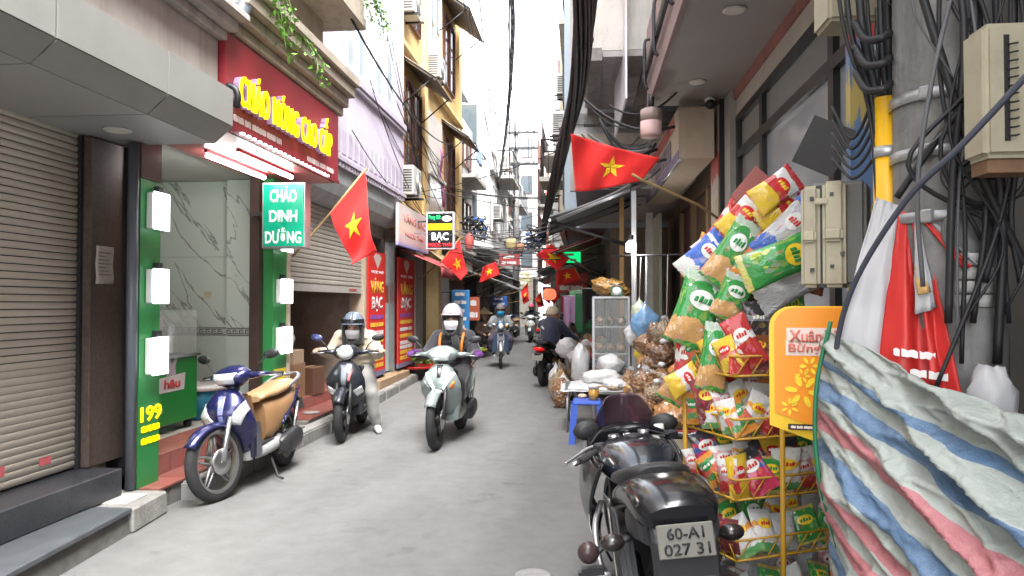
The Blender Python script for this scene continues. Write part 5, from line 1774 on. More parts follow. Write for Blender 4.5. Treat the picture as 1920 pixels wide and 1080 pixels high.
# woman on the silver scooter
sl = place(-1.46, 7.3, .63, 178)
puffer = cloth('dark slate puffer', (.013, .013, .018))
t, hd, fw, rt = person('rider in dark puffer jacket, white face mask and purple gloves', sit(.74, .06, .12), puffer, cloth('black trousers', (.008, .008, .01)),
                       mat('brown shoe', (.2, .12, .08), .6), (sl[0], sl[1], 0), 178, hand_m=mat('purple glove', (.09, .02, .13), .8), puff=1., fat=1.05)
wrap(t, hd, fw, cloth('black scarf', (.008, .008, .009)), .108)
M().ell(hd + Vector((0, .055, .055)), (.055, .045, .03), 12, 8).obj('red_hood', cloth('red hood', (.3, .02, .02)), t)
mask(t, hd, fw, mat('white mask', (.75, .77, .8), .7))
h = helmet(t, hd, fw, mat('white pink helmet', (.33, .29, .31), .2, coat=.5), visor=None, size=1.04)
M().lathe([(.114, 0), (.1165, .012), (.114, .024)], hd + Vector((0, .0, .03)), n=26, caps=False).obj('dark_band', black_pl, h)
for s in (-1, 1):
    M().tube(spline([(s * .12, -.24, 1.16), (s * .125, -.10, 1.08), (s * .12, -.045, .98), (s * .12, -.06, .86)], 5), .018, 8).obj('shoulder_strap', mat('orange strap', (.36, .12, .015), .6), t)
M().tube(spline([(-.03, -.1, 1.12), (-.06, -.03, 1.03), (-.08, -.02, .9)], 5), [.05, .045, .04, .04, .04, .04, .04, .04, .03, .03, .02], 8).obj('scarf_tail', cloth('black scarf', (.012, .012, .014)), t)

# person in cream on the charcoal scooter, one foot on the ground
sl = place(-2.52, 7.6, .63, 187)
cream = cloth('cream padded jacket', (.56, .47, .36))
t, hd, fw, rt = person('rider in cream padded jacket and grey helmet with one foot on the road', sit(.72, .12, .12, .44, lft=(-.27, -.02, .0), ltoe=(-.05, .17, 0), lkn=(-.22, .08, .44), head=(0, -.02, 1.15), neck=(0, -.09, 1.07), face=(-.05, 1, -.0)), cream,
                       cloth('pale grey joggers', (.26, .25, .235)), mat('white trainer', (.5, .5, .49), .6), (sl[0], sl[1], 0), 187, puff=1., fat=1.12)
wrap(t, hd, fw, cloth('black neck warmer', (.014, .014, .013)), .122)
mask(t, hd, fw, mat('pale mask', (.5, .48, .48), .7))
helmet(t, hd, fw, mat('slate helmet', (.16, .19, .25), .22, coat=.6), full=False, visor=mat('dark visor', (.02, .022, .025), .1, coat=.6), size=1.16)

# man in grey on the moped
sl = place(-1.83, 16.4, .6, 187)
t, hd, fw, rt = person('rider in grey shirt with bright blue face mask', sit(.74, .03, .22, lft=(-.17, .1, .28), rft=(.17, .1, .28), lha=(-.33, .2, .95), rha=(.33, .2, .95)), cloth('grey shirt', (.17, .18, .18)),
                       cloth('purple black trousers', (.03, .02, .04)), mat('dark sandal', (.05, .04, .04), .7), (sl[0], sl[1], 0), 187)
mask(t, hd, fw, mat('blue mask', (.02, .3, .55), .7))
helmet(t, hd, fw, mat('grey helmet', (.13, .12, .13), .5))

# rider far away
sl = place(-1.97, 27.2, .63, 180)
t, hd, fw, rt = person('distant rider in black with a pink helmet', sit(.74, .05, .14), cloth('black jacket', (.015, .015, .02)), cloth('black trousers', (.008, .008, .01)), black_pl, (sl[0], sl[1], 0), 180)
mask(t, hd, fw, mat('dark mask', (.05, .05, .06), .7))
helmet(t, hd, fw, mat('pink helmet', (.6, .1, .16), .3))

# customer on the black scooter, turned to the stall
t, hd, fw, rt = person('person in navy padded jacket and tan cap reaching over to the stall', sit(.72, .10, .14, lha=(.26, .30, .86), rha=(.42, .14, .78), lel=(.02, .1, .88), rel=(.32, -.1, .88), face=(.75, .65, 0),
                       lft=(-.15, .02, .30), rft=(.36, -.1, .0), rkn=(.24, .1, .48)), cloth('navy padded jacket', (.012, .016, .035)), cloth('pale grey trousers', (.36, .33, .33)), mat('black shoe', (.02, .02, .02), .6), (-.55, 13.6, 0), -14, puff=0., fat=1.18)
wrap(t, hd, fw, cloth('orange scarf', (.4, .14, .04)), .095)
h = helmet(t, hd, fw, mat('khaki cap', (.33, .28, .2), .8), lift=.01)
M().tube(spline([(-.12, -.37, 1.03), (.02, -.36, .9), (.15, -.28, .78)], 5), .016, 6).obj('bag_strap', cloth('pale strap', (.4, .38, .36)), t)
for t, loc, rz in SEATED:
    t.location = loc
    t.rotation_euler = (0, 0, R(rz))
# ------------------------------------------------------------------ loose shapes used on the stalls
def lump(c, r, seed=0, amp=.18, freq=2.2, n=18, m=12, rot=None, neck=0., flat=.0):
    """an uneven sack-like body; neck pulls the top together into a tied bunch"""
    c = Vector(c)
    s = M()
    s.ell((0, 0, 0), 1., n, m)
    e = Euler(rot).to_matrix() if rot else Matrix.Identity(3)
    out = []
    for v in s.v:
        q = v.copy()
        k = 1 + amp * noise.noise(q * freq + Vector((seed * 3.1, seed * 1.7, seed))) + amp * .5 * noise.noise(q * freq * 2.7 + Vector((seed, 5, 2)))
        q = q * k
        if neck and q.z > .45:
            f = max(.12, 1 - (q.z - .45) * 1.75)
            q.x *= f
            q.y *= f
            q.z = .45 + (q.z - .45) * (1 + neck)
        if flat and q.z < -flat:
            q.z = -flat + (q.z + flat) * .15
        out.append(c + e @ Vector((q.x * r[0], q.y * r[1], q.z * r[2])))
    s.v = out
    return s


def food(name, c1, c2, scale=26., rough=.3, coat=.8):
    """snack pieces showing through a clear bag"""
    if name in MATS:
        return MATS[name]
    m = D.materials.new(name)
    m.use_nodes = True
    nt = m.node_tree
    L = nt.links.new
    b = nt.nodes['Principled BSDF']
    tc = nt.nodes.new('ShaderNodeTexCoord')
    vo = nt.nodes.new('ShaderNodeTexVoronoi')
    vo.inputs['Scale'].default_value = scale
    L(tc.outputs['Object'], vo.inputs['Vector'])
    nz = nt.nodes.new('ShaderNodeTexNoise')
    nz.inputs['Scale'].default_value = 9
    nz.inputs['Detail'].default_value = 4
    L(tc.outputs['Object'], nz.inputs['Vector'])
    x = _mixrgb(nt)
    L(vo.outputs['Color'], x.inputs[0])
    x.inputs[6].default_value = (*c1, 1)
    x.inputs[7].default_value = (*c2, 1)
    y = _mixrgb(nt)
    mr = nt.nodes.new('ShaderNodeMapRange')
    mr.inputs['From Min'].default_value = .58
    mr.inputs['From Max'].default_value = .7
    mr.inputs['To Max'].default_value = .6
    L(nz.outputs['Fac'], mr.inputs['Value'])
    L(mr.outputs[0], y.inputs[0])
    L(x.outputs[2], y.inputs[6])
    y.inputs[7].default_value = (.62, .6, .57, 1)
    L(y.outputs[2], b.inputs['Base Color'])
    b.inputs['Roughness'].default_value = rough
    b.inputs['Coat Weight'].default_value = coat
    b.inputs['Coat Roughness'].default_value = .12
    bp = nt.nodes.new('ShaderNodeBump')
    bp.inputs['Strength'].default_value = 1.
    bp.inputs['Distance'].default_value = .035
    L(vo.outputs['Distance'], bp.inputs['Height'])
    L(bp.outputs[0], b.inputs['Normal'])
    MATS[name] = m
    return m


film_white = mat('white plastic film', (.62, .62, .62), .3, var=.12, ns=12, bump=.8, bs=14, coat=.4)
film_blue = mat('blue plastic film', (.2, .38, .62), .3, var=.3, ns=7, bump=.8, bs=14, coat=.4)
film_pink = mat('pink plastic film', (.55, .25, .29), .3, var=.3, ns=9, bump=.8, bs=14, coat=.4, alpha=.85)
film_yel = mat('yellow plastic film', (.6, .45, .03), .3, var=.3, ns=9, bump=.8, bs=14, coat=.4)
film_clear = mat('clear plastic film', (.7, .7, .7), .15, var=.1, bump=.8, bs=18, coat=.5, alpha=.35)
rind = food('brown rind snack', (.2, .09, .035), (.34, .18, .08))
gold_s = food('golden snack', (.45, .22, .04), (.55, .32, .08), 22)
tan_s = food('tan grain snack', (.42, .29, .16), (.5, .38, .24), 60)
orange_s = food('orange snack', (.5, .2, .05), (.58, .3, .1), 20)
dark_s = food('dark brown snack', (.12, .055, .025), (.22, .11, .05), 24)
red_fr = mat('red painted frame', (.3, .02, .025), .5, var=.2)

# trestle table of the stall and the long goods table behind it
t = thing('folding_table', 'low metal table with thin legs at the edge of the lane', 'table', (.1, 8.8, 0))
bx('top', steel, t, -.22, .5, 8.4, 9.3, .46, .48)
for (x, y) in ((-.19, 8.43), (.46, 8.43), (-.19, 9.26), (.46, 9.26)):
    M().tube([(x, y, 0), (x, y, .46)], .012, 8).obj('leg', alu, t)
M().sheet(lambda u, v: (-.27 + .8 * u, 8.38 + .8 * v, .497 + .03 * noise.noise(Vector((u * 5, v * 5, 1))) + (.0 if .1 < u < .95 and v > .1 else -.03)), 22, 18, .006).obj('plastic_cover', film_white, t)
t = thing('goods_table', 'long red edged table carrying the heap of snack bags', 'table', (.75, 7.4, 0))
bx('top', red_fr, t, .42, 1.4, 5.9, 8.9, .42, .46, .006)
bx('tray_liner', mat('dark tray', (.04, .035, .035), .6), t, .46, 1.36, 5.95, 8.85, .461, .475)
for (x, y) in ((.47, 5.95), (.47, 8.85), (1.35, 5.95), (1.35, 8.85)):
    bx('leg', dark_metal, t, x - .02, x + .02, y - .02, y + .02, 0, .419)
t = thing('concrete_block', 'rough concrete block standing under the goods table', 'block', (.75, 6.1, 0))
lump((.72, 6.02, .2), (.22, .2, .24), 3, .12, 1.5, 20, 12, flat=.85).obj('block', mat('ochre concrete', (.28, .24, .18), .9, var=.25, bump=.5, bs=25, dirt=.4), t)

# heap of clear bags of snacks
rg = random.Random(11)
nb = 0
kinds = [(rind, 'brown rind snacks'), (gold_s, 'golden snacks'), (dark_s, 'dark brown snacks'), (tan_s, 'tan grain snacks'), (orange_s, 'orange snacks')]


def snack_bag(x, y, z, r, k, label=None, group='clear bags of snacks heaped on the stall', neck=.5):
    global nb
    nb += 1
    m_, what = kinds[k]
    t = thing('snack_bag', label or f'clear bag of {what} in the heap on the goods table', 'bag', (x, y, z), group)
    b = lump((x, y, z + r[2] * .8), r, nb, .3, 3.2, 22, 16, (rg.uniform(-.35, .35), rg.uniform(-.35, .35), rg.uniform(0, 6)), neck, .8)
    b.obj('contents', m_, t)
    if neck:
        lump((x, y, z + r[2] * 2.05), (r[0] * .32, r[1] * .32, r[2] * .25), nb + 40, .3, 3., 10, 6).obj('tied_top', film_white if rg.random() < .4 else film_clear, t)
    return t


snack_bag(.62, 6.95, .475, (.18, .15, .16), 1, 'big clear bag of golden snacks lying in front of the heap', neck=.3)
for row, (z0, xs, ys_) in enumerate(((.475, (.55, .78, 1.02, 1.22), (6.5, 7.2, 7.7, 8.2, 8.6)), (.68, (.68, .92, 1.15), (6.9, 7.5, 8.1, 8.5)), (.86, (.72, .92, 1.12), (7.1, 7.6, 8.1, 8.5)), (1.02, (.85, 1.08), (7.5, 8.0, 8.45)))):
    for xx in xs:
        for yy in ys_:
            if row == 0 and xx < .6 and yy < 7.3:
                continue
            r0 = rg.uniform(.11, .15)
            snack_bag(xx + rg.uniform(-.05, .05), yy + rg.uniform(-.1, .1), z0 + rg.uniform(-.02, .03), (r0, r0 * rg.uniform(.8, 1.1), r0 * rg.uniform(.75, 1.)), rg.choice((0, 0, 0, 2, 2, 1, 3, 4)), neck=rg.choice((0, .4, .6)))
for k in range(14):
    r0 = rg.uniform(.10, .14)
    snack_bag(.52 + .07 * (k % 4) + rg.uniform(-.03, .03), 6.35 + .11 * k, .475 + .13 * (k % 2), (r0, r0, r0 * .85), (0, 3, 1, 2, 0)[k % 5], f'clear bag of {kinds[(0, 3, 1, 2, 0)[k % 5]][1]} along the lane side of the goods table', 'clear bags along the lane side of the table %d' % (0, 3, 1, 2, 0)[k % 5], neck=(0, .4)[k % 2])
snack_bag(.72, 6.15, .475, (.16, .15, .09), 4, 'flat clear bag of salmon orange crackers at the end of the table', neck=0)
t = thing('grain_bag', 'pointed bag of tan puffed grain hanging at the end of the table', 'bag', (.78, 5.4, .7))
s = lump((.76, 5.45, .80), (.10, .09, .17), 8, .1, 2.)
for v in s.v:
    if v.z < .76:
        f = max(.1, 1 - (.76 - v.z) * 5.5)
        v.x = .76 + (v.x - .76) * f
        v.y = 5.45 + (v.y - 5.45) * f
s.obj('contents', tan_s, t)
M().tube([(.76, 5.45, .95), (.78, 5.5, 1.5)], .006, 6).obj('string', film_white, t)

# sacks standing on the ground along the lane edge
for i in range(9):
    y_ = 10.4 + .42 * i
    o = lump((-.32 + .05 * math.sin(i * 2.2) - .02 * i, y_, .2), (.13, .15, .22), 300 + i, .18, 2.2, 16, 12, neck=.3 if i % 3 else 0, flat=.9).obj('sack', [rind, film_white, tan_s, gold_s][i % 4])
    tag(o, ['brown snack sack', 'white film sack', 'tan grain sack', 'golden snack sack'][i % 4] + ' standing on the road before the trestle', 'sack', 'sacks before the trestle %d' % (i % 4))
# white carrier bags
for i, (c, r, lab) in enumerate((((.2, 9.0, .56), (.24, .2, .09), 'crumpled white carrier bag lying on the folding table'), ((.33, 9.5, .66), (.16, .15, .14), 'white carrier bag slumped against the glass cabinet'),
                                 ((-.05, 10.6, .55), (.14, .14, .3), 'tall white sack standing beside the glass cabinet'), ((-.28, 12.2, .72), (.18, .16, .16), 'white carrier bag on goods by the navy jacket'),
                                 ((.35, 8.5, .53), (.14, .1, .06), 'small crumpled white bag at the table corner'), ((-.05, 11.6, .62), (.2, .16, .12), 'second white carrier bag piled by the navy jacket'))):
    o = lump(c, r, 20 + i, .3, 2.6, 20, 14).obj('carrier_bag', film_white)
    tag(o, lab, 'bag', 'white carrier bags')
for i, (c, r, lab, cat, m_) in enumerate((((.22, 8.55, .49), (.06, .05, .03), 'orange bread roll on the folding table', 'food', orange_s), ((.33, 8.42, .5), (.08, .05, .03), 'tan pastry on the folding table beside the roll', 'food', tan_s),
                                          ((-.02, 8.0, .46), (.05, .05, .025), 'shallow pale peach dish on the blue stool', 'dish', mat('peach plastic', (.65, .42, .3), .4)),
                                          ((.13, 10.9, .2), (.08, .08, .16), 'red plastic tub on the ground by the sack', 'tub', mat('red plastic', (.5, .02, .03), .35)),
                                          ((-.1, 10.9, .1), (.14, .16, .1), 'dark rubbish bag on the ground by the red tub', 'bag', mat('black film', (.02, .02, .02), .3, bump=.6, bs=16)))):
    o = lump(c, r, 50 + i, .1, 2.).obj({'food': 'bread_roll' if i == 0 else 'pastry', 'dish': 'dish', 'tub': 'tub', 'bag': 'rubbish_bag'}[cat], m_)
    tag(o, lab, cat)
blue_p = mat('blue plastic', (.03, .09, .45), .4)
t = thing('plastic_stool', 'blue plastic stool with splayed legs beside the folding table', 'stool', (.05, 7.9, 0))
M().hexa([(-.12, 7.72, .40), (.18, 7.72, .40), (.18, 8.04, .40), (-.12, 8.04, .40), (-.11, 7.73, .44), (.17, 7.73, .44), (.17, 8.03, .44), (-.11, 8.03, .44)]).obj('seat', blue_p, t, .01)
for (x, y, dx, dy) in ((-.1, 7.74, -.03, -.03), (.16, 7.74, .03, -.03), (-.1, 8.02, -.03, .03), (.16, 8.02, .03, .03)):
    M().hexa([(x + dx - .03, y + dy - .03, 0), (x + dx + .03, y + dy - .03, 0), (x + dx + .03, y + dy + .03, 0), (x + dx - .03, y + dy + .03, 0),
              (x - .035, y - .03, .399), (x + .035, y - .03, .399), (x + .035, y + .03, .399), (x - .035, y + .03, .399)]).obj('leg', blue_p, t)
t = thing('drink_jar', 'clear jar of amber drink with white lid on the blue stool', 'jar', (.1, 7.85, .44))
M().lathe([(0, 0), (.05, 0), (.055, .06), (.05, .12)], (.1, 7.85, .441), n=18).obj('drink', mat('amber drink', (.55, .3, .05), .1, coat=.8), t)
M().lathe([(.056, .121), (.056, .16), (0, .17)], (.1, 7.85, .441), n=18).obj('lid', white_paint, t)

# glass food cabinet
t = thing('glass_cabinet', 'glass food cabinet with steel frame and shelves of brown snacks', 'cabinet', (.33, 9.8, 0))
x0, x1, y0, y1, zb, zt = .12, .56, 9.5, 10.1, .52, 1.52
bx('base', mat('pale green base', (.36, .4, .37), .5, dirt=.3), t, x0, x1, y0, y1, .3, zb)
for (x, y) in ((x0, y0), (x1, y0), (x0, y1), (x1, y1)):
    bx('post', alu, t, x - .012, x + .012, y - .012, y + .012, .0, zt)
for zz in (zt, zb):
    for (a, b, c, d_) in ((x0 + .013, x1 - .013, y0 - .012, y0 + .012), (x0 + .013, x1 - .013, y1 - .012, y1 + .012), (x0 - .012, x0 + .012, y0 + .013, y1 - .013), (x1 - .012, x1 + .012, y0 + .013, y1 - .013)):
        bx('rail', alu, t, a, b, c, d_, zz - .012, zz + .012)
gl = glass('cabinet glass', (.75, .8, .8), .12)
bx('front_glass', gl, t, x0 + .014, x1 - .014, y0 - .003, y0 + .003, zb + .014, zt - .014)
bx('side_glass', gl, t, x0 - .003, x0 + .003, y0 + .014, y1 - .014, zb + .014, zt - .014)
for i, zz in enumerate((.80, 1.14)):
    bx('shelf', alu, t, x0 + .015, x1 - .015, y0 + .015, y1 - .015, zz, zz + .012)
for i, (zz, m_) in enumerate(((.535, orange_s), (.815, rind), (1.155, dark_s))):
    for k in range(3):
        o = lump((x0 + .09 + .13 * k, y0 + .2 + .1 * (k % 2), zz + .06), (.065, .14, .065), 70 + i * 3 + k, .2, 3.).obj('fried_food', m_)
        tag(o, ['heap of orange fried food on the cabinet floor', 'heap of brown rind on the cabinet middle shelf', 'heap of dark snacks on the cabinet upper shelf'][i], 'food', f'food in the glass cabinet row {i}')
snack_bag(.34, 9.8, 1.53, (.25, .2, .13), 1, 'large clear bag of golden snacks on top of the glass cabinet', neck=0)
t = thing('kitchen_scale', 'small green kitchen scale with round white dial on the cabinet', 'scale', (.42, 9.5, 1.54))
bx('body', mat('scale green', (.08, .2, .14), .4), t, .34, .48, 9.46, 9.56, 1.535, 1.66, .01)
M().lathe([(0, 0), (.055, 0), (.055, .01), (0, .012)], (.41, 9.455, 1.60), 'Y', 20).obj('dial', white_paint, t)
M().lathe([(0, 0), (.08, .0), (.09, .015), (0, .01)], (.41, 9.51, 1.675), n=18).obj('pan', steel, t)

# hanging plastic bags under the shop front
for i, (c, r, m_, lab) in enumerate((((.72, 9.0, 1.22), (.17, .15, .2), film_blue, 'bulging blue and white plastic bag hanging at the shop front'), ((.66, 9.05, 1.34), (.10, .1, .14), mat('pale green film', (.5, .55, .4), .3, bump=.7, bs=14, coat=.4), 'pale green plastic bag hanging behind the blue one'),
                                     ((.72, 8.9, .86), (.12, .1, .12), film_yel, 'yellow plastic bag hanging below the blue one'), ((.93, 8.6, 1.05), (.09, .09, .2), film_pink, 'pink clear plastic bag hanging beside the blue one'),
                                     ((.6, 9.1, 1.08), (.12, .1, .14), film_white, 'white plastic bag hanging at the edge of the blue one'))):
    t = thing('hanging_bag', lab, 'bag', c, 'plastic bags hanging at the shop front')
    lump(c, r, 80 + i, .22, 2.4, 20, 14, neck=.5).obj('film', m_, t)
    M().tube([(c[0], c[1], c[2] + r[2] * .8), (c[0] + .02, c[1] + .02, 2.0)], .005, 5).obj('string', film_white, t)
M().tube([(.35, 9.15, 2.02), (1.5, 8.5, 2.0)], .012, 6).obj('hanging_rail', dark_metal)
tag(D.objects['hanging_rail'], 'thin dark rail carrying the hanging plastic bags', 'rail')
# shop post, bulb
t = thing('steel_post', 'pale steel post at the stall corner behind the cabinet', 'post', (.62, 9.6, 0))
bx('post', alu, t, .60, .66, 9.55, 9.61, 0, 2.9)
t = thing('wooden_post', 'ochre wooden post holding up the corrugated awning', 'post', (.55, 10.6, 0))
bx('post', mat('ochre wood', (.3, .18, .06), .6, var=.2), t, .5, .56, 10.6, 10.66, 0, 2.95)
t = thing('lit_bulb', 'lit white bulb hanging at the stall front', 'lamp', (.56, 9.0, 2.1))
M().lathe([(0, 0), (.05, .005), (.062, .04), (.06, .09), (.04, .12), (0, .12)], (.56, 9.0, 2.06), n=18).obj('bulb', mat('lit bulb', (1, 1, 1), .3, emit=(1, .97, .92), es=14), t)
M().lathe([(.03, 0), (.03, .08), (0, .08)], (.56, 9.0, 2.181), n=12).obj('socket', black_pl, t)
M().tube([(.56, 9.0, 2.26), (.56, 9.02, 2.9)], .006, 6).obj('cord', cable_m, t)

# corrugated awning over the stall
t = thing('corrugated_awning', 'long grey corrugated awning sloping out over the lane', 'awning', (.2, 11, 2.5))
A0, A1, B0, B1 = Vector((.72, 9.6, 3.02)), Vector((.75, 12.6, 3.1)), Vector((-.45, 9.9, 2.60)), Vector((-.6, 12.8, 2.66))


def awn(u, v):
    p = A0.lerp(A1, u).lerp(B0.lerp(B1, u), v)
    p.z += .022 * math.sin(u * 22 * 2 * math.pi) - .05 * math.sin(v * 3)
    return p


M().sheet(awn, 88, 6, .006).obj('sheet', tin_grey, t)
for u in (.03, .5, .97):
    M().tube([awn(u, 0) - Vector((0, 0, .06)), awn(u, 1) - Vector((0, 0, .06))], .02, 6).obj('rafter', dark_metal, t)
M().tube([B0 - Vector((0, 0, .05)), B1 - Vector((0, 0, .05))], .02, 6).obj('edge_rail', steel, t)
M().tube([Vector((.7, 10.2, 2.2)), B0 - Vector((0, -.1, .06))], .025, 6).obj('strut', dark_metal, t)
M().tube([A0 + Vector((.1, -.1, -.05)), B0 + Vector((.1, -.1, -.06))], .025, 6).obj('front_rail', alu, t)

# hanging clothes and goods farther along the market side
for i, (x, y, w, z0, z1, c, lab) in enumerate(((.02, 13.6, .36, .95, 1.62, (.03, .16, .06), 'dark green cloth hanging at the market side'), (-.22, 14.3, .34, 1.0, 1.58, (.33, .2, .33), 'mauve cloth hanging next to the green one'),
                                                  (.12, 13.2, .3, 1.1, 1.7, (.012, .012, .013), 'black cloth hanging behind the green one'), (-.1, 15.6, .4, 1.2, 1.7, (.1, .3, .12), 'light green cloth hanging farther along the market'))):
    t = thing('hanging_cloth', lab, 'cloth', (x, y, z0), 'clothes hanging at the market side')
    M().sheet(lambda u, v: (x - w / 2 + w * u, y + .05 * math.sin(u * 14 + i) * v, z1 - (z1 - z0) * v - .06 * math.sin(u * 5 + i) * v), 16, 10, .006).obj('fabric', cloth('market %d' % i, c), t)
    M().tube([(x - w / 2 - .04, y, z1 + .005), (x + w / 2 + .04, y, z1 + .005)], .009, 6).obj('hanger_bar', alu, t)
t = thing('goods_trestle', 'low trestle heaped with mixed goods along the market side', 'table', (.1, 13, 0))
bx('top', wood, t, -.25, .6, 11.2, 17.5, .38, .42)
for yy in (11.3, 14.4, 17.4):
    for xx in (-.2, .55):
        bx('leg', wood, t, xx - .025, xx + .025, yy - .025, yy + .025, 0, .379)
cols = [(.6, .6, .58), (.5, .08, .08), (.2, .3, .45), (.6, .4, .4), (.45, .35, .2), (.12, .12, .12), (.5, .5, .55), (.5, .3, .1), (.15, .3, .12), (.55, .2, .3)]
cnm = ['white', 'red', 'blue', 'pink', 'tan', 'black', 'pale grey', 'orange', 'green', 'rose']
rg = random.Random(4)
for i in range(46):
    k = i % 10
    y = 11.3 + 6.2 * (i / 46)
    o = lump((rg.uniform(-.2, .5), y, .45 + rg.uniform(0, .22)), (rg.uniform(.07, .15), rg.uniform(.07, .13), rg.uniform(.05, .12)), 200 + i, .25, 2.6, 12, 8).obj('goods_bundle', mat('bundle ' + cnm[k], cols[k], .5, var=.3, ns=14, bump=.6, bs=16))
    tag(o, f'{cnm[k]} wrapped bundle on the low market trestle', 'bundle', f'{cnm[k]} bundles on the trestle')
# ------------------------------------------------------------------ snack rack: wire baskets and printed bags
yw = mat('yellow wire', (.40, .215, .012), .45, var=.15, dirt=.2, dcol=(.2, .13, .03))
RK = thing('wire_rack', 'yellow wire display rack with tiered baskets of snack bags', 'rack', (.85, 3.1, 0))
ca, sa = math.cos(R(26)), math.sin(R(26))
K0 = Vector((.575, 2.92, 0))
ua, ub = Vector((ca, sa, 0)), Vector((-sa, ca, 0))


def rk(a, b, z):
    return K0 + ua * a + ub * b + Vector((0, 0, z))


LA, LB = .62, .34
for (a, b) in ((LA, .0), (LA, LB), (.0, LB)):
    M().tube([rk(a, b, 0), rk(a, b, 1.35 if a == .30 else 1.25 if a == 0 else 1.7)], .011, 8).obj('post', yw, RK)
M().tube([(.70, 2.74, 0), (.70, 2.74, 1.15)], .0095, 10).obj('post', yw, RK)
for zt_ in (1.17, .93, .70, .47, .24):
    bk = M().tube([rk(0, 0, zt_), rk(LA, 0, zt_), rk(LA, LB, zt_), rk(0, LB, zt_), rk(0, 0, zt_)], .005, 6).obj('basket', yw, RK)
    M().tube([rk(0, 0, zt_ + .075), rk(LA, 0, zt_ + .075), rk(LA, LB, zt_ + .075), rk(0, LB, zt_ + .075), rk(0, 0, zt_ + .075)], .005, 6).obj('rim_wire', yw, bk)
    for i in range(1, 9):
        M().tube([rk(LA * i / 9, 0, zt_), rk(LA * i / 9, LB, zt_)], .0035, 5).obj('floor_wire', yw, bk)
    for i in range(9):
        M().tube([rk(LA * i / 9, -.002, zt_), rk(LA * (i + .9) / 9, -.002, zt_ + .075)], .003, 5).obj('lattice_wire', yw, bk)
    for i in range(5):
        M().tube([rk(-.002, LB * i / 5, zt_), rk(-.002, LB * (i + .9) / 5, zt_ + .075)], .003, 5).obj('lattice_wire', yw, bk)


def pillow(seed):
    """printed foil bag: puffed in the middle, crimped at both ends (unit size, x across, z along)"""
    s = M()
    nu, nv = 14, 18
    F, Bk = [], []
    for j in range(nv + 1):
        v = j / nv
        for i in range(nu + 1):
            u = i / nu
            a = max(0, math.sin(math.pi * u)) ** .55 * max(0, math.sin(math.pi * min(1, max(0, (v - .05) / .9)))) ** .6
            nx = (u - .5) * (1 - .10 * math.sin(math.pi * v))
            w = .05 * noise.noise(Vector((u * 4, v * 5, seed))) + .035 * noise.noise(Vector((u * 9, v * 9, seed + 3)))
            zz = v - .5 + .012 * math.sin(u * 40) * (1 if v in (0, 1) else 0)
            F.append((nx, -.2 * a + w * a - .008, zz))
            Bk.append((nx, .2 * a + w * a * .6 + .008, zz))
    W = nu + 1
    fs = []
    for j in range(nv):
        for i in range(nu):
            a = j * W + i
            fs += [(a, a + 1, a + W + 1, a + W), (len(F) + a + W, len(F) + a + W + 1, len(F) + a + 1, len(F) + a)]
    K = len(F)
    for i in range(nu):
        fs += [(i, K + i, K + i + 1, i + 1), (nv * W + i, nv * W + i + 1, K + nv * W + i + 1, K + nv * W + i)]
    for j in range(nv):
        fs += [(j * W, (j + 1) * W, K + (j + 1) * W, K + j * W), (j * W + nu, K + j * W + nu, K + (j + 1) * W + nu, (j + 1) * W + nu)]
    s.add(F + Bk, fs, True)

    def front(u, v):
        a = max(0, math.sin(math.pi * u)) ** .55 * max(0, math.sin(math.pi * min(1, max(0, (v - .05) / .9)))) ** .6
        w = .05 * noise.noise(Vector((u * 4, v * 5, seed))) + .035 * noise.noise(Vector((u * 9, v * 9, seed + 3)))
        return Vector(((u - .5) * (1 - .10 * math.sin(math.pi * v)), -.2 * a + w * a - .022, v - .5))
    # an oval printed badge and a word across it, following the puffed front
    lab = M()
    n = 20
    rings = [[front(.5 + .3 * q * math.cos(2 * math.pi * k / n), .64 + .13 * q * math.sin(2 * math.pi * k / n)) for k in range(n)] for q in (.05, .35, .7, 1.)]
    lab.loft(rings, caps=False)
    wd_ = []
    for k in range(4):
        q = M()
        u0 = .29 + .11 * k
        q.sheet(lambda u, v: front(u0 + .085 * u + .02 * v, .6 + (.07 + .02 * (k % 2)) * v) - Vector((0, .012, 0)), 3, 3, .006)
        wd_.append(q.mesh('printed_letter'))
    return s.mesh('foil_bag'), lab.mesh('badge'), wd_


PILL = [pillow(i * 7.3) for i in range(5)]
PIL = [q[0] for q in PILL]
BADGE = dict(white=mat('white badge ink', (.66, .66, .62), .4), yellow=mat('yellow badge ink', (.72, .5, .03), .4), red=mat('red badge ink', (.5, .02, .02), .4), green=mat('green badge ink', (.02, .22, .05), .4))
LOOK = dict(green=('white', 'green'), greenside=('yellow', 'green'), yellow=('red', 'yellow'), blue=('white', 'red'), silver=('white', 'red'), teal=('yellow', 'red'), red=('white', 'red'), black=(None, 'white'), maroon=('yellow', 'red'),
            orange=('green', 'white'), white=('yellow', 'red'), pink=('white', 'red'), redblue=('white', 'red'), lemon=('red', 'white'), yw=('red', 'white'))
tan_, grn, wh, yl, rd_, bl, sv, mar, blk_, org, pnk, tl = (.55, .3, .1), (.015, .26, .035), (.7, .7, .68), (.75, .5, .02), (.5, .02, .02), (.03, .12, .5), (.5, .5, .52), (.16, .015, .02), (.015, .015, .017), (.72, .26, .02), (.6, .3, .32), (.03, .3, .3)
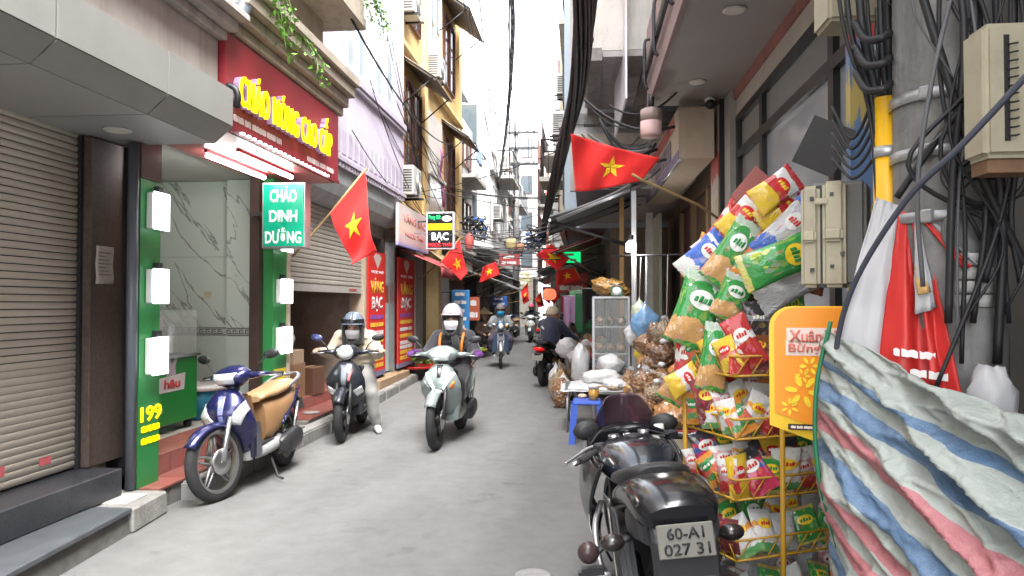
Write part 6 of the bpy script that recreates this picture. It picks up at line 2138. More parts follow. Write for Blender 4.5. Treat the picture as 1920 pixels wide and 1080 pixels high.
FOIL = dict(
    green=ramp_mat('green chip bag print', [(0, grn), (.06, tan_), (.36, grn), (.93, (.4, .5, .4))], 'Z', warp=.3, wscale=2.5, blot=((.7, .72, .6), .66, 5.), bump=.5, bs=28, coat=.6, bits=.2),
    greenside=ramp_mat('green yellow bag print', [(0, (.5, .5, .1)), (.08, grn), (.9, (.5, .35, .1))], 'Z', warp=.1, blot=((.55, .6, .08), .6, 4.), bump=.5, bs=28, coat=.6, bits=.2),
    yellow=ramp_mat('yellow red chip bag print', [(0, yl), (.42, rd_), (.62, wh), (.86, rd_)], 'Z', warp=.25, wscale=2, bump=.5, bs=28, coat=.6, bits=.2),
    blue=ramp_mat('blue white bag print', [(0, wh), (.3, bl), (.78, wh), (.9, bl)], 'Z', warp=.3, wscale=2, blot=((.6, .5, .2), .7, 5.), bump=.5, bs=28, coat=.6, bits=.2),
    silver=ramp_mat('silver blue bag print', [(0, bl), (.3, sv), (.95, bl)], 'Z', warp=.35, wscale=1.6, bump=.5, bs=28, coat=.6, bits=.2, metal=.25),
    foil=ramp_mat('plain foil back', [(0, (.45, .46, .47)), (.5, (.5, .5, .52))], 'Z', bump=.5, coat=.5, metal=.5),
    teal=ramp_mat('teal yellow bag print', [(0, tl), (.4, yl), (.6, tl)], 'Z', warp=.4, bump=.5, bs=28, coat=.6, bits=.2),
    red=ramp_mat('red bag print', [(0, rd_), (.5, wh), (.62, rd_)], 'Z', warp=.5, wscale=2, bump=.5, bs=28, coat=.6, bits=.2),
    black=ramp_mat('black bag print', [(0, (.3, .1, .03)), (.25, blk_), (.55, (.25, .25, .26)), (.68, blk_)], 'Z', warp=.1, bump=.5, bs=28, coat=.6, bits=.2),
    maroon=ramp_mat('maroon bag print', [(0, mar), (.6, (.3, .02, .03)), (.9, mar)], 'Z', warp=.1, blot=((.5, .3, .1), .7, 3.), bump=.5, bs=28, coat=.6, bits=.2),
    orange=ramp_mat('orange snack print', [(0, org), (.2, (.05, .25, .06)), (.36, (.6, .1, .05)), (.6, wh), (.7, (.1, .3, .1)), (.82, org)], 'Z', warp=.35, wscale=2.2, bump=.5, bs=28, coat=.6, bits=.2),
    white=ramp_mat('white snack print', [(0, (.1, .35, .1)), (.2, wh), (.55, org), (.66, wh)], 'Z', warp=.5, wscale=2.4, blot=((.55, .08, .05), .68, 6.), bump=.5, bs=28, coat=.6, bits=.2),
    pink=ramp_mat('pink snack print', [(0, rd_), (.35, pnk), (.8, wh)], 'Z', warp=.4, bump=.5, bs=28, coat=.6, bits=.2),
    redblue=ramp_mat('crimson snack print', [(0, (.55, .02, .08)), (.5, (.03, .1, .35)), (.62, (.55, .02, .08)), (.85, (.02, .02, .03))], 'Z', warp=.5, bump=.5, bs=28, coat=.6, bits=.2),
    lemon=ramp_mat('lemon snack print', [(0, yl), (.4, (.6, .15, .1)), (.55, yl)], 'Z', warp=.4, bump=.5, bs=28, coat=.6, bits=.2),
    yw=ramp_mat('yellow white bag print', [(0, yl), (.4, wh), (.8, yl)], 'Z', warp=.4, bump=.5, bs=28, coat=.6, bits=.2),
)
FNAME = dict(green='green crisp bag with tan crisps printed', greenside='green bag with yellow leaf print', yellow='yellow and red crisp bag', blue='blue and white crisp bag', silver='long silver and blue bag', foil='plain silver foil bag',
             teal='teal and yellow bag', red='red and white bag', black='black snack bag with grey word', maroon='maroon snack bag', orange='orange snack bag with green ring', white='white snack bag with orange print',
             pink='pink and red snack bag', redblue='crimson and blue snack bag', lemon='lemon yellow snack bag', yw='yellow and white snack bag')
nbag = 0


def foil_bag(x, y, z, w, h, tilt, style, where, yaw=0., pitch=0.):
    """one printed bag; tilt turns it in the upright plane, 0 = standing"""
    global nbag
    o = D.objects.new('snack_packet', PIL[nbag % 5])
    nbag += 1
    COL.objects.link(o)
    o.data = PIL[nbag % 5]
    if not o.data.materials:
        o.data.materials.append(FOIL['foil'])
    o.material_slots[0].link = 'OBJECT'
    o.material_slots[0].material = FOIL[style]
    o.scale = (w * .86, w * .75, h * .88)
    o.location = (x, y, z)
    o.rotation_euler = Euler((R(pitch), R(tilt), R(yaw + 8 * math.sin(nbag * 2.7))), 'XYZ')
    tag(o, f'{FNAME[style]} {where}', 'snack bag', f'{FNAME[style]} {where}')
    if style in LOOK:
        bk_, wk_ = LOOK[style]
        _, bm2, wm2 = PILL[nbag % 5]
        for me_, ky in ([(bm2, bk_)] if bk_ else []) + [(q, wk_) for q in wm2]:
            c = D.objects.new(me_.name.split('.')[0], me_)
            COL.objects.link(c)
            if not me_.materials:
                me_.materials.append(BADGE['white'])
            c.material_slots[0].link = 'OBJECT'
            c.material_slots[0].material = BADGE[ky]
            c.parent = o
    return o


# hung in strings at the upper left of the rack (x, y, z, width, length, tilt, print)
UP, LOW, MID = 'hung high on the wire rack', 'hung low on the side of the wire rack', 'hung on the side of the wire rack'
for q in ((.76, 3.05, 1.90, .125, .20, 55, 'yellow', UP), (.65, 3.15, 1.80, .13, .20, 45, 'yellow', 'hung over the side of the wire rack'), (.80, 3.1, 1.82, .14, .22, 55, 'yellow', 'hung beside the electric box'),
          (.50, 3.2, 1.645, .13, .23, 48, 'blue', 'at the outer end of the rack'), (.60, 3.12, 1.66, .13, .30, 35, 'green', UP), (.79, 3.02, 1.74, .12, .29, 45, 'silver', UP),
          (.87, 3.05, 1.73, .12, .16, 20, 'teal', 'tucked beside the electric box'), (.745, 2.9, 1.615, .155, .33, 68, 'greenside', 'lying across the middle of the rack'), (.79, 2.98, 1.53, .16, .28, 60, 'foil', 'under the green leaf print bag'),
          (.465, 3.15, 1.42, .20, .31, 20, 'green', 'bulging at the outer side of the rack'), (.58, 3.24, 1.52, .10, .34, 30, 'red', UP), (.60, 3.1, 1.47, .14, .19, 25, 'green', MID),
          (.62, 2.98, 1.30, .11, .21, -28, 'red', MID), (.68, 3.02, 1.37, .13, .17, 0, 'black', MID), (.52, 3.05, 1.235, .125, .27, 10, 'green', LOW), (.42, 3.2, 1.21, .09, .24, 4, 'red', LOW),
          (.41, 3.15, 1.13, .11, .14, 60, 'yw', LOW), (.50, 3.08, 1.06, .125, .18, -14, 'maroon', LOW), (.70, 3.12, 1.62, .14, .22, 40, 'orange', MID), (.55, 3.3, 1.33, .12, .24, 12, 'silver', MID),
          (.92, 3.12, 1.60, .14, .22, 15, 'black', UP), (.83, 3.1, 1.42, .13, .2, -12, 'greenside', MID), (.78, 3.12, 1.33, .13, .2, 8, 'black', LOW)):
    ob = foil_bag(*q[:7], q[7])
    ob.scale = [k * 1.14 for k in ob.scale]
TN = ['top rack basket', 'second rack basket', 'third rack basket', 'fourth rack basket', 'lowest rack basket']
tiers = [(1.17, ['red', 'orange', 'maroon', 'red', 'orange', 'yellow']), (.93, ['orange', 'pink', 'white', 'white', 'red', 'white', 'lemon']), (.70, ['lemon', 'pink', 'redblue', 'white', 'greenside', 'redblue', 'white']),
         (.47, ['white', 'greenside', 'white', 'green', 'foil']), (.24, ['white', 'pink', 'greenside', 'foil'])]
rg = random.Random(21)
for ti, (zz, L_) in enumerate(tiers):
    for row in range(3):
        n_ = len(L_) + 1
        for k in range(n_):
            a = LA * (k + .5 + .2 * (row % 2)) / n_
            p = rk(a, LB * (.12 + .3 * row), zz)
            foil_bag(p.x, p.y, p.z + .075 + .035 * row + .015 * (k % 2), .115 + .03 * rg.random(), .155 + .05 * rg.random(), rg.uniform(-32, 32), L_[(k * 2 + row) % len(L_)], f'in the {TN[ti]}', yaw=18 + rg.uniform(-15, 15), pitch=rg.uniform(-30, 5))
    for k in range(3):
        p = rk(.02, LB * (.15 + .33 * k), zz)
        foil_bag(p.x - .015, p.y, p.z + .08, .11, .15, rg.uniform(-40, 10), rg.choice(('maroon', 'pink', 'orange', 'lemon', 'white')), f'at the outer end of the {TN[ti]}', yaw=-40)
# more packets filling the hung curtain, behind the front ones
for k in range(26):
    tt = k / 25
    x_, z_ = lerp(.47, .86, (k * .37) % 1), lerp(1.12, 1.80, tt)
    foil_bag(x_ + .12 * (tt - .5), 3.24 + .03 * (k % 3), z_, .135, .24, rg.uniform(15, 55), ('green', 'red', 'yellow', 'orange', 'silver', 'maroon', 'blue', 'greenside')[k % 8], 'in the hung curtain of packets')
# dull red price card over the rack
o = M().cbox((.72, 3.25, 1.93), (.12, .006, .17), (0, R(40), R(10))).obj('price_card', mat('dull red card', (.3, .1, .09), .7))
tag(o, 'dull red card sticking up behind the yellow crisp bags', 'card')

# orange advertising board on the rack
AB = thing('advert_board', 'orange advertising board with yellow rim and new year lettering', 'sign', (.8, 2.45, .95))


def rounded(w, z0, z1, r):
    pts = []
    for cx, cz, a0 in ((w - r, z1 - r, 0), (r, z1 - r, 90)):
        for k in range(7):
            a = R(a0 + 15 * k)
            pts.append((cx + r * math.cos(a), cz + r * math.sin(a)))
    return pts + [(0, z0 + .06), (w * .5, z0), (w, z0 + .02)]


board_u = Vector((.985, -.17, 0))
BO = Vector((.592, 2.47, 0))
nrm = Vector((.17, .985, 0))
M().prism(rounded(.34, 1.0, 1.44, .07), BO, board_u, (0, 0, 1), nrm * .012).obj('rim', mat('yellow board', (.75, .47, .02), .4), AB)
pts = [(.014 + a * .92, 1.04 + (z - 1.0) * .86) if False else (.015 + a * .915, .028 + 1.02 + (z - 1.0) * .88) for a, z in rounded(.34, 1.0, 1.44, .07)]
M().prism(pts, BO - nrm * .003, board_u, (0, 0, 1), nrm * .003).obj('panel', mat('orange board', (.80, .27, .015), .4, var=.05), AB)
sticker = mat('cream sticker', (.75, .62, .55), .5)
redl = mat('rose lettering', (.62, .16, .12), .5)
for tx, zz, w in (('Xuân Vui', 1.345, .17), ('Bừng Sức', 1.305, .175)):
    o0 = BO - nrm * .005 + board_u * .145 + Vector((0, 0, zz))
    M().prism([(-w / 2 - .008, -.022), (w / 2 + .008, -.022), (w / 2 + .008, .026), (-w / 2 - .008, .026)], o0 + nrm * .001, board_u, (0, 0, 1), nrm * .001).obj('letter_ground', sticker, AB)
    text('letters', tx, redl, AB, o0 - nrm * .003, board_u, (0, 0, 1), .038, .002, bold=.02, width=w)
for (a, z, s) in ((.10, 1.17, .035), (.12, 1.25, .02), (.06, 1.12, .018), (.17, 1.08, .022), (.10, 1.22, .015)):
    for k in range(6):
        ang = k * math.pi / 3 + a * 9
        c0 = BO - nrm * .006 + board_u * (a + s * math.cos(ang)) + Vector((0, 0, z + s * math.sin(ang)))
        pet = [(s * .55 * math.cos(t_) * math.cos(ang) - s * .25 * math.sin(t_) * math.sin(ang), s * .55 * math.cos(t_) * math.sin(ang) + s * .25 * math.sin(t_) * math.cos(ang)) for t_ in [i * math.pi / 5 for i in range(10)]]
        M().prism(pet, c0, board_u, (0, 0, 1), nrm * .002).obj('petal', mat('petal yellow', (.85, .6, .03), .4), AB)
for (a, z, w, h, m_) in ((.055, 1.048, .09, .018, ink), (.17, 1.17, .07, .07, mat('grey label', (.3, .28, .24), .5)), (.17, 1.235, .07, .045, ink)):
    M().prism([(0, 0), (w, 0), (w, h), (0, h)], BO - nrm * .006 + board_u * a + Vector((0, 0, z)), board_u, (0, 0, 1), nrm * .002).obj('label_patch', m_, AB)
words(sticker, AB, BO - nrm * .0085 + board_u * .1 + Vector((0, 0, 1.057)), board_u, (0, 0, 1), .009, .075, 3, .001)

# ------------------------------------------------------------------ utility pole, pipes, boxes and cables
pole_m = mat('weathered pole concrete', (.21, .205, .2), .85, var=.35, ns=7, bump=.5, bs=18, streak=.8, dcol=(.06, .06, .06))
UP_ = thing('utility_pole', 'thick weathered concrete utility pole wrapped in cables and bands', 'pole', (.98, 2.1, 0))
M().lathe([(.145, 0), (.135, 1.5), (.125, 3), (.11, 6.5), (0, 6.5)], (.98, 2.12, 0), n=28).obj('shaft', pole_m, UP_)
galv = mat('galvanised band', (.4, .41, .42), .4, metal=.7, var=.25, ns=30)
for zz in (1.66, 1.83, 1.98, 2.3):
    M().lathe([(.137, 0), (.141, 0), (.141, .028), (.137, .028)], (.98, 2.12, zz), n=28, caps=False).obj('steel_band', galv, UP_)
    M().cbox((.885, 2.02, zz + .014), (.03, .03, .035), (0, 0, R(45))).obj('band_buckle', galv, UP_, .004)
M().lathe([(0, 0), (.065, 0), (.07, .008), (0, .01)], (.97, 1.976, 1.63), 'Y', 20).obj('number_disc', mat('grey disc', (.2, .2, .2), .6, var=.3), UP_)
for i in range(4):
    M().sheet(lambda u, v: (.93 + .09 * u, 1.975 - .003 * i + .02 * (u - .5) ** 2, 1.44 + .035 * i + .03 * v), 4, 2, .001).obj('pasted_notice', mat('pasted paper', (.5, .49, .47), .8, var=.2, ns=30), UP_)
YP = thing('yellow_conduit', 'bright yellow plastic conduit strapped to the utility pole', 'pipe', (.86, 2.2, 1.3))
M().lathe([(.036, 0), (.036, .68), (.031, .68), (.031, 0)], (.855, 2.2, 1.35), n=20, caps=False).obj('pipe', mat('yellow conduit plastic', (.72, .40, .01), .35, var=.1, dirt=.2, dcol=(.3, .18, .03)), YP)
M().lathe([(.037, 0), (.040, 0), (.040, .03), (.037, .03)], (.855, 2.2, 1.86), n=20, caps=False).obj('strap', galv, YP)
M().cbox((.905, 2.19, 1.875), (.07, .012, .03)).obj('strap_tail', galv, YP)

cream_box = mat('cream meter box', (.36, .325, .235), .55, var=.15, ns=6, dirt=.6, dcol=(.15, .125, .09))
grey_box = mat('grey box side', (.17, .17, .16), .6, var=.1, dirt=.3)
EB = thing('electric_box', 'cream electric box with a split cover beside the yellow conduit', 'electric box', (.78, 2.5, 1.5))
eu, ev = Vector((.9, -.42, 0)).normalized(), Vector((.42, .9, 0)).normalized()


def ebox(name, a0, a1, b0, b1, z0, z1, m_, bev=.012):
    o_ = Vector((.70, 2.50, 0))
    p = [o_ + eu * a + ev * b for a, b in ((a0, b0), (a1, b0), (a1, b1), (a0, b1))]
    return M().hexa([q + Vector((0, 0, z0)) for q in p] + [q + Vector((0, 0, z1)) for q in p]).obj(name, m_, EB, bev, 3)


ebox('left_cover', 0, .058, 0, .16, 1.50, 1.83, cream_box)
ebox('right_cover', .066, .135, -.005, .16, 1.50, 1.84, cream_box)
ebox('body', .02, .19, .05, .22, 1.505, 1.845, grey_box)
ebox('seam', .05, .075, .02, .1, 1.50, 1.83, black_pl, .0)
ebox('boss', .07, .13, -.028, .0, 1.645, 1.69, cream_box, .01)
ebox('boss', .005, .05, -.018, .005, 1.645, 1.685, cream_box, .008)
for (a, zz) in ((.03, 1.78), (.09, 1.79), (.09, 1.56), (.03, 1.55), (.12, 1.6)):
    ebox('screw', a, a + .012, -.008, -.0, zz, zz + .012, dark_metal, .0)
ebox('latch', .045, .085, -.012, -.002, 1.765, 1.785, cream_box, .003)
E2 = thing('terminal_box', 'cream terminal box with a column of wire hooks on the pole', 'electric box', (.94, 1.7, 1.76))
bx('case', cream_box, E2, .865, 1.02, 1.7, 1.80, 1.765, 2.06, .012, seg=3) if False else M().box(.865, 1.02, 1.70, 1.80, 1.765, 2.06).obj('case', cream_box, E2, .012, 3)
bx('slot', black_pl, E2, .905, .915, 1.696, 1.703, 1.80, 2.03)
for i in range(12):
    M().tube(spline([(.912, 1.697, 1.81 + .018 * i), (.918, 1.683, 1.808 + .018 * i), (.93, 1.692, 1.812 + .018 * i)], 3), .0022, 5).obj('wire_hook', cable_m, E2)
M().box(.88, 1.0, 1.72, 1.79, 1.735, 1.764).obj('rusty_base', mat('rusty metal', (.16, .09, .05), .8, var=.3, ns=20), E2)
E3 = thing('meter_box', 'cream meter box high under the soffit near the pole', 'electric box', (.88, 2.6, 2.4))
M().box(.82, .99, 2.58, 2.75, 2.40, 2.75).obj('case', cream_box, E3, .012, 3)
bx('seam', black_pl, E3, .87, .876, 2.576, 2.579, 2.41, 2.74)
o = M().cbox((.96, 3.1, 2.08), (.17, .012, .2), (R(10), R(28), R(-20))).obj('black_panel', mat('black sheet', (.02, .02, .022), .35, var=.2))
tag(o, 'tilted black square panel above the snack bags', 'panel')
o = M().hexa([(1.10, 3.2, 1.5), (1.18, 3.15, 1.5), (1.18, 3.2, 1.5), (1.10, 3.25, 1.5), (1.10, 3.2, 2.75), (1.18, 3.15, 2.75), (1.18, 3.2, 2.75), (1.10, 3.25, 2.75)]).obj(
    'poster_strip', ramp_mat('torn strip print', [(0, (.5, .4, .05)), (.3, (.1, .2, .4)), (.55, (.45, .35, .1)), (.7, (.12, .2, .35)), (.85, (.5, .05, .05))], 'Z', warp=.4, wscale=4, rough=.6))
tag(o, 'torn blue and yellow poster strip behind the cables', 'poster')


def cable(pts, r, label, m_=None, n=6, seg=7, group='black cables round the utility pole'):
    o = M().tube(spline(pts, seg), r, n).obj('cable', m_ or cable_m)
    tag(o, label, 'cable', group)
    return o


rg = random.Random(5)
for i in range(9):      # risers into the conduit
    dx = (i - 4) * .012
    cable([(.855 + dx * .5, 2.2 + .01 * (i % 3 - 1), 1.6), (.855 + dx, 2.2, 2.0), (.84 + dx * 2.4, 2.2 + .02 * (i % 2), 2.35), (.83 + dx * 3.5 + .02, 2.22, 3.4)], .006 + .003 * (i % 3), 'black cable rising from the yellow conduit', group='cables rising from the conduit')
for i in range(7):
    a = .93 + .028 * i
    cable([(a, 1.95, 1.3 + .1 * (i % 3)), (a + .03 * math.sin(i), 1.93, 1.7), (a - .05 * math.cos(i * 2), 1.94, 2.1), (a + .02, 1.96, 3.0)], .006 + .002 * (i % 4), 'black cable running up the face of the utility pole', group='cables on the pole face')
for i, (p, r) in enumerate((([(.80, 2.0, 2.5), (.87, 1.93, 2.1), (.96, 1.92, 1.78), (1.1, 1.95, 1.5)], .012), ([(1.2, 1.9, 2.12), (1.0, 1.9, 2.02), (.88, 1.95, 1.86), (.8, 2.0, 1.72)], .009), ([(.9, 2.0, 2.6), (.93, 1.92, 2.15), (.9, 1.92, 1.75), (.9, 1.95, 1.4)], .010))):
    cable(p, r, 'black cable slanting across the utility pole', group='cables slanting across the pole')
for i in range(6):      # loose coils
    cx, cz, rr = .985 + .02 * math.sin(i * 3), 1.72 + .012 * i, .05 + .012 * i
    cable([(cx + rr * math.cos(t_ * .7 + i), 1.945 - .004 * i, cz + rr * .8 * math.sin(t_ * .7 + i)) for t_ in range(10)], .0028, 'thin loose coil of black wire on the pole', group='loose wire coils', seg=4)
for i in range(5):
    cable([(.77, 2.4, 1.9 + .04 * i), (.80, 2.3, 1.82 + .03 * i), (.84, 2.22, 1.9 + .05 * i), (.83, 2.2, 2.05 + .06 * i)], .005, 'black cable looping out of the electric box', group='cables looping from the electric box')
for i, zz in enumerate((2.06, 2.13, 2.2)):
    cable([(.845, 2.15, zz), (.81, 2.1, zz - .03), (.78, 2.14, zz - .02), (.77, 2.2, zz + .05)], .011, 'thick black cable loop left of the conduit', group='thick cable loops')
cable([(.95, 1.46, 2.02), (.87, 1.55, 1.9), (.79, 1.65, 1.78), (.72, 1.75, 1.68), (.665, 1.9, 1.51), (.652, 2.0, 1.36), (.67, 2.06, 1.25)], .0075, 'long slate cable crossing in front of the pole and banner', mat('slate cable', (.05, .055, .075), .45))

for i in range(10):     # mixed stray wires hanging over the pole
    x0_, z0_ = rg.uniform(.84, 1.12), rg.uniform(2.1, 2.6)
    cable([(x0_, 1.93, z0_), (x0_ + rg.uniform(-.12, .12), 1.9, z0_ - .3), (x0_ + rg.uniform(-.15, .15), 1.92, z0_ - .55), (x0_ + rg.uniform(-.1, .1), 1.94, z0_ - rg.uniform(.7, 1.0))], rg.choice((.003, .004, .006)),
          'stray wire dangling in front of the utility pole', cable_m if i % 3 else cable_g, group='stray wires at the pole')
# ------------------------------------------------------------------ the folded red and white banner
BN = thing('folded_banner', 'folded red and white plastic banner slung from the yellow conduit', 'banner', (.8, 2.05, 1.2))
bw = mat('white banner back', (.42, .42, .43), .45, var=.1, ns=5, bump=.2, bs=8)
br = mat('red banner print cloth', (.55, .03, .025), .45, var=.12, ns=6, bump=.2, bs=8)
top = Vector((.845, 2.13, 1.70))


def fan(p0, p1, q0, q1, wav, ph):
    p0, p1, q0, q1 = (Vector(p) for p in (p0, p1, q0, q1))

    def fn(u, v):
        p = p0.lerp(p1, u).lerp(q0.lerp(q1, u), v)
        p.y += wav * math.sin(u * 7 + ph) * (.3 + v) * .9 + .010 * noise.noise(Vector((u * 5, v * 4, ph)))
        return p
    return fn


M().sheet(fan((.80, 2.13, 1.74), (.85, 2.10, 1.71), (.66, 2.08, 1.30), (.78, 2.05, 1.22), .012, 0), 14, 18, .003).obj('white_fold', bw, BN)
rp = M().sheet(fan((.845, 2.095, 1.70), (.865, 2.07, 1.68), (.755, 2.03, 1.20), (.90, 1.98, 1.18), .02, 2), 20, 20, .003).obj('red_fold', br, BN)
M().sheet(fan((.86, 2.06, 1.69), (.885, 2.05, 1.67), (.865, 1.975, 1.25), (.93, 1.95, 1.19), .012, 4), 12, 18, .003).obj('red_fold', br, BN)
M().sheet(fan((.862, 2.04, 1.66), (.872, 2.035, 1.65), (.845, 2.0, 1.42), (.893, 1.985, 1.44), .008, 1), 8, 12, .003).obj('white_print', bw, BN)
M().sheet(fan((.855, 2.03, 1.55), (.872, 2.025, 1.55), (.85, 1.995, 1.47), (.878, 1.985, 1.48), .006, 1), 6, 6, .003).obj('tan_print', mat('tan print', (.55, .33, .12), .5), BN)
M().sheet(fan((.865, 2.05, 1.70), (.90, 2.03, 1.69), (.955, 1.96, 1.56), (.985, 1.95, 1.53), .006, 3), 8, 12, .003).obj('white_flap', bw, BN)
M().sheet(fan((.862, 2.04, 1.69), (.872, 2.035, 1.685), (.94, 1.955, 1.53), (.957, 1.95, 1.54), .004, 3), 6, 10, .003).obj('red_edge', br, BN)
gb = lump((.955, 1.86, 1.22), (.05, .045, .085), 33, .25, 2.2, 18, 12)
gb.obj('white_scrunch', bw, BN)
uu = Vector((.97, -.2, -.12))
words(mat('white print', (.7, .66, .62), .5), BN, (.835, 1.985, 1.32), uu, (0, 0, 1), .02, .10, 3, .002)
words(mat('white print', (.7, .66, .62), .5), BN, (.86, 1.96, 1.27), uu, (0, 0, 1), .02, .09, 2, .002)

# ------------------------------------------------------------------ striped tarpaulin over goods
def uv_sheet(name, mt, fn, nu, nv, parent=None, th=.004):
    m = M().sheet(fn, nu, nv, th)
    o = m.obj(name, mt, parent)
    me = o.data
    uvl = me.uv_layers.new(name='UVMap')
    K = (nu + 1) * (nv + 1)
    for lp in me.loops:
        k = lp.vertex_index % K
        uvl.data[lp.index].uv = ((k % (nu + 1)) / nu, (k // (nu + 1)) / nv)
    return o


def tarp_mat():
    m = D.materials.new('striped woven tarpaulin')
    m.use_nodes = True
    nt = m.node_tree
    L = nt.links.new
    b = nt.nodes['Principled BSDF']
    tc = nt.nodes.new('ShaderNodeTexCoord')
    sp = nt.nodes.new('ShaderNodeSeparateXYZ')
    L(tc.outputs['UV'], sp.inputs[0])
    nz = nt.nodes.new('ShaderNodeTexNoise')
    nz.inputs['Scale'].default_value = 3
    L(tc.outputs['UV'], nz.inputs['Vector'])
    ad = nt.nodes.new('ShaderNodeMath')
    ad.operation = 'MULTIPLY_ADD'
    ad.inputs[1].default_value = .07
    L(nz.outputs['Fac'], ad.inputs[0])
    L(sp.outputs[1], ad.inputs[2])
    cr = nt.nodes.new('ShaderNodeValToRGB')
    cr.color_ramp.interpolation = 'CONSTANT'
    W_, P_, B_ = (.285, .315, .29), (.35, .115, .13), (.065, .13, .23)
    st = [(0, W_), (.17, B_), (.195, W_), (.25, B_), (.30, W_), (.34, P_), (.40, W_), (.445, B_), (.50, W_), (.54, P_), (.585, W_), (.63, P_), (.68, W_), (.72, B_), (.765, W_), (.80, P_), (.85, W_), (.89, B_), (.93, W_), (.96, P_)]
    e = cr.color_ramp.elements
    while len(e) < len(st):
        e.new(.5)
    for i, (p, c) in enumerate(st):
        e[i].position = p
        e[i].color = (*c, 1)
    L(ad.outputs[0], cr.inputs[0])
    # worn weave: pale threads show through
    wv = nt.nodes.new('ShaderNodeTexNoise')
    wv.inputs['Scale'].default_value = 420
    L(tc.outputs['UV'], wv.inputs['Vector'])
    mr = nt.nodes.new('ShaderNodeMapRange')
    mr.inputs['From Min'].default_value = .45
    mr.inputs['From Max'].default_value = .75
    mr.inputs['To Max'].default_value = .22
    L(wv.outputs['Fac'], mr.inputs['Value'])
    x = _mixrgb(nt)
    L(mr.outputs[0], x.inputs[0])
    L(cr.outputs[0], x.inputs[6])
    x.inputs[7].default_value = (.46, .46, .44, 1)
    L(x.outputs[2], b.inputs['Base Color'])
    b.inputs['Roughness'].default_value = .5
    nb_ = nt.nodes.new('ShaderNodeTexNoise')
    nb_.inputs['Scale'].default_value = 22
    nb_.inputs['Detail'].default_value = 5
    nb_.inputs['Distortion'].default_value = .8
    L(tc.outputs['Object'], nb_.inputs['Vector'])
    bp = nt.nodes.new('ShaderNodeBump')
    bp.inputs['Strength'].default_value = .55
    bp.inputs['Distance'].default_value = .02
    L(nb_.outputs['Fac'], bp.inputs['Height'])
    L(bp.outputs[0], b.inputs['Normal'])
    return m


TPm = tarp_mat()


def tarp_fn(u, v):
    T0, T1 = Vector((.655, 2.06, 1.375)), Vector((1.02, 1.16, 1.19))
    B0_, B1_ = Vector((.72, 2.0, .50)), Vector((.93, 1.10, .20))
    T_ = T0.lerp(T1, u)
    T_.z -= .03 * math.sin(math.pi * u)
    g_ = v ** (1.0 + .25 * (1 - u))
    p = T_.lerp(B0_.lerp(B1_, u), g_)
    bul = math.sin(math.pi * min(1, g_ * .9 + .06)) ** .8
    out = Vector((-.86, -.5, 0))
    p += out * (.10 + .06 * u) * bul
    if u < .12:      # rolls back round the left edge
        k = (.12 - u) / .12
        p += Vector((.03, .10, 0)) * k * k
    # folds sweep from the gathered corner towards the right, sharp on their ridges, slack between
    w1 = noise.noise(Vector((u * 1.4, v * 1.6, 4)))
    w2 = noise.noise(Vector((u * 3.0, v * 3.5, 9)))
    s = v * (4.6 + 1.2 * u) + .9 * w1 - u * .9
    f = 1 - abs(2 * (s % 1) - 1)
    s2 = v * 11 + 1.3 * w2 - u * 2.2
    f2 = 1 - abs(2 * (s2 % 1) - 1)
    amp = .012 + .075 * math.sin(math.pi * min(1, u * .8 + .06)) * (.55 + .45 * w2)
    d = amp * (f ** 2.2 - .35) + amp * .5 * (f2 ** 1.8 - .35)
    r1 = 1 - abs(noise.noise(Vector((u * 9 + v * 5, v * 14 - u * 4, 2)))) * 2
    r2 = 1 - abs(noise.noise(Vector((u * 22 - v * 6, v * 26 + u * 8, 7)))) * 2
    d += .011 * (r1 - .5) + .0055 * (r2 - .5) + .02 * w2
    return p + out * d


TP = thing('striped_tarpaulin', 'crumpled white, pink and blue striped tarpaulin draped over goods', 'tarpaulin', (.9, 1.6, .3))
uv_sheet('cover', TPm, tarp_fn, 150, 190, TP)
M().tube(spline([tarp_fn(.02, .0) + Vector((-.005, -.01, .03)), tarp_fn(.01, .25) + Vector((-.012, -.02, 0)), tarp_fn(.01, .5) + Vector((-.012, -.02, 0)), (.66, 2.0, .75), (.655, 1.98, .5)], 6), .006, 6).obj('green_cord', mat('green cord', (.01, .12, .05), .6), TP)
o = uv_sheet('striped_tarpaulin', TPm, lambda u, v: (1.02 + .25 * u + .02 * math.sin(v * 9), 1.75 - .35 * u, 1.47 - .3 * v - .1 * u * v + .03 * math.sin(v * 6 + u * 4)), 24, 24)
tag(o, 'second striped tarpaulin hanging in the dark gap behind the pole', 'tarpaulin')
t = thing('covered_goods', 'pale sacking bundle showing beneath the striped tarpaulin', 'bundle', (.9, 1.9, 0))
lump((.98, 1.85, .42), (.26, .3, .46), 12, .1, 1.6, 26, 16, flat=.9).obj('sacking', mat('grey sacking', (.3, .28, .25), .85, var=.15, bump=.4, bs=30), t)
M().tube(spline([(.76, 1.66, .75), (.75, 1.62, .62), (.8, 1.58, .5)], 5), .004, 5).obj('red_cord', red_fr, t)
# dark metal stand and clutter behind the rack
t = thing('metal_trolley', 'dark metal trolley frame standing in the gap behind the rack', 'trolley', (1.1, 2.6, 0))
for (a, b) in (((.95, 2.5, 0), (.95, 2.5, .9)), ((1.2, 2.5, 0), (1.2, 2.5, .9)), ((.95, 2.9, 0), (.95, 2.9, .9)), ((1.2, 2.9, 0), (1.2, 2.9, .9))):
    M().tube([a, b], .012, 6).obj('upright', dark_metal, t)
bx('shelf', dark_metal, t, .94, 1.21, 2.49, 2.91, .3, .32)
bx('shelf', dark_metal, t, .94, 1.21, 2.49, 2.91, .7, .72)
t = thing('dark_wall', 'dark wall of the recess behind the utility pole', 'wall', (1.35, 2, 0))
bx('wall', mat('dark grey wall', (.11, .105, .1), .9, var=.2), t, 1.28, 1.45, -.5, 2.9, 0, 3.49)  # dark grey base colour over the whole wall
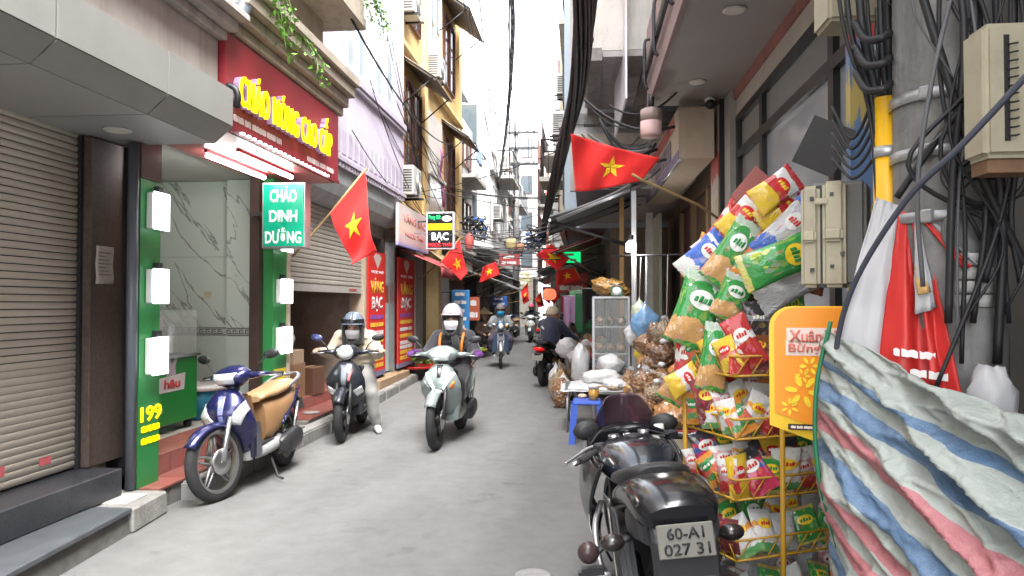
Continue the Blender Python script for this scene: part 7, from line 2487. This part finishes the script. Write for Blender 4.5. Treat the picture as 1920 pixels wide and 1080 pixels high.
# ------------------------------------------------------------------ flags
def flag(label, H0, H1, F0, F1, pole, wave=.05, ph=0., ratio=1.):
    """hoist runs H0 (top) to H1, fly edge F0 to F1; wind folds between; star in the middle, both faces"""
    H0, H1, F0, F1 = (Vector(p) for p in (H0, H1, F0, F1))
    t = thing('flag', label, 'flag', pole[0], 'red flags with a yellow star')
    n0 = (F0 - H0).cross(H1 - H0).normalized()

    def fn(u, v):
        p = H0.lerp(F0, u).lerp(H1.lerp(F1, u), v)
        w = wave * math.sin(u * 7 + v * 2.2 + ph) * (.25 + .75 * u) + wave * .5 * math.sin(u * 13 - v * 4 + ph) * u
        p += n0 * w
        p.z -= .06 * math.sin(math.pi * u) * (H0 - F0).length * (.4 if v < .5 else .25)
        return p
    M().sheet(fn, 26, 18, .004).obj('cloth', red_flag, t)
    b_, a_ = ((F0 - H0).length + (F1 - H1).length) / 2, ((H1 - H0).length + (F1 - F0).length) / 2
    r = .30 * a_
    pts = []
    for k in range(10):
        q = r if k % 2 == 0 else r * .382
        ang = math.pi / 2 + k * math.pi / 5
        pts.append((.5 + q * math.cos(ang) / b_, .5 - q * math.sin(ang) / a_))
    for s in (-1, 1):
        st = M()
        N = 5
        for k in range(10):
            p0, p1 = pts[k], pts[(k + 1) % 10]
            tri = [[None] * (N + 1) for _ in range(N + 1)]
            vs, fs, ix = [], [], {}
            for i in range(N + 1):
                for j in range(N + 1 - i):
                    wa, wb = i / N, j / N
                    wc = 1 - wa - wb
                    u = p0[0] * wa + p1[0] * wb + .5 * wc
                    v = p0[1] * wa + p1[1] * wb + .5 * wc
                    ix[(i, j)] = len(vs)
                    vs.append(fn(u, v) + n0 * .006 * s)
            for i in range(N):
                for j in range(N - i):
                    fs.append((ix[(i, j)], ix[(i + 1, j)], ix[(i, j + 1)]))
                    if i + j < N - 1:
                        fs.append((ix[(i + 1, j)], ix[(i + 1, j + 1)], ix[(i, j + 1)]))
            st.add(vs, fs, True)
        bm_o = st.obj('star', star_y, t)
        bm = bmesh.new()
        bm.from_mesh(bm_o.data)
        bmesh.ops.remove_doubles(bm, verts=bm.verts, dist=.0005)
        bm.to_mesh(bm_o.data)
        bm.free()
    M().tube(pole, .013, 8).obj('pole', bamboo, t)
    return t


flag('large red flag with yellow star hanging beside the green projecting sign', (-2.24, 7.45, 2.81), (-2.62, 7.5, 2.38), (-2.12, 7.4, 1.98), (-2.38, 7.5, 1.84), [(-3.1, 7.72, 1.95), (-2.62, 7.52, 2.38), (-2.22, 7.46, 2.83)], .05, .5)
flag('large red flag blowing out over the lane on an angled bamboo pole', (.66, 6.55, 2.71), (.50, 6.6, 2.52), (-.11, 6.5, 2.93), (-.08, 6.6, 2.43), [(1.36, 7.3, 2.2), (1.04, 6.9, 2.34), (.50, 6.6, 2.53), (.42, 6.55, 2.57)], .06, 1.)
flag('red flag hanging below the black lit sign', (-2.35, 14, 2.68), (-2.7, 14, 2.24), (-2.2, 13.95, 2.02), (-2.31, 14, 1.87), [(-3.2, 14.3, 1.9), (-2.7, 14.0, 2.24), (-2.33, 14, 2.7)], .04, 2)
flag('red flag slanting from the grey awning past the yellow house', (-2.13, 18, 2.46), (-2.03, 18, 2.14), (-2.45, 18, 2.33), (-2.54, 18, 1.94), [(-3.4, 18.6, 2.0), (-1.95, 18, 2.3), (-1.93, 18, 2.32)], .04, 3)
flag('big red flag on the market side above the green lit sign', (-.70, 16, 2.72), (-.30, 16, 2.40), (-1.05, 16.05, 2.48), (-.55, 16, 2.14), [(.3, 16.4, 2.05), (-.3, 16, 2.4), (-.72, 16, 2.74)], .05, 4)
flag('red flag on the market side below the big one', (-.2, 17, 2.25), (-.06, 17, 1.97), (-.62, 17, 2.21), (-.62, 17, 1.87), [(.4, 17.3, 1.75), (-.06, 17, 1.97), (-.22, 17, 2.28)], .04, 5)
flag('narrow red flag drooping from the white house', (-1.80, 24, 2.12), (-2.02, 24, 1.85), (-1.76, 24, 1.52), (-1.95, 24, 1.40), [(-3.0, 24.3, 1.6), (-2.02, 24, 1.85), (-1.78, 24, 2.14)], .04, 6)
flag('small red flag drooping far down the left row', (-1.72, 30, 1.9), (-1.96, 30, 1.62), (-1.6, 30, 1.34), (-1.82, 30, 1.26), [(-3.4, 30.3, 1.4), (-1.96, 30, 1.62), (-1.7, 30, 1.92)], .04, 7)
flag('small red flag far down the market side', (-1.15, 28, 2.0), (-.9, 28, 1.75), (-1.4, 28, 1.7), (-1.1, 28, 1.4), [(-.5, 28.2, 1.4), (-.9, 28, 1.75), (-1.17, 28, 2.02)], .04, 8)
flag('smallest red flag hanging near the bend of the lane', (-1.9, 38, 2.2), (-1.6, 38, 1.9), (-2.1, 38, 1.7), (-1.75, 38, 1.4), [(-1.3, 38.2, 1.5), (-1.6, 38, 1.9), (-1.92, 38, 2.22)], .04, 9)

# ------------------------------------------------------------------ overhead cables
rg = random.Random(31)
CB = thing('cable_bundle', 'thick black bundle of overhead cables along the market side', 'cable', (0, 5, 3.5))
spine = [(.06, 1.0, 3.62), (.03, 4.0, 3.56), (-.02, 6.5, 3.52), (-.20, 9.0, 3.50), (-.46, 12, 3.47), (-.80, 16.2, 3.42), (-1.07, 20, 3.40), (-1.4, 26, 3.5)]
sp_ = spline(spine, 8)
for i in range(15):
    a0 = i * 2.4
    rr = .012 + .018 * math.sqrt(i)
    pts = [p + Vector((rr * math.cos(a0 + k * .12), 0, rr * math.sin(a0 + k * .12) + .01 * math.sin(k * .7 + i))) for k, p in enumerate(sp_)]
    M().tube(pts, .013 + .004 * (i % 3), 6).obj('cable', cable_m, CB)
for k in range(4, 50, 5):
    p = sp_[k]
    M().tube([p + Vector((.075 * math.cos(t_), 0, .075 * math.sin(t_))) for t_ in [q * math.pi / 5 for q in range(11)]], .006, 5, caps=False).obj('tie', cable_m, CB)
CB2 = thing('cable_bundle', 'ribbed strand of overhead cables against the sky with spacer ties', 'cable', (-1, 9, 6))
sp2 = spline([(-.75, 7.0, 5.0), (-1.05, 11, 5.45), (-2.0, 19, 5.75), (-3.4, 29, 5.4), (-4.7, 40, 5.2)], 10)
for i in range(4):
    M().tube([p + Vector((.022 * math.cos(i * 1.57), 0, .05 * (i - 1.5))) for p in sp2], .011, 5).obj('cable', cable_m, CB2)
for k in range(2, len(sp2), 1):
    M().cbox(sp2[k], (.05, .03, .2)).obj('spacer', cable_g, CB2)
WG = 'overhead cables along the lane'
for i, (p, s_, r) in enumerate((([(-1.2, 6, 5.2), (-3.6, 34, 6.2)], .5, .008), ([(-.9, 8, 6.0), (-3.2, 38, 6.6)], .7, .008), ([(-.35, 9, 6.2), (-2.7, 40, 7.5)], .5, .007), ([(-.5, 9, 6.4), (-2.9, 42, 7.7)], .5, .007),
                                ([(-.62, 8, 5.3), (-2.2, 30, 6.0)], .4, .007), ([(-1.5, 8, 6.4), (-3.9, 36, 6.4)], .6, .007), ([(-1.0, 9, 5.6), (-2.6, 26, 6.6)], .4, .006), ([(-.8, 8, 5.0), (-3.0, 30, 5.2)], .3, .009), ([(-1.3, 9, 5.5), (-3.3, 30, 5.4)], .3, .009), ([(-.9, 10, 5.3), (-2.9, 31, 5.0)], .4, .008), ([(-.4, 8, 5.6), (-2.5, 34, 6.4)], .4, .006))):
    o = M().tube(sag(p[0], p[1], s_, 18), r, 5).obj('overhead_cable', cable_m)
    tag(o, 'single black cable strung high along the lane against the sky', 'cable', WG)
XG = 'cables crossing the lane'
for i in range(44):
    y = 13.5 + 19 * (i / 44) ** 1.2
    l = lane(y)
    zl = rg.uniform(2.7, 4.3)
    o = M().tube(sag((-3.2 + l * .6, y + rg.uniform(-1, 1), zl), (-.15 + l * .9, y + rg.uniform(-1.5, 1.5), zl + rg.uniform(-.7, .5)), rg.uniform(.08, .5), 12), rg.choice((.007, .009, .012)), 5).obj('crossing_cable', cable_m if i % 4 else cable_g)
    tag(o, 'sagging cable slung across the lane between the two rows' if i % 4 else 'sagging grey cable slung across the lane between the two rows', 'cable', XG if i % 4 else 'grey cables crossing the lane')
for i in range(16):
    y0 = rg.uniform(8.5, 13)
    o = M().tube(sag((-3.0 + rg.uniform(-.1, .1), y0, rg.uniform(3.4, 5.8)), (-3.0, y0 + rg.uniform(2.5, 6), rg.uniform(2.6, 4.6)), rg.uniform(.05, .3), 10), .007, 5).obj('facade_cable', cable_m)
    tag(o, 'thin black cable hanging along the left house fronts', 'cable', 'cables along the left fronts')
for i in range(18):
    y0 = rg.uniform(7.8, 12)
    o = M().tube(sag((rg.uniform(-.1, .3), y0, rg.uniform(3.2, 3.7)), (rg.uniform(.5, 1.2), y0 + rg.uniform(-.8, .8), rg.uniform(2.95, 3.6)), rg.uniform(.05, .35), 10), rg.choice((.008, .012, .016)), 5).obj('stall_cable', cable_m if i % 3 else cable_g)
    tag(o, 'cable sagging under the concrete overhang above the stall', 'cable', 'cables under the overhang')
o = M().tube(sag((-2.4, 7.5, 4.4), (-2.9, 16, 4.9), .3, 14), .012, 6).obj('facade_cable', cable_m)
tag(o, 'long thin cable from the balcony corner across to the yellow house', 'cable')
# cable junction clusters
blue_c = mat('blue clamp', (.05, .15, .5), .5)
for i, (x, y, z) in enumerate(((-2.6, 17.5, 3.3), (-2.9, 20.5, 3.4), (-1.5, 22, 3.1), (-2.3, 26, 3.3), (-1.2, 19, 3.2))):
    t = thing('cable_junction', ['blue clamped cable junction under the yellow house corner', 'dark knot of cables with blue clamps by the grey house', 'dark knot of cables over the middle of the lane', 'knot of cables by the white house', 'dark knot of cables on the market side'][i], 'cables', (x, y, z), 'cable junctions')
    for k in range(9):
        a = [Vector((x + rg.uniform(-.3, .3), y + rg.uniform(-.3, .3), z + rg.uniform(-.25, .25))) for _ in range(5)]
        M().tube(spline(a, 5), .014, 5).obj('cable_loop', cable_m, t)
    for k in range(3):
        M().cbox((x + rg.uniform(-.25, .25), y, z + rg.uniform(-.2, .2)), (.1, .1, .06), (0, rg.uniform(-.5, .5), 0)).obj('clamp', blue_c, t, .01)

# ------------------------------------------------------------------ things along the left row
veg = mat('green leaf vegetable', (.10, .26, .03), .5, var=.3, ns=14, bump=.5, bs=30)
for i, (x, y, z, m_, lab) in enumerate(((-3.12, 13.9, .1, 'g', 'red tray of fresh green vegetables at the kerb behind the riders'), (-3.15, 21.0, .1, 'p', 'low stand of pinkish fruit trays at the left row'), (-2.95, 19.8, .05, 'y', 'yellow bowl of greens on the ground at the left row'))):
    t = thing('produce_tray', lab, 'tray', (x, y, z), 'produce set out at the kerb')
    M().lathe([(0, 0), (.36, 0), (.4, .05), (.37, .05), (.34, .015), (0, .015)], (x, y, z + .12), n=24).obj('tray', mat('tray ' + m_, {'g': (.5, .03, .02), 'p': (.5, .5, .48), 'y': (.6, .5, .03)}[m_], .4), t)
    M().lathe([(.2, 0), (.3, .119)], (x, y, z), n=16).obj('stand', black_pl, t)
    if m_ == 'g':
        lf = M()
        for k in range(130):
            a, rr = rg.uniform(0, 6.28), rg.uniform(0, .32)
            c = Vector((x + rr * math.cos(a), y + rr * math.sin(a), z + .16 + .14 * (1 - rr / .34) + rg.uniform(0, .06)))
            d = Vector((rg.uniform(-1, 1), rg.uniform(-1, 1), rg.uniform(.1, .7))).normalized() * rg.uniform(.06, .11)
            w = d.cross(Vector((0, 0, 1))).normalized() * .03
            lf.add([c, c + d * .5 + w, c + d, c + d * .5 - w], [(0, 1, 2, 3)])
        lo = lf.obj('greens', veg, t)
        lo['kind'] = 'stuff'
    else:
        for k in range(12):
            a = k * .55
            M().ell((x + .24 * math.cos(a) * (.5 + .5 * (k % 2)), y + .24 * math.sin(a), z + .17), (.06, .06, .05), 10, 6).obj('fruit', mat('produce ' + m_, {'p': (.55, .28, .2), 'y': (.25, .4, .05)}[m_], .5, var=.3), t)
# conical hat vendor squatting at the left row
J = dict(hip=(0, -.12, .42), chest=(0, .02, .74), neck=(0, .05, .84), head=(0, .08, .96), lsh=(-.16, .02, .74), rsh=(.16, .02, .74), lel=(-.24, .2, .56), rel=(.24, .2, .56), lha=(-.1, .36, .5), rha=(.1, .36, .5),
         lkn=(-.14, .26, .52), rkn=(.14, .26, .52), lft=(-.13, .12, .0), rft=(.13, .12, .0))
SEATED.clear()
t, hd, fw, rt = person('vendor under a conical straw hat behind the produce', J, cloth('brown blouse', (.2, .12, .09)), cloth('dark trousers', (.03, .03, .035)), black_pl, (-2.75, 20.4, .12), 200)
M().lathe([(.24, 0), (.12, .09), (.01, .19), (.0, .19)], hd + Vector((0, 0, .07)), n=24, caps=False).obj('conical_hat', mat('straw', (.6, .45, .25), .7, var=.15), t)
for q, loc, rz in SEATED:
    q.location = loc
    q.rotation_euler = (0, 0, R(rz))

# the food cart in the porridge shop
t = thing('food_cart', 'green food cart on castors with glass top inside the porridge shop', 'cart', (-3.8, 5.9, .3))
bx('body', mat('cart green', (.02, .26, .05), .35), t, -4.1, -3.62, 5.3, 6.72, .38, .96, .01)
bx('counter', steel, t, -4.12, -3.60, 5.28, 6.74, .961, .985)
gl2 = glass('cart glass', (.7, .8, .78), .22)
bx('front_glass', gl2, t, -3.63, -3.622, 5.5, 6.71, .986, 1.38)
bx('end_glass', gl2, t, -4.0, -3.632, 6.70, 6.708, .986, 1.38)
bx('top_glass', gl2, t, -4.0, -3.622, 5.5, 6.71, 1.381, 1.388)
for (x, y) in ((-4.05, 5.4), (-3.67, 5.4), (-4.05, 6.64), (-3.67, 6.64)):
    M().lathe([(0, -.02), (.04, -.02), (.04, .02), (0, .02)], (x, y, .34), 'X', 14).obj('castor', rubber, t)
words(mat('cart white', (.7, .7, .7), .5), t, (-3.619, 5.85, .52), (0, 1, 0), (0, 0, 1), .05, .6, 4)
text('letters', 'hâu', mat('cart red', (.6, .08, .08), .5), t, (-3.614, 6.28, .74), (0, 1, 0), (0, 0, 1), .08, .003, bold=.03, width=.26)
M().prism([(-.2, -.07), (.2, -.07), (.22, .08), (-.2, .06)], (-3.619, 6.28, .74), (0, 1, 0), (0, 0, 1), (.003, 0, 0)).obj('word_ground', mat('cart white', (.7, .7, .7), .5), t)
M().prism([(-.09, -.02), (.06, -.02), (.05, .06), (.09, .13), (.05, .15), (.0, .08), (-.05, .15), (-.1, .13), (-.07, .06)], (-3.619, 6.28, .83), (0, 1, 0), (0, 0, 1), (.003, 0, 0)).obj('bowl_mark', mat('pale grey print', (.5, .5, .55), .5), t)
for i, (x, y, w, h, c, lab) in enumerate(((-3.75, 6.25, .12, .34, (.45, .5, .55), 'white menu card with orange rim standing on the food cart'), (-3.8, 6.5, .16, .16, (.6, .58, .55), 'white tub with red stripe on the food cart'), (-3.78, 6.02, .14, .22, (.5, .45, .25), 'pale yellow jar on the food cart'))):
    o = M().cbox((x, y, .986 + h / 2), (.06, w, h)).obj(['menu_card', 'tub', 'jar'][i], mat('cart item %d' % i, c, .5), None, .012, 2)
    tag(o, lab, ['card', 'tub', 'jar'][i])
t = thing('plastic_basin', 'blue basin with white rim on the porridge shop floor', 'basin', (-4.0, 7.2, .3))
M().lathe([(0, 0), (.2, 0), (.26, .28), (.24, .28), (.19, .02), (0, .02)], (-3.85, 7.15, .31), n=24).obj('basin', mat('teal blue plastic', (.02, .2, .32), .4), t)
M().lathe([(.262, .281), (.285, .281), (.285, .33), (.25, .33)], (-3.85, 7.15, .31), n=24).obj('rim', white_paint, t)
# green bag on the cartons
t = thing('carrier_bag', 'green and white printed carrier bag on the storeroom cartons', 'bag', (-3.6, 8.75, .88))
lump((-3.6, 8.72, 1.02), (.11, .16, .16), 91, .2, 2., flat=.85).obj('bag', ramp_mat('green white bag print', [(0, (.5, .4, .1)), (.3, (.55, .55, .52)), (.6, (.05, .2, .06)), (.8, (.5, .5, .48))], 'Z', warp=.4), t)
for s in (-1, 1):
    M().tube(spline([(-3.6, 8.72 - .07 * s, 1.15), (-3.6, 8.72 - .05 * s, 1.23), (-3.6, 8.72, 1.15)], 4), .008, 5).obj('handle', mat('green cord', (.01, .12, .05), .6), t)

# trailing plants over the balcony
leaf_m = mat('bright leaf', (.13, .30, .04), .5, var=.35, ns=20)
stem_m = mat('green stem', (.08, .14, .03), .6)
for i, (x, y, ztop, ln, w, lab, cnt) in enumerate(((-2.36, 5.62, 4.1, .78, .13, 'trailing vine hanging down over the red shop sign', 210), (-2.36, 6.3, 3.75, .35, .1, 'short trailing vine along the balcony moulding', 60), (-2.3, 7.95, 5.3, .85, .42, 'leafy branch drooping from the balcony corner', 320))):
    t = thing('trailing_plant', lab, 'plant', (x, y, ztop), 'plants hanging from the balcony')
    stems = []
    for k in range(5):
        yy = y + rg.uniform(-w, w)
        pts = spline([(x - .05, yy, ztop), (x + rg.uniform(-.02, .08), yy + rg.uniform(-.06, .1), ztop - ln * .5), (x + rg.uniform(-.05, .1), yy + rg.uniform(-.1, .16), ztop - ln * rg.uniform(.7, 1))], 6)
        stems.append(pts)
        M().tube(pts, .004, 4).obj('stem', stem_m, t)
    lf = M()
    for k in range(cnt):
        pts = rg.choice(stems)
        c = rg.choice(pts) + Vector((rg.uniform(-.05, .06), rg.uniform(-.06, .06), rg.uniform(-.04, .04)))
        d = Vector((rg.uniform(-1, 1), rg.uniform(-1, 1), rg.uniform(-1, .4))).normalized() * rg.uniform(.03, .06)
        wv = d.cross(Vector((rg.uniform(-1, 1), rg.uniform(-1, 1), 1))).normalized() * .016
        lf.add([c, c + d * .5 + wv, c + d, c + d * .5 - wv], [(0, 1, 2, 3)])
    lo = lf.obj('leaves', leaf_m, t)
    lo['kind'] = 'stuff'

# ------------------------------------------------------------------ awnings, signs, lanterns and clutter farther along
fab = lambda n, c: mat('awning ' + n, c, .7, var=.2, ns=4, streak=.5, dcol=tuple(k * .5 for k in c))
for i, (side, x, y0, y1, z, out, drop, c, lab) in enumerate((
        (1, -3.5, 18.8, 21.5, 2.75, 1.25, .35, (.06, .06, .06), 'dark tarpaulin awning over the grey house shops'), (1, -3.6, 21.6, 23.5, 2.45, 1.2, .4, (.3, .26, .22), 'tan awning over the grey house end shop'),
        (1, -3.7, 24.0, 28.8, 2.5, 1.5, .6, (.22, .22, .23), 'grey sheet awning below the white house'), (1, -3.9, 30, 36, 2.8, 1.1, .4, (.4, .4, .42), 'pale awning below the cream house'),
        (-1, .4, 15.6, 18, 2.9, 1.1, .4, (.3, .05, .05), 'dark red awning on the market side'), (-1, .3, 18.2, 20, 2.6, 1.0, .35, (.4, .4, .4), 'pale grey awning on the market side'),
        (-1, -.1, 20.4, 24, 2.8, 1.2, .5, (.12, .13, .15), 'charcoal awning on the market side'), (-1, -.2, 24.3, 27, 2.6, 1.1, .45, (.45, .1, .1), 'faded red awning on the market side'),
        (-1, -.6, 28, 35, 2.8, 1.2, .5, (.4, .38, .33), 'cream awning at the old grey house'))):
    awning(x, y0, y1, z, out, drop, side, lab, fab(str(i), c), 10, True, 'shop awnings down the lane')
for i, (side, x, y, w, z0, z1, c, lab) in enumerate((
        (1, -2.86, 17.2, .42, .8, 1.75, (.04, .2, .45), 'tall blue sign with white text standing at the left row'), (1, -2.8, 18.9, .3, 1.0, 1.6, (.5, .12, .06), 'orange red hanging sign past the blue one'),
        (1, -2.55, 22.4, .5, 1.35, 1.65, (.03, .1, .35), 'small blue sign under the grey awning'), (1, -2.5, 25, .7, 2.7, 3.1, (.35, .06, .06), 'dark red board below the white house'),
        (-1, -.35, 16.9, .55, 2.36, 2.6, (.0, .45, .12), 'small green lit sign on the market side'), (-1, -.3, 18.6, .8, 1.7, 2.2, (.5, .03, .04), 'red sign board on the market side'),
        (-1, -.25, 19.6, .7, 1.2, 1.65, (.5, .04, .05), 'second red sign board lower on the market side'), (-1, -.75, 23.5, .6, 1.9, 2.5, (.6, .6, .58), 'white sign board on the market side'),
        (-1, -1.3, 30, .7, 1.6, 2.1, (.6, .1, .1), 'far red sign board on the market side'), (1, -2.7, 33, .6, 2.2, 2.8, (.6, .55, .3), 'far yellow sign board on the left row'))):
    t = thing('hanging_sign', lab, 'sign', (x, y, z0), 'sign boards down the lane')
    em = dict(emit=c, es=.25) if 'lit' in lab else {}
    bx('board', mat('sign board %d' % i, c, .5, var=.1, **em), t, x - w / 2, x + w / 2, y - .03, y + .03, z0, z1, .006)
    for k in range(5 if z1 - z0 > .7 else 2):
        n_ = 5 if z1 - z0 > .7 else 2
        words(wht, t, (x, y - .0305, lerp(z1, z0, (k + .5) / n_)), (1, 0, 0), (0, 0, 1), (z1 - z0) * (.09 if n_ == 5 else .24), w * (.6 + .15 * (k % 2)), 1 + k % 2)
    M().tube([(x + (-w / 2 if side > 0 else w / 2), y, z1 - .05), (x + (-w / 2 - .5 if side > 0 else w / 2 + .5), y, z1 - .05)], .012, 5).obj('bracket', dark_metal, t)
for i, (x, y, z, r, c, lab) in enumerate(((-2.63, 17.0, 2.85, (.11, .11, .2), (.45, .09, .08), 'faded red lantern hanging by the yellow house corner'), (-1.95, 20, 3.02, (.16, .14, .2), (.6, .45, .22), 'pale yellow lantern hanging from the crossing cables'),
                                          (-1.72, 20.2, 2.95, (.12, .12, .13), (.4, .2, .12), 'brown lantern beside the pale yellow one'), (-1.2, 26, 1.75, (.25, .2, .2), (.8, .12, .08), 'glowing red round lantern far down the market side'))):
    t = thing('lantern', lab, 'lantern', (x, y, z), 'lanterns over the lane')
    em = dict(emit=(1, .25, .12), es=.12) if 'glowing' in lab else {}
    b = M()
    n = 12
    b.lathe([(.25 * r[0], -r[2])] + [(r[0] * math.sin(math.pi * (.12 + .76 * k / n)) * (1 - .04 * (k % 2)), -r[2] * math.cos(math.pi * k / n) * .96) for k in range(1, n)] + [(.25 * r[0], r[2])], (x, y, z), n=18)
    b.obj('shade', mat('lantern %d' % i, c, .6, **em), t)
    M().lathe([(.3 * r[0], 0), (.3 * r[0], .03), (0, .03)], (x, y, z + r[2]), n=12).obj('cap', wood, t)
    M().tube([(x, y, z + r[2] + .03), (x, y, 3.45 if z > 2 else 2.6)], .005, 4).obj('cord', cable_m, t)
# outdoor units and small balconies on the far houses
for i, (side, x, y, z, lab) in enumerate(((1, -3.55, 19.4, 4.6, 'outdoor unit on the grey house'), (1, -2.98, 24.6, 4.2, 'outdoor unit on the white house corner'), (1, -2.98, 27.0, 6.3, 'outdoor unit high on the white house'), (-1, -.4, 16.0, 5.0, 'outdoor unit on the slim grey blue house'),
                                          (-1, -.4, 18.6, 6.6, 'outdoor unit high on the slim grey blue house'), (-1, -.66, 21.4, 4.4, 'outdoor unit on the plain cream house'), (-1, -1.1, 28.2, 4.6, 'outdoor unit on the old grey house'))):
    ac_unit(x, y, z, side, lab + (' facing the lane' if len(lab) < 40 else ''))
for i, (side, x, y0, y1, z, lab) in enumerate(((1, -3.55, 20.2, 22.6, 4.9, 'iron railed balcony on the grey house'), (1, -3.0, 25.2, 28.0, 5.7, 'iron railed balcony on the white house'), (1, -3.6, 31, 35, 6.0, 'iron railed balcony on the cream house'),
                                               (-1, -.4, 16.8, 18.2, 4.2, 'iron railed balcony on the slim grey blue house'), (-1, -.65, 22, 25, 5.8, 'iron railed balcony on the plain cream house'), (-1, -1.1, 29, 34, 5.2, 'iron railed balcony on the old grey house'), (1, -3.8, 38, 43, 6.5, 'iron railed balcony on the pale blue house'))):
    t = thing('iron_balcony', lab, 'balcony', (x, (y0 + y1) / 2, z), 'iron railed balconies')
    a, b = sorted((x, x + side * .6))
    bx('slab', con_light, t, a, b, y0, y1, z, z + .1)
    xe = x + side * .57
    M().tube([(x, y0 + .03, z + .95), (xe, y0 + .03, z + .95), (xe, y1 - .03, z + .95), (x, y1 - .03, z + .95)], .02, 6).obj('hand_rail', dark_metal, t)
    n = int((y1 - y0) / .3)
    for k in range(n + 1):
        yy = lerp(y0 + .03, y1 - .03, k / n)
        M().tube([(xe, yy, z + .1), (xe, yy, z + .95)], .01, 5).obj('rail_bar', dark_metal, t)
    for k in range(4):
        xx = lerp(x + side * .05, xe, k / 3)
        M().tube([(xx, y0 + .03, z + .1), (xx, y0 + .03, z + .95)], .01, 5).obj('rail_bar', dark_metal, t)
    if i % 2 == 0:
        c = [(.1, .2, .45), (.5, .5, .5), (.45, .1, .12), (.2, .35, .2)][i // 2]
        M().sheet(lambda u, v: (xe + side * .03 + .02 * math.sin(u * 9), lerp(y0 + .3, y0 + 1.2, u), z + .96 - .5 * v), 10, 5, .005).obj('drying_cloth', cloth('drying %d' % i, c), t)
# concrete street pole among the far houses
t = thing('street_pole', 'slim pale concrete pole rising among the far cables', 'pole', (-3.2, 33, 0))
M().lathe([(.16, 0), (.12, 9.5), (0, 9.5)], (-3.0, 33, 0), n=16).obj('shaft', pole_m, t)
for zz in (7.6, 8.3, 9.0):
    M().cbox((-3.0, 32.85, zz), (2.0, .08, .1)).obj('cross_arm', dark_metal, t)
    for k in range(6):
        M().lathe([(.04, 0), (.06, .05), (.04, .1), (0, .1)], (-3.8 + .32 * k, 32.85, zz + .05), n=8).obj('insulator', con_light, t)
# roof shack and tank on the grey house
t = thing('roof_shack', 'small tin roof shack on top of the grey house', 'shack', (-4.3, 21, 6.9))
bx('wall', w_white, t, -5.3, -3.9, 19.6, 23, 6.91, 7.9)
M().hexa([(-5.5, 19.4, 7.95), (-3.6, 19.4, 7.75), (-3.6, 23.2, 7.75), (-5.5, 23.2, 7.95), (-5.5, 19.4, 8.0), (-3.6, 19.4, 7.8), (-3.6, 23.2, 7.8), (-5.5, 23.2, 8.0)]).obj('roof', tin_grey, t)
# parked things deep in the lane
for i, (x, y, rz, st, lab) in enumerate(((-.95, 24.5, 8, 'rear', 'black scooter parked deep on the market side'), (-1.0, 22.6, -20, 'white', 'pale scooter parked on the market side beyond the stalls'), (-3.0, 31, 170, 'blue', 'blue scooter parked far along the left row'))):
    scooter(lab, st, (x, y, 0), rz)
